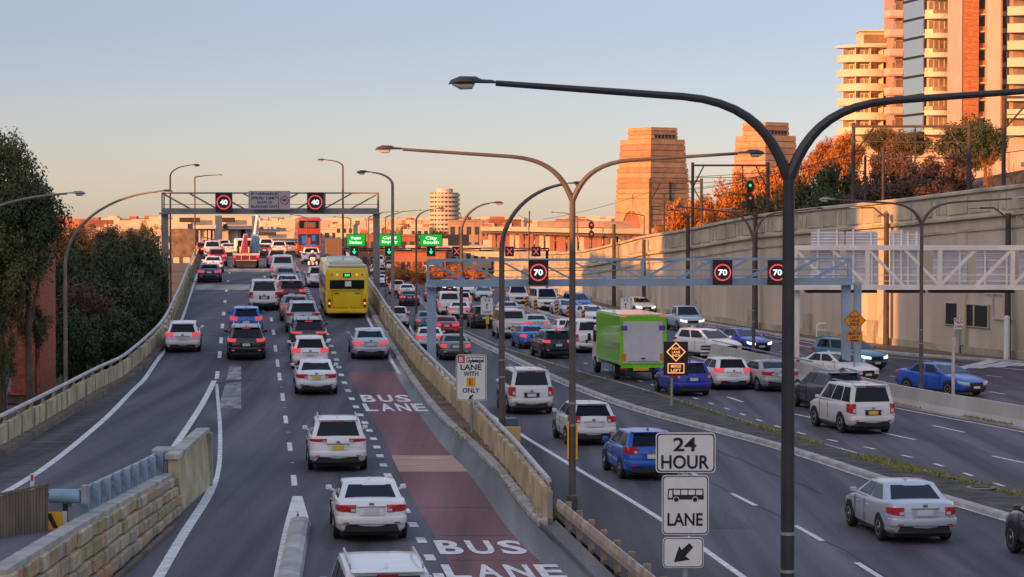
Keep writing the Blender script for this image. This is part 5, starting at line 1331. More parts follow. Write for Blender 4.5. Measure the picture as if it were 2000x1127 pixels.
for a in (
 ('sedan', 'white', 725, 1058, 'white square-tailed saloon nearest behind the roof-railed wagon', dict(plate='w')),
 ('suv', 'white', 660, 921, 'white suv with roof rails and yellow plate beside the worn red patch', dict(plate='y')),
 ('sedan', 'white', 618, 772, 'white saloon with yellow plate at the tail of the queue', dict(plate='y')),
 ('hatch', 'white', 606, 722, 'white car tucked directly ahead of the yellow-plated saloon', dict(brake=True)),
 ('suv', 'charcoal', 603, 688, 'dark crossover with lit brake lights second ahead of the yellow-plated saloon', dict(brake=True)),
 ('suv', 'silver', 592, 650, 'silver-white suv alongside the yellow bus, ahead of the dark crossover', dict(plate='w')),
 ('sedan', 'grey', 578, 628, 'grey saloon with blue-tinted glass ahead of the silver suv', dict(brake=True)),
 ('suv', 'maroon', 569, 599, 'dark maroon suv with red tail lights in the middle of the queue', dict(brake=True)),
 ('sedan', 'offwhite', 562, 578, 'white car with a pink reflection on its roof in the queue', dict(brake=True)),
 ('sedan', 'grey', 558, 561, 'grey saloon behind the white van in the queue', {}),
 ('van', 'white', 552, 548, 'white van with a large square rear window in the queue', dict(brake=True)),
 ('suv', 'silver', 541, 523, 'silver wagon with dark bumper at the head of the visible queue', dict(brake=True)),
 ('hatch', 'royal', 481, 656, 'blue hatchback just ahead of the black suv', dict(brake=True)),
 ('suv', 'black', 481, 704, 'tall black suv behind the blue hatchback near the grey rough patch', dict(brake=True)),
 ('wagon', 'white', 516, 607, 'clean white wagon alone between two dashed lines', {}),
 ('sedan', 'navy', 409, 552, 'dark navy saloon at the back of the kerb lane queue', dict(brake=True)),
 ('sedan', 'white', 416, 533, 'white saloon directly ahead of the dark navy saloon', {}),
 ('suv', 'maroon', 424, 520, 'maroon suv ahead of the white saloon in the kerb lane', dict(brake=True)),
 ('van', 'ice', 415, 507, 'pale van third ahead of the navy saloon', {}),
 ('hatch', 'red', 396, 500, 'red car against the kerb parapet beside the toll building', dict(brake=True)),
 ('suv', 'white', 608, 516, 'white police wagon with a roof light bar ahead of the motorcycle', {}),
 ('hatch', 'white', 622, 562, 'white hatchback half hidden by the yellow bus', {}),
 ('sedan', 'ice', 724, 703, 'silver saloon in the bus lane behind the yellow bus', dict(brake=True)),
 ('hatch', 'white', 357, 689, 'white hatchback braking beside the ramp edge line', dict(brake=True)),
 ('suv', 'white', 520, 494, 'small white car beyond the tow truck boom', {}),
 ('sedan', 'maroon', 516, 503, 'small dark red car right of the tow truck', dict(brake=True)),
 ('hatch', 'white', 437, 494, 'tiny white car left of the tow truck cab', {}),
 ('sedan', 'offwhite', 446, 500, 'tiny cream car beside the tow truck tray', {}),
 ('hatch', 'silver', 566, 497, 'tiny silver car left of the red double-decker', {}),
 ('suv', 'white', 545, 500, 'tiny white car ahead of the silver wagon', {}),
):
    t = place(a[0], a[1], a[2], a[3], 'L', a[4], GL, **a[5])
    if 'police' in a[4]:
        b = MB(); b.box(0, -.6, 1.83, 1.1, .26, .13); b.build('light_bar', 'c_royal', t, False, bevel=.03)
# the wagon cut by the bottom edge
car('wagon', 'white', (-2.45, 44.2, 0), R(7), 'white wagon with roof rails cut off by the bottom edge of the picture', GL)
for a in (
 ('wagon', 'offwhite', 1037, 810, 'R', 'white four wheel drive with roof rails behind the single lamp pole', dict(ref='G')),
 ('hatch', 'offwhite', 1157, 870, 'R', 'white hatchback beside the brown double lamp pole with yellow bands', dict(ref='G')),
 ('hatch', 'blue', 1272, 938, 'R', 'blue hatchback partly hidden by the 24 hour sign', dict(ref='R', yaw=-.15)),
 ('sedan', 'ice', 1800, 1062, 'R', 'large pale silver saloon passing near the median kerb', dict(yaw=-.12)),
 ('suv', 'charcoal', 2150, 1120, 'R', 'dark suv entering at the edge of the picture', dict(yaw=-.12)),
 ('sedan', 'grey', 890, 704, 'R', 'grey saloon just above the bus-E sign', dict(ref='G', brake=True)),
 ('sedan', 'red', 872, 659, 'R', 'red saloon ahead of the grey saloon by the parapet', dict(ref='G', brake=True)),
 ('sedan', 'white', 840, 686, 'R', 'white car half hidden behind the gantry leg', dict(ref='G', brake=True)),
 ('hatch', 'white', 776, 640, 'R', 'white car seen over the parapet behind the bus', dict(ref='G')),
 ('suv', 'maroon', 849, 593, 'R', 'maroon suv right of the gantry leg', dict(ref='G', brake=True)),
 ('sedan', 'white', 795, 583, 'R', 'white saloon at the back of the far parapet lane', dict(ref='G', brake=True)),
 ('sedan', 'charcoal', 800, 598, 'R', 'dark saloon with red lights behind the striped sign', dict(ref='G', brake=True)),
 ('hatch', 'offwhite', 776, 575, 'R', 'pale hatchback by the orange lamp pole', dict(ref='G', brake=True)),
 ('sedan', 'teal', 836, 648, 'R', 'teal car behind the gantry leg ahead of the white car', dict(ref='G', brake=True)),
 ('sedan', 'white', 898, 624, 'R', 'white saloon with red lights left of the lane sign', dict(ref='G', brake=True)),
 ('van', 'white', 878, 617, 'R', 'white van with red lights behind the thin lamp pole', dict(ref='G', brake=True)),
 ('hatch', 'white', 903, 604, 'R', 'white hatchback ahead of the white van near the thin lamp', dict(ref='G', brake=True)),
 ('suv', 'black', 946, 642, 'R', 'black suv behind the small lane sign', {}),
 ('van', 'offwhite', 1001, 662, 'R', 'white van with a yellow plate behind the tall lamp pole', dict(plate='y', brake=True)),
 ('sedan', 'ice', 1050, 655, 'R', 'pale blue saloon ahead of the bright blue saloon', dict(brake=True)),
 ('sedan', 'royal', 1044, 682, 'R', 'bright blue saloon beside the median strip', dict(brake=True)),
 ('sedan', 'silver', 995, 624, 'R', 'silver saloon with a yellow plate ahead of the white van', dict(plate='y')),
 ('suv', 'black', 1090, 701, 'R', 'black suv with red lights left of the double lamp pole', dict(brake=True)),
 ('sedan', 'white', 1113, 667, 'R', 'white saloon with red lights behind the double lamp pole', dict(brake=True)),
 ('van', 'white', 1152, 690, 'R', 'white van almost hidden by the green truck', {}),
 ('hatch', 'cobalt', 1352, 774, 'R', 'dark blue hatchback behind the glowing orange sign', dict(yaw=-.2)),
 ('hatch', 'white', 1430, 762, 'R', 'white hatchback with red lights beside the dark blue hatchback', dict(yaw=-.2, brake=True)),
 ('sedan', 'silver', 1524, 765, 'R', 'silver saloon passing behind the big dark lamp pole', dict(yaw=-.24)),
 ('suv', 'charcoal', 1650, 806, 'R', 'dark suv half hidden behind the white people carrier', dict(yaw=-.24)),
 ('wagon', 'offwhite', 1700, 848, 'R', 'white people carrier with orange plate in front of the concrete barrier', dict(yaw=-.22, plate='y')),
 ('sedan', 'white', 742, 560, 'R', 'white car right of the gantry leg over the parapet', dict(ref='G')),
 ('hatch', 'silver', 748, 543, 'R', 'silver hatchback in the far parapet queue', dict(ref='G', brake=True)),
 ('suv', 'offwhite', 762, 530, 'R', 'pale suv in the far queue below the message board', dict(ref='G')),
 ('sedan', 'maroon', 752, 552, 'R', 'maroon car in the far parapet queue', dict(ref='G', brake=True)),
 ('van', 'white', 740, 522, 'R', 'white van far along the parapet queue', dict(ref='G')),
 ('sedan', 'bronze', 757, 517, 'R', 'bronze car far along the parapet queue', dict(ref='G')),
 ('hatch', 'white', 734, 536, 'R', 'white hatchback far along the queue against the bus', dict(ref='G')),
):
    k = dict(a[6]); place(a[0], a[1], a[2], a[3], 'R', a[5], GR, **k)
for a in (
 ('ute', 'offwhite', 1014, 597, 'white pickup with a black grille right of the tall lamp pole', {}),
 ('van', 'white', 1070, 607, 'white van with dark windscreen beside the striped bollards', {}),
 ('sedan', 'ice', 1120, 620, 'pale car passing behind the double lamp pole', {}),
 ('suv', 'blue', 1138, 611, 'blue suv behind the pale car near the double lamp', {}),
 ('sedan', 'white', 1166, 634, 'white saloon above the green truck', {}),
 ('sedan', 'white', 1262, 614, 'white saloon against the wall beside the small lane sign', dict(lights=True)),
 ('ute', 'ice', 1352, 648, 'blue-white pickup with lit headlamps under the speed gantry', dict(lights=True)),
 ('suv', 'white', 1425, 700, 'white suv passing the barrier terminal', {}),
 ('sedan', 'cobalt', 1484, 690, 'cobalt blue car with pale lights behind the dark pole', dict(lights=True)),
 ('suv', 'teal', 1708, 724, 'teal blue car behind the merge sign', dict(lights=True)),
 ('sedan', 'white', 1690, 748, 'white saloon just behind the concrete barrier', {}),
 ('sedan', 'blue', 1900, 774, 'low blue car near the edge behind the concrete barrier', {}),
 ('sedan', 'bronze', 878, 571, 'bronze car with bright headlamps under the blue-grey gantry', dict(lights=True)),
 ('suv', 'white', 910, 580, 'white suv ahead of the white hatch under the gantry', {}),
 ('sedan', 'ice', 945, 588, 'pale blue car above the small lane sign', {}),
 ('van', 'white', 846, 548, 'white van just above the gantry beam', {}),
):
    k = dict(a[5]); place(a[0], a[1], a[2], a[3], 'R', a[4], GO, face='f', ref='O', **k)

# ------------------------------------------------------------------ buses, trucks, motorcycle
def wheels(t, xs, ys, r, w=.28, m='tyre'):
    for x in xs:
        for y in ys:
            b = MB(); sg = 1 if x > 0 else -1
            P = lambda rr, xx: [(xx, y + rr * math.cos(2*math.pi*q/16), r + rr * math.sin(2*math.pi*q/16)) for q in range(16)]
            b.sweep([P(r - .03, x - w/2), P(r, x - w/2 + .03), P(r, x + w/2 - .03), P(r - .03, x + w/2)]); o = b.build('wheel', m, t, False, smooth=True)
            b = MB(); b.sweep([P(r * .55, x + sg * (w/2 - .01)), P(r * .5, x + sg * (w/2 + .02))]); b.build('rim', 'rim', o, False)
def on_road(px, py, zf, ref, L, over=.9):
    g = G(px, py, zf); s = (ref(g.y + 4) - ref(g.y - 4)) / 8; d = Vector((s, 1, 0)).normalized(); c = g + d * (L / 2 - over); c.z = zf(c.y)
    return c, math.atan2(-d.x, d.y), math.atan((zf(c.y + 4) - zf(c.y - 4)) / 8)
def B(t, name, m, *bx, bevel=0.0, parent=None):
    b = MB()
    for q in bx: b.box(*q)
    return b.build(name, m, parent or t, False, bevel=bevel)
# yellow bus
c, yaw, tl = on_road(677, 621, zL, L_d2, 12.0, .6)
bus = thing('bus', 'yellow single-deck bus with white roof pod seen from behind in the bus lane', 'bus', tuple(c), yaw); bus.rotation_euler.x = tl
H = 3.05
b = MB(); b.sweep([[(-w_, y, .30), (w_, y, .30), (w_ + dx, y, 1.0), (w_ + dx, y, 2.5), (w_ - .08, y, z_), (-w_ + .08, y, z_), (-w_ - dx, y, 2.5), (-w_ - dx, y, 1.0)] for y, w_, dx, z_ in ((-6.0, 1.19, .02, H - .12), (-5.8, 1.23, .02, H), (5.8, 1.23, .02, H), (6.0, 1.17, .02, H - .15))])
b.build('body', 'c_busyellow', bus, False, bevel=.09, smooth=True)
B(bus, 'roof_pod', 'c_pale', (0, -3.2, H + .14, 1.9, 3.6, .3), bevel=.1); B(bus, 'roof_pod', 'c_pale', (0, 1.9, H + .10, 1.8, 2.2, .22), bevel=.08)
B(bus, 'roof_cap', 'c_pale', (0, -5.5, H - .0, 2.25, 1.0, .16), bevel=.06); B(bus, 'vent_grille', 'trim', (.62, -6.01, 1.46, .3, .03, .05)); B(bus, 'vent_grille', 'trim', (-.62, -6.01, 1.46, .3, .03, .05)); B(bus, 'hatch_seam', 'trim', (-.86, -6.0, 1.15, .014, .04, .9)); B(bus, 'hatch_seam', 'trim', (.86, -6.0, 1.15, .014, .04, .9)); B(bus, 'badge', 'trim', (.72, -6.03, 1.72, .22, .012, .06))
rw_ = B(bus, 'rear_window', 'glass', (0, -6.01, 1.98, 2.0, .05, .52), bevel=.02)
B(bus, 'paper_notice', 'sign_w', (.06, -6.045, 2.02, .36, .01, .3), parent=rw_)
B(bus, 'destination_display', 'black_box', (0, -6.0, 2.52, .48, .06, .26), bevel=.01)
text_mesh_ = text_mesh('244', .2, .004, .01)
for v in text_mesh_.vertices: v.co = (v.co.x, -6.035, v.co.y + 2.52)
put('route_number', text_mesh_, 'led_arrow', bus, False)
for x in (-1.03, 1.03):
    o = B(bus, 'light_cluster', 'trim', (x, -6.0, .88, .17, .07, .50), bevel=.04)
    for k, mm in ((.15, 'tail'), (0.0, 'led_amber'), (-.15, 'tail')): B(bus, 'lamp', mm, (x, -6.04, .88 + k, .11, .02, .11), parent=o)
    for k in (.55, .85): B(bus, 'marker_lamp', 'led_amber' if k < .6 else 'tail', (x * k, -5.99, 2.55, .1, .05, .08))
b = MB()
for i, w_ in enumerate((.16, .09, .07, .11, .07, .1, .1, .07, 0, .12, .1, .11, .06, .1, .1)):
    if w_: b.box(-.78 + i * .115, -6.006, .62 + (.02 if i in (0, 9) else 0), w_ * .8, .012, .13 + (.05 if i in (0, 9) else 0))
b.build('advert_band', 'sign_or', bus, False)
B(bus, 'bumper', 'c_busyellow', (0, -5.98, .42, 2.3, .16, .24), bevel=.05); B(bus, 'engine_grille', 'trim', (0, -6.0, .34, 1.0, .08, .06))
for s in (-1, 1):
    for k in range(6): B(bus, 'side_window', 'glass', (s * 1.255, -4.9 + k * 1.75, 2.0, .02, 1.6, .85))
    B(bus, 'skirt_stripe', 'c_purple', (s * 1.258, -4.0, 1.2, .015, 2.4, .5))
B(bus, 'number_plate', 'plate_y', (0, -6.07, .44, .4, .02, .12)); B(bus, 'panel_seam', 'trim', (0, -6.0, 1.64, 1.9, .03, .015), (0, -6.0, 1.56, 1.9, .03, .012))
wheels(bus, (-1.1, 1.1), (-3.3, 3.6), .48)
# red double-decker
c, yaw, tl = on_road(603, 504, zL, L_d2, 12.0)
dd = thing('double_decker_bus', 'red and orange double-decker bus far up the hill with adverts on its back', 'bus', tuple(c), yaw)
b = MB(); b.box(0, 0, 2.3, 2.5, 12, 4.0); b.build('body', 'c_busred', dd, False, bevel=.14, smooth=True)
B(dd, 'rear_window', 'glass', (0, -6.01, 3.55, 2.1, .06, .85), bevel=.04); B(dd, 'orange_band', 'sign_red', (0, -6.01, 2.9, 2.2, .05, .3)); B(dd, 'advert_panel', 'c_navy', (0, -6.01, 1.95, 2.2, .05, 1.2)); B(dd, 'advert_figure', 'c_royal', (-.5, -6.05, 1.9, .5, .02, .9), (.5, -6.05, 2.1, .4, .02, .6)); B(dd, 'advert_figure', 'sign_red', (0, -6.05, 1.8, .35, .02, .7)); B(dd, 'bumper', 'trim', (0, -6.0, .55, 2.4, .12, .5))
B(dd, 'poster', 'brown_board', (.1, -6.05, 3.5, 1.2, .02, .6)); B(dd, 'roof_panel', 'c_royal', (0, -1, 4.31, 2.2, 9, .05))
for s in (-1, 1):
    B(dd, 'tail_light', 'tail', (s * 1.05, -6.03, 1.15, .18, .06, .4)); B(dd, 'marker_strip', 'c_busred', (s * 1.18, -6.0, 2.6, .1, .06, 2.4))
    for k in range(6):
        for z in (1.9, 3.5): B(dd, 'side_window', 'glass', (s * 1.256, -4.6 + k * 1.8, z, .02, 1.5, .8))
wheels(dd, (-1.1, 1.1), (-3.6, 3.6), .5)
# tow truck
c, yaw, tl = on_road(481, 524, zL, L_d2, 8.0)
tw = thing('tow_truck', 'dark red flatbed tow truck loaded with red and pale green machinery', 'truck', tuple(c), yaw)
B(tw, 'chassis', 'trim', (0, 0, .75, 1.0, 7.6, .25)); B(tw, 'tray', 'steel_w', (0, -.9, 1.28, 2.45, 6.0, .12)); B(tw, 'side_rail', 'steel_w', (-1.2, -.9, 1.45, .06, 6.0, .2), (1.2, -.9, 1.45, .06, 6.0, .2))
B(tw, 'rear_frame', 'c_maroon', (0, -3.9, .95, 2.4, .14, .55)); B(tw, 'frame_bar', 'steel_w', (0, -3.98, .72, 1.9, .05, .05), (-.45, -3.98, .95, .05, .05, .5), (.3, -3.98, .95, .05, .05, .5), (0, -3.98, 1.2, 2.4, .05, .06))
B(tw, 'rear_skirt', 'trim', (0, -3.8, .45, 1.9, .1, .4))
B(tw, 'cab', 'c_offwhite', (0, 3.0, 1.75, 2.3, 1.9, 1.9), bevel=.15); B(tw, 'cab_window', 'glass', (0, 2.03, 2.2, 1.6, .04, .6))
for s in (-1, 1): B(tw, 'tail_light', 'brake', (s * 1.05, -3.99, 1.02, .25, .04, .14))
wheels(tw, (-1.0, 1.0), (-2.4, -1.3, 2.8), .46)
def sub(t, lab, name, cat, off):
    c_ = Vector(off); c_.rotate(Matrix.Rotation(yaw, 3, 'Z')); return thing(name, lab, cat, tuple(Vector(t.location) + c_), yaw)
ma = sub(tw, 'red machine lashed upright on the tow truck tray', 'red_machine', 'machine', (-.15, -1.4, 1.34))
b = MB(); b.sweep([[(-.45, -.9, 0), (.35, -.9, 0), (.25, -.9, 1.7), (-.1, -.9, 1.7)], [(-.45, .6, 0), (.35, .6, 0), (.25, .4, 1.8), (-.1, .4, 1.8)]]); b.build('body', 'c_red', ma, False, bevel=.06)
B(ma, 'panel', 'c_purple', (-.05, -.93, .9, .14, .05, 1.2)); B(ma, 'tread', 'trim', (-.6, -.2, .35, .25, 1.6, .7), (.55, -.2, .35, .25, 1.6, .7), bevel=.1)
mb_ = sub(tw, 'pale green crane with a raised pink-white boom on the tow truck', 'crane', 'crane', (.85, .3, 1.34))
b = MB(); b.sweep([[(-.6, -.7, 0), (.5, -.7, 0), (.3, -.7, 1.7), (-.3, -.7, 1.7)], [(-.6, .8, 0), (.5, .8, 0), (.3, .8, 1.9), (-.3, .8, 1.9)]]); b.build('body', 'drum', mb_, False, bevel=.06)
b = MB(); b.bar((.0, 0, 1.7), (.25, -.3, 3.5), .3, .3); b.bar((.25, -.3, 3.5), (.6, -.6, 2.5), .12, .12); b.build('boom', 'c_offwhite', mb_, False); B(mb_, 'hook_block', 'trim', (.6, -.6, 2.3, .3, .2, .3))
# green truck
g = G(1252, 743, z0); yaw = math.atan(.15); d = Vector((-.15, 1, 0)).normalized(); c = g + d * (8.2 / 2 - .5)
tk = thing('delivery_truck', 'lime green box truck with a pale grey roller door and purple corner markers', 'truck', (c.x, c.y, 0), yaw)
b = MB(); b.box(0, -.9, 2.02, 2.36, 6.3, 2.45); b.build('box_body', 'c_green', tk, False, bevel=.04)
B(tk, 'roof', 'c_offwhite', (0, -.9, 3.27, 2.3, 6.2, .05)); B(tk, 'roller_door', 'box_grey', (0, -4.06, 1.92, 1.98, .05, 2.06))
for z in (1.25, 1.6, 1.95, 2.3, 2.65): B(tk, 'door_slat', 'box_grey', (0, -4.09, z, 1.94, .012, .33), bevel=.004)
for s in (-1, 1):
    B(tk, 'corner_marker', 'c_purple', (s * .96, -4.095, 2.62, .34, .02, .24)); B(tk, 'door_post', 'c_green', (s * 1.09, -4.07, 1.95, .18, .06, 2.3)); B(tk, 'tail_light', 'tail', (s * .98, -3.98, .62, .3, .06, .14)); B(tk, 'logo_patch', 'sign_or', (s * .98, -4.095, 1.18, .26, .012, .36)); B(tk, 'top_lamp', 'led_red', (s * 1.0, -4.08, 3.2, .3, .03, .06))
    for i, (z, h, y, l) in enumerate(((1.9, .10, -2.2, 2.6), (1.62, .16, -1.6, 3.2), (1.42, .08, -2.5, 2.0))): B(tk, 'side_graphic', 'c_pale', (s * 1.182, y, z, .012, l, h))
B(tk, 'latch_bar', 'steel', (0, -4.115, .98, 1.6, .03, .04)); B(tk, 'door_handle', 'trim', (0, -4.12, 1.12, .2, .04, .06)); B(tk, 'mudflap', 'trim', (-.95, -2.98, .4, .5, .03, .5)); B(tk, 'mudflap', 'trim', (.95, -2.98, .4, .5, .03, .5)); [B(tk, 'hinge', 'steel', (sx_ * 1.1, -4.11, zz_, .1, .03, .05)) for sx_ in (-1, 1) for zz_ in (1.2, 1.9, 2.9)]; B(tk, 'chassis', 'trim', (0, 0, .66, 1.1, 7.8, .26)); B(tk, 'underrun_bar', 'trim', (0, -3.95, .50, 2.2, .1, .14)); B(tk, 'tail_lift', 'c_green', (0, -4.02, .72, 2.2, .1, .14)); B(tk, 'number_plate', 'plate_y', (-.1, -4.09, .60, .8, .02, .16))
b = MB(); b.sweep([[(-1.1, 2.4, .55), (1.1, 2.4, .55), (1.1, 2.4, 2.5), (-1.1, 2.4, 2.5)], [(-1.1, 3.7, .55), (1.1, 3.7, .55), (1.05, 3.6, 2.45), (-1.05, 3.6, 2.45)], [(-1.08, 4.05, .55), (1.08, 4.05, .55), (1.05, 4.0, 1.4), (-1.05, 4.0, 1.4)]]); b.build('cab', 'c_white', tk, False, bevel=.06)
for s in (-1, 1): B(tk, 'cab_window', 'glass', (s * 1.095, 3.1, 1.9, .03, .8, .6)); B(tk, 'mirror', 'trim', (s * 1.28, 3.7, 1.8, .16, .1, .4))
wheels(tk, (-1.0, 1.0), (-2.4, 2.9), .44)
# parcels hut: small yellow-backed cabinet seen behind the parapet by the tall lamp
q = G(1000, 872, z0); cab_ = thing('roadside_cabinet', 'small cream and glass roadside cabinet partly hidden behind the tall lamp pole', 'cabinet', (q.x, q.y, 0), R(8))
B(cab_, 'body', 'cab_orange', (0, 0, .36, .55, .5, .72), bevel=.04); b = MB(); b.sweep([[(-.24, -.2, .72), (.24, -.2, .72), (.16, .0, 1.0), (-.24, .0, 1.0)], [(-.24, .2, .72), (.24, .2, .72), (.16, .15, 1.0), (-.24, .15, 1.0)]]); b.build('glass_hood', 'glass_b', cab_, False)
# motorcycle and rider
c, yaw, tl = on_road(611, 529, zL, L_d2, 2.0, .3)
mc = thing('motorcycle', 'white motorcycle following the police wagon in the bus lane', 'motorcycle', tuple(c), yaw)
for y in (-.72, .72):
    b = MB(); P = lambda rr, xx: [(xx, y + rr * math.cos(2*math.pi*q/16), .32 + rr * math.sin(2*math.pi*q/16)) for q in range(16)]
    b.sweep([P(.29, -.07), P(.32, -.04), P(.32, .04), P(.29, .07)]); o = b.build('wheel', 'tyre', mc, False, smooth=True)
    b = MB(); b.sweep([P(.18, -.072), P(.18, .072)]); b.build('rim', 'rim', o, False)
b = MB(); b.sweep([[(-.1, -.8, .75), (.1, -.8, .75), (.08, -.8, .92), (-.08, -.8, .92)], [(-.16, -.1, .5), (.16, -.1, .5), (.15, -.1, .86), (-.15, -.1, .86)], [(-.17, .35, .45), (.17, .35, .45), (.14, .3, 1.02), (-.14, .3, 1.02)], [(-.1, .75, .75), (.1, .75, .75), (.06, .6, 1.15), (-.06, .6, 1.15)]]); b.build('fairing', 'c_white', mc, False, bevel=.03, smooth=True)
B(mc, 'top_box', 'c_white', (0, -.85, 1.05, .44, .36, .3), bevel=.05); B(mc, 'pannier', 'c_white', (-.33, -.6, .68, .2, .5, .36), (.33, -.6, .68, .2, .5, .36), bevel=.05); B(mc, 'tail_light', 'brake', (0, -1.02, .86, .2, .04, .08)); B(mc, 'number_plate', 'plate_w', (0, -1.03, .62, .2, .02, .16)); B(mc, 'handlebar', 'trim', (0, .42, 1.12, .78, .05, .05)); B(mc, 'engine', 'trim', (0, .05, .42, .34, .6, .34), bevel=.05)
b = MB(); b.tube([(-.09, .5, 1.05), (-.09, .72, .32)], .03, 6); b.tube([(.09, .5, 1.05), (.09, .72, .32)], .03, 6); b.build('fork', 'steel', mc, False)
def skin_body(name, verts, edges, radii, m, parent):
    me = bpy.data.meshes.new(name); me.from_pydata(verts, edges, [])
    o = bpy.data.objects.new(name, me); COL.objects.link(o)
    o.modifiers.new('Skin', 'SKIN'); me.skin_vertices
    if not me.skin_vertices: bpy.context.view_layer.update()
    for i, r in enumerate(radii): me.skin_vertices[0].data[i].radius = (r, r); 
    me.skin_vertices[0].data[0].use_root = True
    ss = o.modifiers.new('Sub', 'SUBSURF'); ss.levels = ss.render_levels = 2
    dg = bpy.context.evaluated_depsgraph_get(); nm = bpy.data.meshes.new_from_object(o.evaluated_get(dg)); nm.shade_smooth()
    bpy.data.objects.remove(o)
    return put(name, nm, m, parent, False)
rd = thing('person', 'person in a black jacket and white helmet riding the white motorcycle', 'person', tuple(c), yaw)
V = [(0, -.25, .92), (0, -.2, 1.12), (0, -.12, 1.36), (0, -.08, 1.5), (0, -.05, 1.6),
     (-.2, -.1, 1.38), (-.32, .1, 1.2), (-.34, .38, 1.14), (.2, -.1, 1.38), (.32, .1, 1.2), (.34, .38, 1.14),
     (-.15, -.2, .9), (-.26, .2, .82), (-.24, .02, .42), (-.24, .16, .36), (.15, -.2, .9), (.26, .2, .82), (.24, .02, .42), (.24, .16, .36)]
E = [(0, 1), (1, 2), (2, 3), (3, 4), (2, 5), (5, 6), (6, 7), (2, 8), (8, 9), (9, 10), (0, 11), (11, 12), (12, 13), (13, 14), (0, 15), (15, 16), (16, 17), (17, 18)]
RR = [.16, .15, .17, .07, .07, .08, .06, .045, .08, .06, .045, .11, .085, .06, .05, .11, .085, .06, .05]
skin_body('body', V, E, RR, 'jacket', rd)
b = MB(); rws = []
for i in range(9):
    a = -math.pi/2 + math.pi * i / 8; rr = max(.01, .15 * math.cos(a)); rws.append([(rr * math.cos(2*math.pi*q/12), -.04 + rr * 1.1 * math.sin(2*math.pi*q/12), 1.68 + .15 * math.sin(a)) for q in range(12)])
b.sweep(rws); hm_ = b.build('helmet', 'c_white', rd, False, smooth=True)
b = MB(); b.box(0, .10, 1.68, .2, .06, .1); b.build('visor', 'glass', hm_, False, bevel=.02)
# ------------------------------------------------------------------ vegetation
def crown_mesh(seed, n, leaf, clumps, flat=.8, shell=.5, drop=0.0):
    """leaf-sized faces gathered in clumps round a crown of radius 1"""
    r = random.Random(seed); vs, fs = [], []; cl = []
    for _ in range(clumps):
        while True:
            p = Vector((r.uniform(-1, 1), r.uniform(-1, 1), r.uniform(-1, 1)))
            if .25 < p.length < .86: break
        p.z *= flat; cl.append((p, r.uniform(.20, .40)))
    for i in range(n):
        c, rad = r.choice(cl)
        d = Vector((r.gauss(0, 1), r.gauss(0, 1), r.gauss(0, 1))).normalized()
        q = c + d * rad * (r.random() ** .4) * Vector((1, 1, .8)).length / 1.62
        if r.random() < drop: q.z -= r.random() * .3
        nrm = (d + Vector((r.gauss(0, .6), r.gauss(0, .6), r.gauss(0, .6) + .3))).normalized()
        t = nrm.orthogonal().normalized(); t.rotate(Matrix.Rotation(r.uniform(0, 6.28), 3, nrm)); bt = nrm.cross(t)
        l, w = leaf * r.uniform(.6, 1.3), leaf * r.uniform(.35, .6)
        k = len(vs); vs += [tuple(q - t * l), tuple(q + bt * w), tuple(q + t * l), tuple(q - bt * w)]; fs.append((k, k + 1, k + 2, k + 3))
    me = bpy.data.meshes.new('crown'); me.from_pydata(vs, [], fs); me.update(); me.materials.append(None); return me
CROWN = {'dense': [crown_mesh(s, 5200, .060, 26) for s in (1, 2)], 'fine': [crown_mesh(s, 11000, .048, 34) for s in (5, 6)], 'loose': [crown_mesh(s, 3000, .060, 17, .9, drop=.5) for s in (3, 4)], 'gum': [crown_mesh(s, 16000, .042, 46, 1.0, drop=.4) for s in (8, 9)]}
def twig_mesh(seed):
    r = random.Random(seed); b = MB()
    def br(p, d, l, rad, dep):
        q = p + d * l; b.tube([p, q], [rad, rad * .6], 4 if dep < 2 else 3)
        if dep < 4:
            for _ in range(3 if dep else 5):
                nd = (d + Vector((r.gauss(0, .42), r.gauss(0, .42), r.gauss(.12, .3)))).normalized(); br(p.lerp(q, r.uniform(.5, 1)), nd, l * r.uniform(.55, .8), rad * .55, dep + 1)
    br(Vector((0, 0, -1)), Vector((0, 0, 1)), .7, .03, 0)
    me = b.mesh('crown'); me.materials.append(None); return me
CROWN['bare'] = [twig_mesh(21), twig_mesh(22)]
def trunk_mesh(seed):
    r = random.Random(seed); b = MB()
    b.tube([(0, 0, 0), (.02, .01, .4), (.0, .02, 1.0)], [.07, .05, .03], 8)
    for k in range(5):
        a = r.uniform(0, 6.28); z = r.uniform(.45, .9); b.tube([(0, 0, z), (.16 * math.cos(a), .16 * math.sin(a), z + .18), (.36 * math.cos(a), .36 * math.sin(a), z + .45)], [.03, .02, .008], 6)
    me = b.mesh('trunk', 0, 1, True); me.materials.append(M['bark']); return me
TRUNK = [trunk_mesh(s) for s in (1, 2, 3)]
def tree(name, label, cat, base, h, rx, rz_, leaf, kind='dense', group=None, trunk=True, ry=None):
    """crown centre stands rz_ below the top"""
    base = Vector(base); t = thing(name, label, cat, tuple(base), rnd.uniform(0, 6.28), group)
    if trunk:
        o = bpy.data.objects.new('trunk', rnd.choice(TRUNK)); COL.objects.link(o); o.parent = t; th = max(.4, h - rz_ * 1.0); kx = min(th * .9, rx * 1.5); o.scale = (kx, kx, th)
    me = rnd.choice(CROWN[kind]); o = bpy.data.objects.new('crown', me); COL.objects.link(o); o.parent = t
    o.material_slots[0].link = 'OBJECT'; o.material_slots[0].material = M[leaf]
    o.location = (0, 0, h - rz_); o.scale = (rx, ry or rx, rz_); return t
def tree_px(name, label, cat, px, top, w_px, Y, zb, leaf, kind, hz=None, **k):
    p = at(px, top, Y); r = w_px / 2 * Y / FPX; h = p.z - zb
    return tree(name, label, cat, (p.x, Y, zb), h, r, min(h * .52, hz * Y / FPX / 2 if hz else h * .5), leaf, kind, **k)
GT = 'dark trees beside the exit ramp'
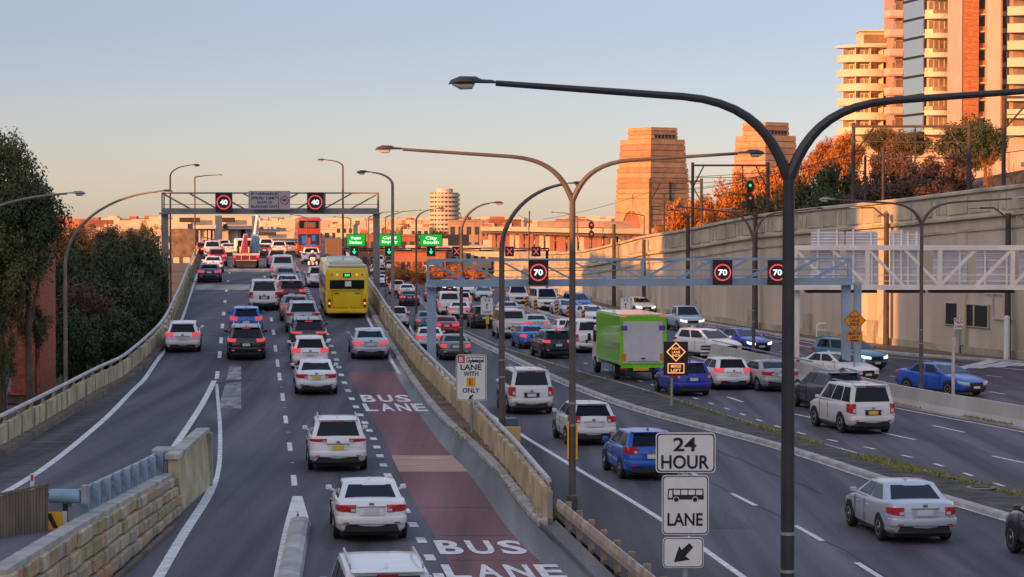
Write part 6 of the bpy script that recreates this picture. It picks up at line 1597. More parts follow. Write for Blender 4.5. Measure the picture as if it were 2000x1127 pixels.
tree_px('gum_tree', 'tall eucalyptus with sunlit top at the edge in front of the brick building', 'tree', 2, 248, 170, 98, -.3, 'leaf_mid', 'gum', hz=230)
tree_px('gum_tree', 'eucalyptus crown overhanging the rendered top of the brick building', 'tree', 56, 340, 165, 97, -.3, 'leaf_dark', 'gum', hz=190)
tree_px('gum_tree', 'dark eucalyptus boughs hanging low before the brick wall', 'tree', 22, 430, 150, 96.5, -.3, 'leaf_mid', 'gum', hz=170, trunk=False)
tree_px('gum_tree', 'drooping eucalyptus spray over the brick wall and window', 'tree', 20, 545, 80, 96, -.3, 'leaf_dark', 'loose', hz=110, trunk=False)
tree_px('shrub', 'small shrub growing against the foot of the brick building', 'shrub', 70, 590, 70, 98, -.3, 'leaf_dark', 'loose', hz=90)
tree_px('shrub', 'wispy bush by the blue pipe at the edge of the picture', 'shrub', 8, 640, 70, 97, -.3, 'leaf_mid', 'loose', hz=120)
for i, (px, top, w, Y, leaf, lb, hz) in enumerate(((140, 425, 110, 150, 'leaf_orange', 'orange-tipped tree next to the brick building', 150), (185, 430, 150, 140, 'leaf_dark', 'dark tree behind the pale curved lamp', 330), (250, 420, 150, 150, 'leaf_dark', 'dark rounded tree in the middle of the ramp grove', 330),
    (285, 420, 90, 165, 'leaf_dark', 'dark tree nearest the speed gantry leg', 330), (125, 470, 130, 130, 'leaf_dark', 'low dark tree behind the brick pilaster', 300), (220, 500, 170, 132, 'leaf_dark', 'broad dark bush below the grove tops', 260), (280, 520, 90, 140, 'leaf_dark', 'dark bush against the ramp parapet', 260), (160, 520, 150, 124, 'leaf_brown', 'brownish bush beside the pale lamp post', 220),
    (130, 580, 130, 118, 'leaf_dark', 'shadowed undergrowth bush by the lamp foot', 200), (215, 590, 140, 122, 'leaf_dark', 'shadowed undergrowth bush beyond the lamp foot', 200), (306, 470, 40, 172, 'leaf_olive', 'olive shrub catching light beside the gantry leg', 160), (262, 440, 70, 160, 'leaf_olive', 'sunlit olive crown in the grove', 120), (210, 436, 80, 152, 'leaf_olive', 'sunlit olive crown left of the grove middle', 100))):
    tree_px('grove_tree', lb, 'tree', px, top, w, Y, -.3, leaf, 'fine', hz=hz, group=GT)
# hill behind the wall
b = MB(); rows = []
for Y in list(np.arange(84, 345, 6)):
    x0, T = W_x(Y), W_top(Y) - 1.0; k = max(.15, min(1, (300 - Y) / 90)) if Y > 210 else 1.0
    rows.append([(x0 + .75, Y, -.4), (x0 + .78, Y, T), (x0 + 10, Y, T + .1), (x0 + 16, Y, T + 2.2 * k), (x0 + 26, Y, T + 5.5 * k), (x0 + 45, Y, T + 8.5 * k), (x0 + 110, Y, T + 11 * k), (x0 + 220, Y, T + 12 * k)])
b.sweep(rows, closed=False); struct(b.build('hill', 'hill', smooth=True))
def hz(Y, off): return W_top(Y) - 1 + float(np.interp(off, [0, 10, 16, 26, 45, 110], [0, .1, 2.2, 5.5, 8.5, 11])) * (max(.15, min(1, (300 - Y) / 90)) if Y > 210 else 1)
for i, (px, top, w, Y, leaf, kind, h_px, lb) in enumerate((
    (1310, 395, 60, 245, 'leaf_orange', 'dense', 120, 'low orange bush beside the first pylon'), (1345, 365, 70, 240, 'leaf_orange', 'dense', 150, 'orange bush against the first pylon wall'), (1378, 372, 60, 232, 'leaf_orange', 'fine', 130, 'small orange bush under the far portal'),
    (1412, 345, 80, 228, 'leaf_orange', 'dense', 160, 'round orange tree between the portal masts'), (1458, 322, 80, 224, 'leaf_orange', 'fine', 170, 'tall orange tree by the green signal'), (1505, 300, 80, 218, 'leaf_orange', 'dense', 180, 'orange tree under the second pylon'),
    (1548, 285, 80, 212, 'leaf_orange', 'dense', 180, 'orange tree behind the big lamp fork'), (1488, 372, 90, 200, 'leaf_olive', 'fine', 110, 'olive bush behind the wall balustrade'), (1395, 410, 90, 205, 'leaf_orange', 'dense', 80, 'orange hedge mass along the wall top'), (1442, 395, 80, 200, 'leaf_orange', 'dense', 90, 'orange hedge beside the signal post'),
    (1590, 318, 90, 192, 'leaf_dark', 'fine', 190, 'dark evergreen shrub right of the big lamp'), (1640, 300, 90, 185, 'leaf_dark', 'fine', 180, 'large dark evergreen shrub by the near portal'), (1618, 360, 110, 178, 'leaf_dark', 'dense', 110, 'dark hedge above the wall coping'), (1610, 262, 70, 225, 'leaf_orange', 'fine', 90, 'orange bush at the foot of the pale apartments'),
    (1650, 250, 70, 222, 'leaf_orange', 'fine', 90, 'orange bush below the round apartment block'), (1700, 290, 100, 178, 'leaf_brown', 'bare', 130, 'brown leafless thicket behind the near portal'), (1745, 275, 100, 182, 'leaf_brown', 'fine', 130, 'brown shrub on the bank below the apartments'), (1795, 285, 100, 172, 'leaf_brown', 'bare', 140, 'brown twiggy shrub in the middle of the bank'),
    (1845, 280, 100, 168, 'leaf_brown', 'fine', 150, 'brown shrub left of the portal mast'), (1720, 345, 110, 165, 'leaf_brown', 'fine', 90, 'low brown scrub above the wall'), (1790, 335, 110, 162, 'leaf_brown', 'fine', 90, 'low brown scrub behind the white mast'), (1860, 325, 110, 155, 'leaf_brown', 'bare', 100, 'bare brown scrub near the wall pier'),
    (1722, 238, 60, 205, 'leaf_olive', 'fine', 60, 'olive bush at the base of the salmon apartments'), (1780, 245, 70, 200, 'leaf_olive', 'fine', 60, 'olive bush at the base of the glass apartments'), (1755, 252, 60, 205, 'leaf_orange', 'fine', 50, 'small orange bush on the bank top'),
    (1895, 210, 110, 190, 'leaf_dark', 'fine', 120, 'big dark tree in front of the brick apartments'), (1925, 225, 70, 186, 'leaf_dark', 'fine', 100, 'dark tree leaning beside the tall mast'), (1930, 262, 80, 158, 'leaf_orange', 'bare', 170, 'orange leafless sapling left of the tall mast'), (1985, 255, 90, 154, 'leaf_orange', 'bare', 170, 'orange leafless sapling right of the tall mast'), (1940, 300, 70, 152, 'leaf_orange', 'bare', 110, 'short orange leafless bush at the wall pier'))):
    off = (px - 1000) / FPX * Y - W_x(Y)
    p = at(px, top + h_px, Y); zb = min(hz(Y, off), p.z + .5)
    tree_px('hillside_bush', lb, 'bush', px, top, w * 1.2, Y, zb, leaf, kind, hz=h_px * 1.15, group='bushes on the bank behind the wall', trunk=kind != 'bare')
# grass and weeds: on the median, at the kerb of the bus lane, at the barrier foot
def weeds(name, label, f, zf, spots, m='grass'):
    b = MB(); r = random.Random(5)
    for (Y0, Y1, o0, o1, n, h) in spots:
        for _ in range(n):
            Y = r.uniform(Y0, Y1); x = f(Y) + r.uniform(o0, o1); z = zf(Y) + .12; a = r.uniform(0, 6.28); hh = h * r.uniform(.4, 1.2); w = .02
            dx, dy = w * math.cos(a), w * math.sin(a); lx, ly = r.gauss(0, .08), r.gauss(0, .08)
            b.add([(x - dx, Y - dy, z), (x + dx, Y + dy, z), (x + lx, Y + ly, z + hh)], [(0, 1, 2)])
    o = stuff(b.build(name, m)); tag(o, label, 'weeds'); return o
weeds('grass', 'tufts of yellow-green weeds along the median strip', R_med2, z0, [(68, 74, -.5, .1, 500, .14), (74, 80, -.9, .1, 900, .15), (84, 92, -.5, .1, 600, .13), (92, 110, -.35, .1, 600, .1), (118, 150, -.4, .1, 400, .1)])
weeds('grass', 'weeds in the joint between bus lane kerb and dirty footway', L_kerb, zL, [(63, 66, .1, .9, 350, .13), (70, 76, -.05, .4, 250, .1), (84, 90, -.1, .5, 300, .12), (100, 118, .2, 1.0, 600, .12)])
weeds('grass', 'weeds at the foot of the concrete barrier', R_b0, z0, [(92, 96, -.2, .05, 200, .12), (100, 106, -.12, .05, 100, .1)])
# litter cover on the median near the edge: drain lid
q = at(1945, 968, 71); dlid = thing('drain_cover', 'round metal drain cover on the sandy end of the median', 'drain cover', (R_med2(70) - .7, 70, .16)); b = MB(); b.tube([(0, 0, 0), (0, 0, .05)], .3, 14); b.build('cover', 'trim', dlid, False)
b = MB(); b.tube([(0, 0, 0), (0, 0, .03)], .42, 14); b.build('rim', 'joint', dlid, False)

# ------------------------------------------------------------------ brick building by the ramp
bb_ = thing('brick_building', 'red brick building with a pale rendered top behind the gum tree', 'building', (-24, 108, -.3))
xr = at(76, 600, 108).x; xl = -29.0; zt = at(50, 456, 108).z; yb_ = 111.7
b = MB(); b.box((xl + xr) / 2 - .02, (108 + yb_) / 2 + .02, (zt - .3) / 2, xr - xl - .04, yb_ - 108 - .02, zt + .3); b.build('wall', 'mortar', bb_)
zp = at(0, 386, 108).z
b = MB(); b.box((xl + xr) / 2, (108 + yb_) / 2, (zt + zp) / 2, xr - xl - .3, yb_ - 108.2, zp - zt); b.build('rendered_top', 'render_w', bb_)
b = MB(); b.box((xl + xr) / 2, (108 + yb_) / 2, zt + .02, xr - xl + .3, yb_ - 107.8, .2); b.build('cornice', 'brick', bb_)
b = MB(); b.box((xl + xr) / 2, (108 + yb_) / 2, zp + .05, xr - xl - .1, yb_ - 108.0, .14); b.build('roof_edge', 'render_w', bb_)
brick_me = {}; cnt = 0; rest = MB()
def brick_wall(x0, x1, yf, axis='x', lim=0):
    global cnt
    z = .1; row = 0; mine = 0
    while z < zt - .12:
        x = x0 - (.12 if row % 2 else 0)
        while x < x1 - .02:
            a, c = max(x, x0), min(x + .225, x1)
            if c - a > .05:
                full = abs(c - a - .225) < .002; j = rnd.uniform(-.006, .006)
                pos = ((a + c) / 2, yf - .02 + j, z + .038) if axis == 'x' else (yf + .02 - j, (a + c) / 2, z + .038)
                sx, sy = (c - a, .06) if axis == 'x' else (.06, c - a)
                if full and mine < lim and z > 1.6:
                    if axis not in brick_me:
                        b = MB(); b.box(0, 0, 0, sx, sy, .076); brick_me[axis] = b.mesh('brick'); brick_me[axis].materials.append(M['brick'])
                    o = bpy.data.objects.new('brick', brick_me[axis]); COL.objects.link(o); o.parent = bb_
                    o.matrix_parent_inverse = Matrix.Translation(-Vector(bb_.location)); o.location = pos; cnt += 1; mine += 1
                else: rest.box(pos[0], pos[1], pos[2], sx, sy, .076)
            x += .235
        z += .086; row += 1
brick_wall(108.0, yb_, xr, 'y', 220)
brick_wall(xr - 2.2, xr, 108.0, 'x', 80)
brick_wall(xl + .5, xr - 2.2, 108.0)
o = rest.build('brickwork', 'brick', bb_); stuff(o)
wf = B(bb_, 'window', 'glass_b', (0, 0, 0, 1, .05, 1.1)); wf.location = (at(10, 615, 108).x + 24, .12, at(0, 615, 108).z + .3)
for dx in (-.5, 0, .5): B(bb_, 'frame', 'sign_w', (dx, -.03, 0, .06, .08, 1.14), parent=wf)
for dz in (-.55, 0, .55): B(bb_, 'frame', 'sign_w', (0, -.03, dz, 1.06, .08, .06), parent=wf)
q = at(10, 760, 103); bp_ = thing('blue_pipe', 'blue-grey vertical pipe bend beside the brick building', 'pipe', (q.x, 103, -.3)); b = MB(); b.tube([(0, 0, 0), (0, 0, at(0, 705, 103).z + .3)], .09, 8); b.tube([(.18, 0, .9), (.18, 0, at(0, 720, 103).z + .3)], .05, 8); b.build('pipe', 'gantry', bp_, False)

# ------------------------------------------------------------------ apartments on the hill
def apt_part(t, name, m, *bx, bevel=0.0, parent=None): return B(t, name, m, *bx, bevel=bevel, parent=parent)
def block(label, px0_, px1_, top, bot, Y, dep, yaw, m, floors, bays, style, cat='apartment building', name='apartment_building'):
    a, c = at(px0_, top, Y), at(px1_, bot, Y); w = c.x - a.x; h = a.z - c.z
    t = thing(name, label, cat, ((a.x + c.x) / 2, Y + dep / 2, c.z), yaw)
    apt_part(t, 'wall', m, (0, 0, h / 2, w, dep, h))
    fh = h / floors; bw = w / bays
    for f in range(floors):
        z = f * fh
        for k in range(bays):
            x = -w / 2 + (k + .5) * bw
            wn_ = apt_part(t, 'window', 'glass_reflect_tint', (x, -dep / 2 - .02, z + fh * .52, bw * .74, .08, fh * .62))
            apt_part(t, 'mullion', m, (x, -dep / 2 - .07, z + fh * .52, .10, .06, fh * .62), parent=wn_)
        if style == 'balcony':
            apt_part(t, 'balcony_slab', m, (0, -dep / 2 - .55, z + .1, w * .98, 1.1, .18)); apt_part(t, 'balustrade', m, (0, -dep / 2 - 1.06, z + .6, w * .98, .08, .85))
        if style == 'slab': apt_part(t, 'spandrel', m, (0, -dep / 2 - .1, z + .12, w * 1.0, .24, .4))
    apt_part(t, 'parapet', m, (0, 0, h + .2, w + .3, dep + .3, .4))
    return t
# 1: round cream block with curved balconies
Y = 330.0; S = Y / FPX
cxp = at(1695, 0, Y).x; zb = at(0, 262, Y).z; ztp = at(0, 92, Y).z; rad = 55 * S
a1 = thing('apartment_building', 'cream round-fronted apartment block with curved balconies and a stepped top', 'apartment building', (cxp, Y + rad, zb))
def arc_ring(t, name, m, r0, r1, z0_, z1_, a0=-170, a1_=-5, n=22, parent=None, cx=0, cy=0):
    b = MB(); rws = []
    for i in range(n + 1):
        a = R(a0 + (a1_ - a0) * i / n); c_, s_ = math.cos(a), math.sin(a)
        rws.append([(cx + r0 * c_, cy + r0 * s_, z0_), (cx + r1 * c_, cy + r1 * s_, z0_), (cx + r1 * c_, cy + r1 * s_, z1_), (cx + r0 * c_, cy + r0 * s_, z1_)])
    b.sweep(rws); return b.build(name, m, parent or t, False)
nf = 6; fh = (ztp - zb) / nf
arc_ring(a1, 'wall', 'apt_cream', 0.1, rad - 1.3, 0, ztp - zb, -180, 0)
for f in range(nf):
    z = f * fh
    arc_ring(a1, 'balcony_slab', 'apt_cream', rad - 1.5, rad, z, z + .28); arc_ring(a1, 'balustrade', 'apt_cream', rad - .12, rad - .02, z + .28, z + 1.0)
    for k in range(9):
        an = -160 + k * 16.5; arc_ring(a1, 'window', 'glass_reflect_tint', rad - 1.4, rad - 1.24, z + .5, z + fh - .35, an, an + 12, 3)
    for k in range(5): an = -150 + k * 33; arc_ring(a1, 'fin_wall', 'apt_cream', rad - 1.4, rad - .25, z + .2, z + fh, an, an + 2.0, 1)
arc_ring(a1, 'roof', 'apt_cream', .1, rad + .2, ztp - zb, ztp - zb + .35, -180, 0)
apt_part(a1, 'penthouse', 'apt_cream', (1.4, -1.2, ztp - zb + 1.2, 4.6, 3.4, 2.0)); apt_part(a1, 'penthouse_window', 'glass_reflect_tint', (1.4, -2.92, ztp - zb + 1.2, 3.6, .06, 1.2)); apt_part(a1, 'penthouse_roof', 'apt_cream', (1.6, -1.4, ztp - zb + 2.3, 5.4, 4.2, .2))
# 2: salmon block with stacked small balconies on its corner
Y = 322.0; S = Y / FPX; zb = at(0, 262, Y).z; h = at(0, -40, Y).z - zb; x0, x1 = at(1738, 0, Y).x, at(1800, 0, Y).x; w = x1 - x0
a2 = thing('apartment_building', 'tall salmon apartment tower with small sharp balconies stacked on its corner', 'apartment building', ((x0 + x1) / 2, Y + 6, zb))
apt_part(a2, 'wall', 'apt_salmon', (.5, 0, h / 2, w - 1, 11, h)); nf = 8; fh = h / nf
for f in range(nf):
    z = f * fh
    b = MB(); b.prism([(-w / 2 - .6, -5.3), (-w / 2 - .1, -6.9), (-w / 2 + 1.7, -6.6), (-w / 2 + 1.7, -5.3)], z, z + .22); b.build('balcony_slab', 'apt_salmon', a2, False)
    b = MB(); b.prism([(-w / 2 - .62, -5.3), (-w / 2 - .1, -6.95), (-w / 2 + 1.7, -6.65), (-w / 2 + 1.7, -6.5), (-w / 2, -6.75), (-w / 2 - .45, -5.3)], z + .22, z + 1.05); b.build('balustrade', 'apt_pale', a2, False)
    apt_part(a2, 'window', 'glass_reflect_tint', (-w / 2 + 1.35, -5.53, z + fh * .55, .95, .08, fh * .6)); apt_part(a2, 'window', 'glass_reflect_tint', (.9, -5.53, z + fh * .6, .7, .08, fh * .36)); apt_part(a2, 'side_window', 'glass_reflect_tint', (-w / 2 + .98, -3.4, z + fh * .5, .08, 1.8, fh * .55))
# 3: glass corner and curved cream balconies
Y = 300.0; S = Y / FPX; zb = at(0, 262, Y).z; h = at(0, -40, Y).z - zb; x0, x1 = at(1802, 0, Y).x, at(1888, 0, Y).x; w = x1 - x0
a3 = thing('apartment_building', 'apartment tower with a mirror glass corner strip and curved cream balconies', 'apartment building', ((x0 + x1) / 2, Y + 6, zb))
apt_part(a3, 'wall', 'apt_cream', (.3, 0, h / 2, w - .8, 10.5, h)); nf = 8; fh = h / nf
for f in range(nf):
    z = f * fh
    # glass wall facing the motorway, slanted panes with dark floor edges
    b = MB(); b.prism([(-w / 2 - 1.2, 1.0), (-w / 2 + .15, -5.6), (-w / 2 + .3, -5.55), (-w / 2 - 1.0, 1.1)], z + .32, z + fh); gp = b.build('glass_pane', 'glass_sky', a3, False)
    b = MB(); b.prism([(-w / 2 - 1.3, 1.0), (-w / 2 + .18, -5.75), (-w / 2 + .4, -5.6), (-w / 2 - 1.0, 1.1)], z, z + .3); b.build('floor_edge', 'trim', a3, False)
    cxb = -.55; rb = 1.9
    apt_part(a3, 'window', 'glass_reflect_tint', (cxb, -5.28, z + fh * .58, 2.7, .1, fh * .62))
    for k in range(5): apt_part(a3, 'mullion', 'apt_cream', (cxb - 1.3 + k * .65, -5.36, z + fh * .58, .08, .06, fh * .6))
    pts_ = [(cxb - 1.85, -5.2)] + [(cxb - 1.85 + 3.7 * i / 8, -5.75 - .65 * math.sin(math.pi * i / 8)) for i in range(9)] + [(cxb + 1.85, -5.2)]
    b = MB(); b.prism(pts_, z - .05, z + .55); b.build('balcony', 'apt_cream', a3, False)
    b = MB(); b.sweep([[(x, y, z + .55), (x, y, z + 1.05), (x, y + .05, z + 1.05), (x, y + .05, z + .55)] for x, y in pts_[1:-1]]); b.build('balustrade', 'glass_reflect_tint', a3, False)
    apt_part(a3, 'bay_window', 'glass_sky', (w / 2 - 1.1, -5.3, z + fh * .55, 1.05, .12, fh * .82)); apt_part(a3, 'bay_edge', 'trim', (w / 2 - 1.1, -5.34, z + .06, 1.2, .14, .14))
    b = MB(); b.prism([(w / 2 - .5, -5.2), (w / 2 - .45, -6.0), (w / 2 + .2, -6.1), (w / 2 + .3, -5.2)], z, z + .75); b.build('corner_balcony', 'apt_cream', a3, False)
# 4: brick columns with white balconies
Y = 285.0; S = Y / FPX; zb = at(0, 262, Y).z; h = at(0, -40, Y).z - zb; x0, x1 = at(1886, 0, Y).x, at(2090, 0, Y).x; w = x1 - x0
a4 = thing('apartment_building', 'tall apartment tower with dark orange brick piers and white rounded balconies', 'apartment building', ((x0 + x1) / 2, Y + 6, zb))
apt_part(a4, 'wall', 'apt_pale', (0, .6, h / 2, w, 10.0, h)); nf = 9; fh = h / nf; L0 = -w / 2
def lx(px): return (px - 1886) * S + L0
apt_part(a4, 'brick_pier', 'apt_brick', ((lx(1886) + lx(1914)) / 2, -4.7, h / 2, 28 * S, 1.4, h)); apt_part(a4, 'pale_pier', 'apt_pale', ((lx(1929) + lx(1956)) / 2, -4.9, h / 2, 27 * S, 1.5, h))
apt_part(a4, 'brick_edge', 'apt_brick', (lx(1957.5), -4.9, h / 2, 3 * S, 1.7, h))
for f in range(nf):
    z = f * fh
    apt_part(a4, 'recess_window', 'glass', (lx(1921.5), -4.42, z + fh * .55, 14 * S, .1, fh * .74)); apt_part(a4, 'recess_rail', 'apt_brick', (lx(1921.5), -4.6, z + .35, 14 * S, .1, .7)); apt_part(a4, 'recess_slab', 'apt_pale', (lx(1921.5), -4.7, z + .03, 14 * S, .7, .14))
    apt_part(a4, 'dark_window', 'glass', (lx(1965), -4.45, z + fh * .6, 12 * S, .1, fh * .7))
    apt_part(a4, 'window', 'glass_reflect_tint', (lx(1990), -4.45, z + fh * .62, 32 * S, .1, fh * .6)); apt_part(a4, 'red_curtain_panel', 'apt_salmon', (lx(1980), -4.52, z + fh * .62, 9 * S, .06, fh * .56))
    pts_ = [(lx(1971), -4.4)] + [(lx(1971) + (90 * S) * i / 8, -5.1 - .7 * math.sin(math.pi * min(1, i / 4) / 2)) for i in range(9)] + [(lx(2061), -4.4)]
    b = MB(); b.prism(pts_, z - .1, z + .95); b.build('balcony', 'apt_cream', a4, False)
    for k in range(3): apt_part(a4, 'brick_band', 'apt_brick', ((lx(1886) + lx(1914)) / 2, -5.43, z + fh * (k + .3) / 3, 28 * S, .06, .22))

for t_, w_, d_ in ((a1, 8, 6), (a2, 5.2, 11), (a3, 6.4, 10.5), (a4, 13, 10)):
    apt_part(t_, 'podium', 'apt_pale', (0.2, .6, -6.02, w_, d_, 12.0))
# ------------------------------------------------------------------ granite bridge pylons
def pylon(label, px0_, pxe, px1_, top, bot, Y, arch=True):
    S = Y / FPX; wl, wr_ = (pxe - px0_) * S, (px1_ - pxe) * S; phi = math.atan2(wl, wr_); a = math.hypot(wl, wr_)
    # the near edge stands at pxe; footprint is a square turned by phi
    e = at(pxe, bot, Y); zt = at(0, top, Y).z; zb = e.z; H = zt - zb
    ctr = Vector((e.x, Y, 0)) + Vector(((wr_ - wl) / 2, (a * math.sin(phi) + a * math.cos(phi)) / 2, 0))
    t = thing('bridge_pylon', label, 'bridge pylon', (ctr.x, ctr.y, zb), phi)
    tiers = [(0, .36, 1.0, .99), (.36, .66, .965, .93), (.66, .90, .895, .84), (.90, 1.0, .66, .64)]
    for (f0, f1, s0, s1) in tiers:
        n = max(3, int((f1 - f0) * H / 1.5))
        for i in range(n):
            u0, u1 = i / n, (i + 1) / n; z_0 = (f0 + (f1 - f0) * u0) * H; z_1 = (f0 + (f1 - f0) * u1) * H
            h0, h1 = a / 2 * (s0 + (s1 - s0) * u0), a / 2 * (s0 + (s1 - s0) * u1)
            if f0 == 0 and arch: h0 -= .35; h1 -= .35
            b = MB(); g_ = .22
            b.sweep([[(-h0, -h0, z_0 + g_), (h0, -h0, z_0 + g_), (h0, h0, z_0 + g_), (-h0, h0, z_0 + g_)], [(-h1, -h1, z_1), (h1, -h1, z_1), (h1, h1, z_1), (-h1, h1, z_1)]]); b.build('stone_course', rnd.choice(['pylon', 'pylon', 'pylon_b']), t, False)
            b = MB(); k = .962; b.sweep([[(-h0 * k, -h0 * k, z_0), (h0 * k, -h0 * k, z_0), (h0 * k, h0 * k, z_0), (-h0 * k, h0 * k, z_0)], [(-h0 * k, -h0 * k, z_0 + g_), (h0 * k, -h0 * k, z_0 + g_), (h0 * k, h0 * k, z_0 + g_), (-h0 * k, h0 * k, z_0 + g_)]]); b.build('joint', 'pylon_b', t, False)
        hh = a / 2 * s0 + .18
        if f0 > 0: b = MB(); b.box(0, 0, f0 * H - .2, hh * 2, hh * 2, .5); b.build('ledge', 'pylon', t, False)
    for k in range(6):
        b = MB(); b.box(-a * .22 + k * a * .088, -a / 2 * .655, .925 * H, a * .04, .5, .9); b.build('louvre_opening', 'black_box', t, False)
    b = MB(); b.box(-.0 * a, -a / 2 * .945, .47 * H, .5, .8, 5.5); b.build('slit_window', 'black_box', t, False)
    b = MB(); b.box(-a / 2 * .975, 0, .36 * H, .6, .45, 6.5); b.build('slit_window', 'pylon', t, False)
    if arch:    # arched portal cut through the cladding of the left face
        w_, zi = a * .23, .05 * H
        ri = w_; pts_ = [(-a / 2 * .97, 0)]
        outer = [(-a * .485, 0), (-a * .485, .40 * H), (a * .485, .40 * H), (a * .485, 0), (w_, 0)]
        arc = [(w_ * math.cos(R(q)), zi + .15 * H + w_ * math.sin(R(q))) for q in range(0, 181, 15)]
        poly = outer + arc + [(-w_, 0)]
        b = MB(); b.prism(poly, 0, .36, lambda p, q, d: (-a / 2 * .99 - .0 + .36 - d, -p, q)); b.build('portal_face', 'pylon', t, False)
        b = MB(); ring = [((w_ + .7) * math.cos(R(q)), zi + .15 * H + (w_ + .7) * math.sin(R(q))) for q in range(0, 181, 15)] + list(reversed([((w_ + .05) * math.cos(R(q)), zi + .15 * H + (w_ + .05) * math.sin(R(q))) for q in range(0, 181, 15)]))
        b.prism(ring, 0, .3, lambda p, q, d: (-a / 2 * .99 - d, -p, q)); b.build('arch_ring', 'pylon', t, False)
        b = MB(); b.prism([(w_, 0)] + arc + [(-w_, 0)], 0, .1, lambda p, q, d: (-a / 2 + .30 + d, -p, q)); b.build('portal_recess', 'block_red', t, False)
    return t
pylon('sunlit granite bridge pylon with an arched portal at its foot', 1203, 1270, 1354, 247, 484, 700)
pylon('granite bridge pylon rising behind the orange trees', 1432, 1494, 1572, 237, 500, 640, arch=False)

# ------------------------------------------------------------------ distant town
def far_box(label, px0_, px1_, top, Y, m, floors=0, bays=0, name='distant_building', dep=14, bot=None, zb=-.3):
    a, c = at(px0_, top, Y), at(px1_, top, Y); w = c.x - a.x; h = a.z - zb
    t = thing(name, label, 'building', ((a.x + c.x) / 2, Y + dep / 2, zb)); apt_part(t, 'wall', m, (0, 0, h / 2, w, dep, h)); apt_part(t, 'roof_edge', m, (0, 0, h + .15, w + .4, dep + .4, .3))
    for k in range(3): apt_part(t, 'roof_plant', m if k else 'render_w', (rnd.uniform(-.4, .4) * w, rnd.uniform(-.2, .2) * dep, h + .3 + rnd.uniform(.2, .5), rnd.uniform(.8, 2.2), 1.5, rnd.uniform(.5, 1.3)))
    b = MB(); ax_ = rnd.uniform(-.4, .4) * w; b.bar((ax_, 0, h), (ax_, 0, h + 2.2), .12, .12); b.build('aerial', 'trim', t, False)
    vis = min(h, 12.0)
    for f in range(floors):
        for k in range(bays): apt_part(t, 'window', 'glass_b', (-w / 2 + (k + .5) * w / bays, -dep / 2 - .03, h - vis * (f + .6) / floors, w / bays * .55, .1, vis / floors * .5))
    return t
# round tower
Y = 720.0; S = Y / FPX; cxp = at(867, 0, Y).x; rt = 30.5 * S; ztp = at(0, 376, Y).z
tw_ = thing('round_tower', 'pale round high-rise tower with ringed balconies behind the thin lamp', 'building', (cxp, Y + rt, 0))
b = MB(); b.tube([(0, 0, -.3), (0, 0, ztp)], rt - .5, 28); b.build('core', 'tower', tw_, False, smooth=True)
for f in range(16):
    z = ztp - 1.2 - f * 1.35
    b = MB(); b.tube([(0, 0, z), (0, 0, z + .8)], rt, 28); b.build('balcony_ring', 'tower', tw_, False, smooth=True)
for k in range(12):
    an = R(-175 + k * 15.5); b = MB(); b.box((rt - .55) * math.cos(an), (rt - .55) * math.sin(an), ztp / 2, .3, .6, ztp, an); b.build('window_column', 'glass_b', tw_, False)
b = MB(); b.tube([(0, 0, ztp), (0, 0, at(0, 368, Y).z)], rt * .55, 20); b.build('plant_room', 'tower', tw_, False); b = MB(); b.box(1.5, 0, at(0, 366, Y).z, rt * .7, rt * .5, 1.0); b.build('roof_box', 'glass_sky', tw_, False)
far_box('tan square block right of the round tower', 876, 955, 432, 600, 'block_tan', 2, 5); far_box('tall narrow tan wing beside the round tower', 940, 957, 446, 560, 'block_red', 3, 2)
far_box('low orange brick building behind the message boards', 690, 812, 461, 420, 'block_red', 2, 8); far_box('orange brick terrace under the lane arrows', 770, 870, 492, 330, 'block_red', 1, 9); far_box('cream low building behind the brown board', 850, 965, 484, 340, 'block_cream', 2, 8)
far_box('cream building with red trim above the double-decker', 560, 660, 448, 520, 'block_cream', 3, 7); far_box('narrow cream building by the thin lamps', 655, 690, 440, 480, 'block_cream', 4, 3); far_box('distant red-roofed house behind the station', 985, 1020, 447, 480, 'block_red', 1, 3); far_box('low distant cream block under the small lamp', 500, 570, 462, 560, 'block_cream', 2, 5)
far_box('long far cream warehouse on the horizon', 940, 1210, 470, 640, 'block_cream', 1, 14)
for (p0, p1, tp, YY, mm, fl, by, lb) in ((300, 352, 452, 520, 'block_cream', 2, 4, 'cream flats left of the toll plaza'), (345, 400, 461, 600, 'block_red', 1, 5, 'red-roofed terrace peeping over the toll plaza'), (470, 512, 458, 560, 'block_tan', 2, 4, 'tan walk-up flats between the toll blocks'), (508, 548, 450, 640, 'block_cream', 3, 4, 'cream flats in the gap over the tow truck boom'),
    (545, 580, 463, 500, 'block_red', 1, 4, 'brick row left of the double-decker'), (630, 662, 455, 610, 'block_tan', 2, 3, 'tan office right of the double-decker'), (700, 745, 447, 640, 'block_cream', 2, 4, 'cream flats above the first message board'), (745, 800, 452, 690, 'block_tan', 2, 5, 'tan flats above the second message board'), (800, 838, 446, 650, 'block_cream', 3, 3, 'narrow cream flats left of the round tower'), (905, 942, 441, 690, 'block_cream', 3, 3, 'cream flats above the brown board')):
    far_box(lb, p0, p1, tp, YY, mm, fl, by)
b = MB(); r_ = random.Random(11)
for k in range(44):
    px = -60 + k * 29 + r_.uniform(-10, 10); YY = r_.uniform(560, 760)
    if 1190 < px: break
    p = at(px, r_.uniform(436, 450) if px > 330 else r_.uniform(429, 441), YY); me = r_.choice(CROWN['dense'] + CROWN['loose']); sx = r_.uniform(2.6, 4.4); hgt = p.z * .55
    for pl_ in me.polygons:
        if r_.random() < .42: b.add([(p.x + me.vertices[i].co.x * sx * 1.5, p.y + me.vertices[i].co.y * sx, hgt + me.vertices[i].co.z * hgt) for i in pl_.vertices], [(0, 1, 2, 3)])
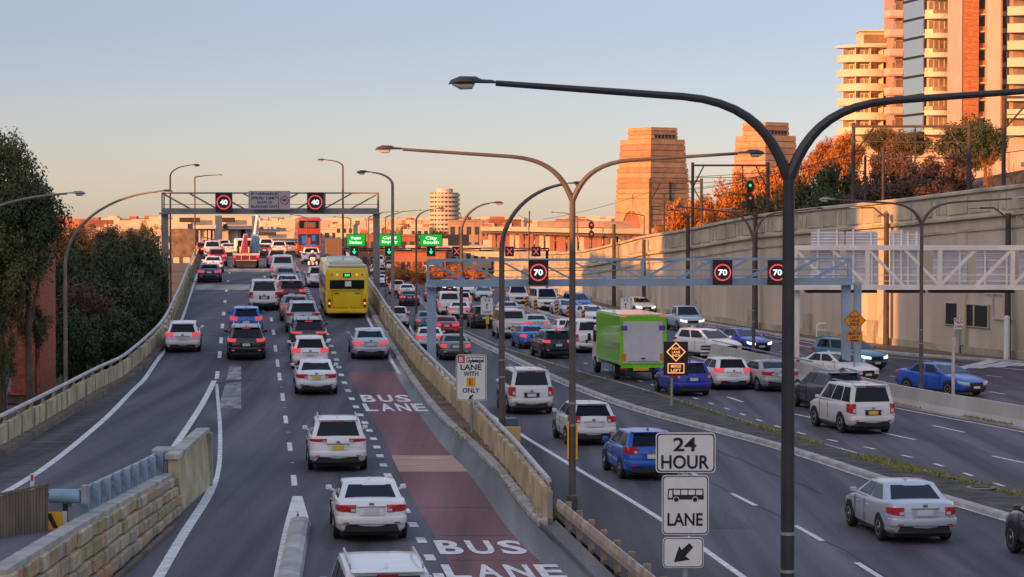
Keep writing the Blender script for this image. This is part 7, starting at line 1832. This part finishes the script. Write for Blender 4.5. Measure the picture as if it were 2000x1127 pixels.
for nm_, mm_, lb_, seed_ in (('distant_houses', 'block_cream', 'pale low houses crowding the far horizon', 3), ('distant_rooftops', 'block_red', 'reddish low rooftops crowding the far horizon', 4), ('distant_terraces', 'apt_pale', 'peach low terraces crowding the far horizon', 6)):
    bb = MB(); q_ = random.Random(seed_)
    for k in range(80):
        YY = q_.uniform(800, 1150); X = q_.uniform(-.25, .06) * YY; zt_ = q_.uniform(4.0, 8.4); ww = q_.uniform(6, 22)
        bb.box(X, YY, zt_ / 2 - .2, ww, q_.uniform(8, 14), zt_ + .4, q_.uniform(-.35, .35))
        bb.box(X + q_.uniform(-2, 2), YY, zt_ + .3, ww * .3, 5, 1.2, 0)
    oo = stuff(bb.build(nm_, mm_)); tag(oo, lb_, 'houses')
o = stuff(b.build('distant_treeline', 'leaf_olive')); tag(o, 'low olive treeline on the horizon behind the town', 'treeline')
# toll plaza: pale portal blocks with dark sign bars and openings
def toll(label, px0_, px1_, top, Y, bars, doors, zb=2.0):
    a, c = at(px0_, top, Y), at(px1_, top, Y); S = Y / FPX; w = c.x - a.x; h = a.z - zb
    t = thing('toll_building', label, 'building', ((a.x + c.x) / 2, Y, zb)); X = lambda px: at(px, 0, Y).x - (a.x + c.x) / 2; Z = lambda py: at(0, py, Y).z - zb
    apt_part(t, 'wall', 'block_cream', (0, 4, h / 2, w, 8, h)); apt_part(t, 'canopy', 'render_w', (0, -.7, Z(top + 22), w + .6, 1.6, .5))
    for p0, p1, q0, q1 in bars: apt_part(t, 'sign_bar', 'trim', ((X(p0) + X(p1)) / 2, -1.6, (Z(q0) + Z(q1)) / 2, (p1 - p0) * S, .2, (q1 - q0) * S))
    for p0, p1, q0, q1 in doors:
        d_ = apt_part(t, 'opening', 'black_box', ((X(p0) + X(p1)) / 2, -.02, (Z(q0) + Z(q1)) / 2, (p1 - p0) * S, .1, (q1 - q0) * S)); apt_part(t, 'frame', 'render_w', (X(p0), -.1, (Z(q0) + Z(q1)) / 2, .25, .2, (q1 - q0) * S), (X(p1), -.1, (Z(q0) + Z(q1)) / 2, .25, .2, (q1 - q0) * S), parent=d_)
    for k in range(4): apt_part(t, 'pier', 'render_w', (-w / 2 + (k + .5) * w / 4, -.25, h * .35, .35, .5, h * .7))
    return t
toll('tall pale toll building left of the tow truck', 338, 420, 421, 330, ((352, 392, 425, 434), (368, 376, 437, 446)), ((401, 415, 448, 480),))
toll('pale toll canopy block directly behind the tow truck', 416, 492, 422, 345, ((421, 460, 425, 434), (437, 445, 437, 446)), ((467, 484, 447, 482),))
toll('low distant toll booth between tow truck and double-decker', 500, 575, 453, 390, ((506, 540, 453, 460),), ((545, 560, 470, 490),))
q = at(360, 482, 292); cb_ = thing('concrete_box', 'brown concrete end block where the ramp parapet meets the toll building', 'block', (q.x, 292, 3.5)); B(cb_, 'body', 'footway', (0, 0, 1.6, 3.0, 4, 3.4), bevel=.1)
q = at(655, 490, 235); cb_ = thing('concrete_box', 'dark brown concrete block at the far end of the bus lane parapet', 'block', (q.x, 236, 3.0)); B(cb_, 'body', 'brown_board', (0, 0, 1.5, 1.9, 3, 3.2), bevel=.1)
tree_px('shrub', 'small green shrub at the end of the bus lane parapet', 'shrub', 654, 499, 46, 225, 3.4, 'leaf_mid', 'loose', hz=22, trunk=False)
# station: long canopy on posts, platform wall, fence
Y = 305.0; p, q = at(975, 468, 330), at(1232, 458, 262)
stn = thing('station', 'long sunlit railway station canopy on posts above the far end of the wall', 'railway station', ((p.x + q.x) / 2, (p.y + q.y) / 2, 3))
A = lambda u, z, d=0: Vector((p.x + (q.x - p.x) * u + d * .3, p.y + (q.y - p.y) * u + d, z))
d_ = (q - p); d_.z = 0; nn = Vector((d_.y, -d_.x, 0)).normalized() * -1
zc = at(0, 452, 300).z
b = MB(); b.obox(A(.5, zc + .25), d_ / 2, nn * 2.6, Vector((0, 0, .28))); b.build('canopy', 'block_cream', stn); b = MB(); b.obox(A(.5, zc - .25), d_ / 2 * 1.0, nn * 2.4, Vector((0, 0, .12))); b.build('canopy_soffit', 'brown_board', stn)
b = MB(); b.obox(A(.68, zc + .95), d_ * .24, nn * 1.6, Vector((0, 0, .35))); b.build('roof_lantern', 'block_tan', stn)
for k in range(13):
    b = MB(); b.bar(A(k / 12, 3.5), A(k / 12, zc - .2), .22, .22); b.build('post', 'timber', stn)
    if k < 12:
        for j in range(2): b = MB(); b.obox(A((k + .3 + .4 * j) / 12, 5.0) + nn * -1.6, d_.normalized() * 1.1, nn * .05, Vector((0, 0, .9))); b.build('wall_panel', 'block_red' if (k + j) % 3 else 'block_cream', stn)
b = MB(); b.obox(A(.5, 3.6), d_ / 2, nn * 3.5, Vector((0, 0, .6))); b.build('platform', 'block_cream', stn)
p2 = at(700, 515, 300); fill = thing('low_hedge', 'orange-brown hedge beyond the far motorway queue', 'hedge', (p2.x + 8, 296, -.3)); 
for k in range(5):
    o = bpy.data.objects.new('crown', rnd.choice(CROWN['dense'])); COL.objects.link(o); o.parent = fill; o.material_slots[0].link = 'OBJECT'; o.material_slots[0].material = M['leaf_orange']; o.location = (-3 + k * 2.4, 0, 1.4); o.scale = (1.8, 1.5, 1.6 + .3 * (k % 2))
# unseen blocks added outside the frame on the sunny side, sized to shade the street
def office(label, x, y0_, y1_, h, dep=8):
    t = thing('shade_block', label, 'building', (x - dep / 2, (y0_ + y1_) / 2, -.3)); L = y1_ - y0_
    apt_part(t, 'wall', 'render_w', (0, 0, h / 2, dep, L, h)); n = int(h // 3.4); k_ = max(1, int(L // 6))
    for f in range(n):
        apt_part(t, 'window_band', 'glass_b', (dep / 2 + .02, 0, 1.9 + f * 3.4, .08, L * .94, 1.5))
        apt_part(t, 'window_band', 'glass_b', (0, L / 2 + .02, 1.9 + f * 3.4, dep * .9, .08, 1.5))
office('tall unseen shade block beside the exit ramp behind the footbridge', -45, -90, 0, 31.0)
office('lower unseen shade block between two taller ones by the ramp', -45, 0, 26, 20.0)
office('taller unseen shade block beside the exit ramp past the first one', -45, 26, 64.5, 33.0)
office('low unseen link block letting a strip of sun past the taller shade blocks', -45, 64.5, 80.5, 16.5)
office('tall unseen shade block beyond the low link block', -45, 80.5, 128, 31.0)

office('low unseen shade block furthest up beside the exit ramp', -47, 128, 171, 19.5)
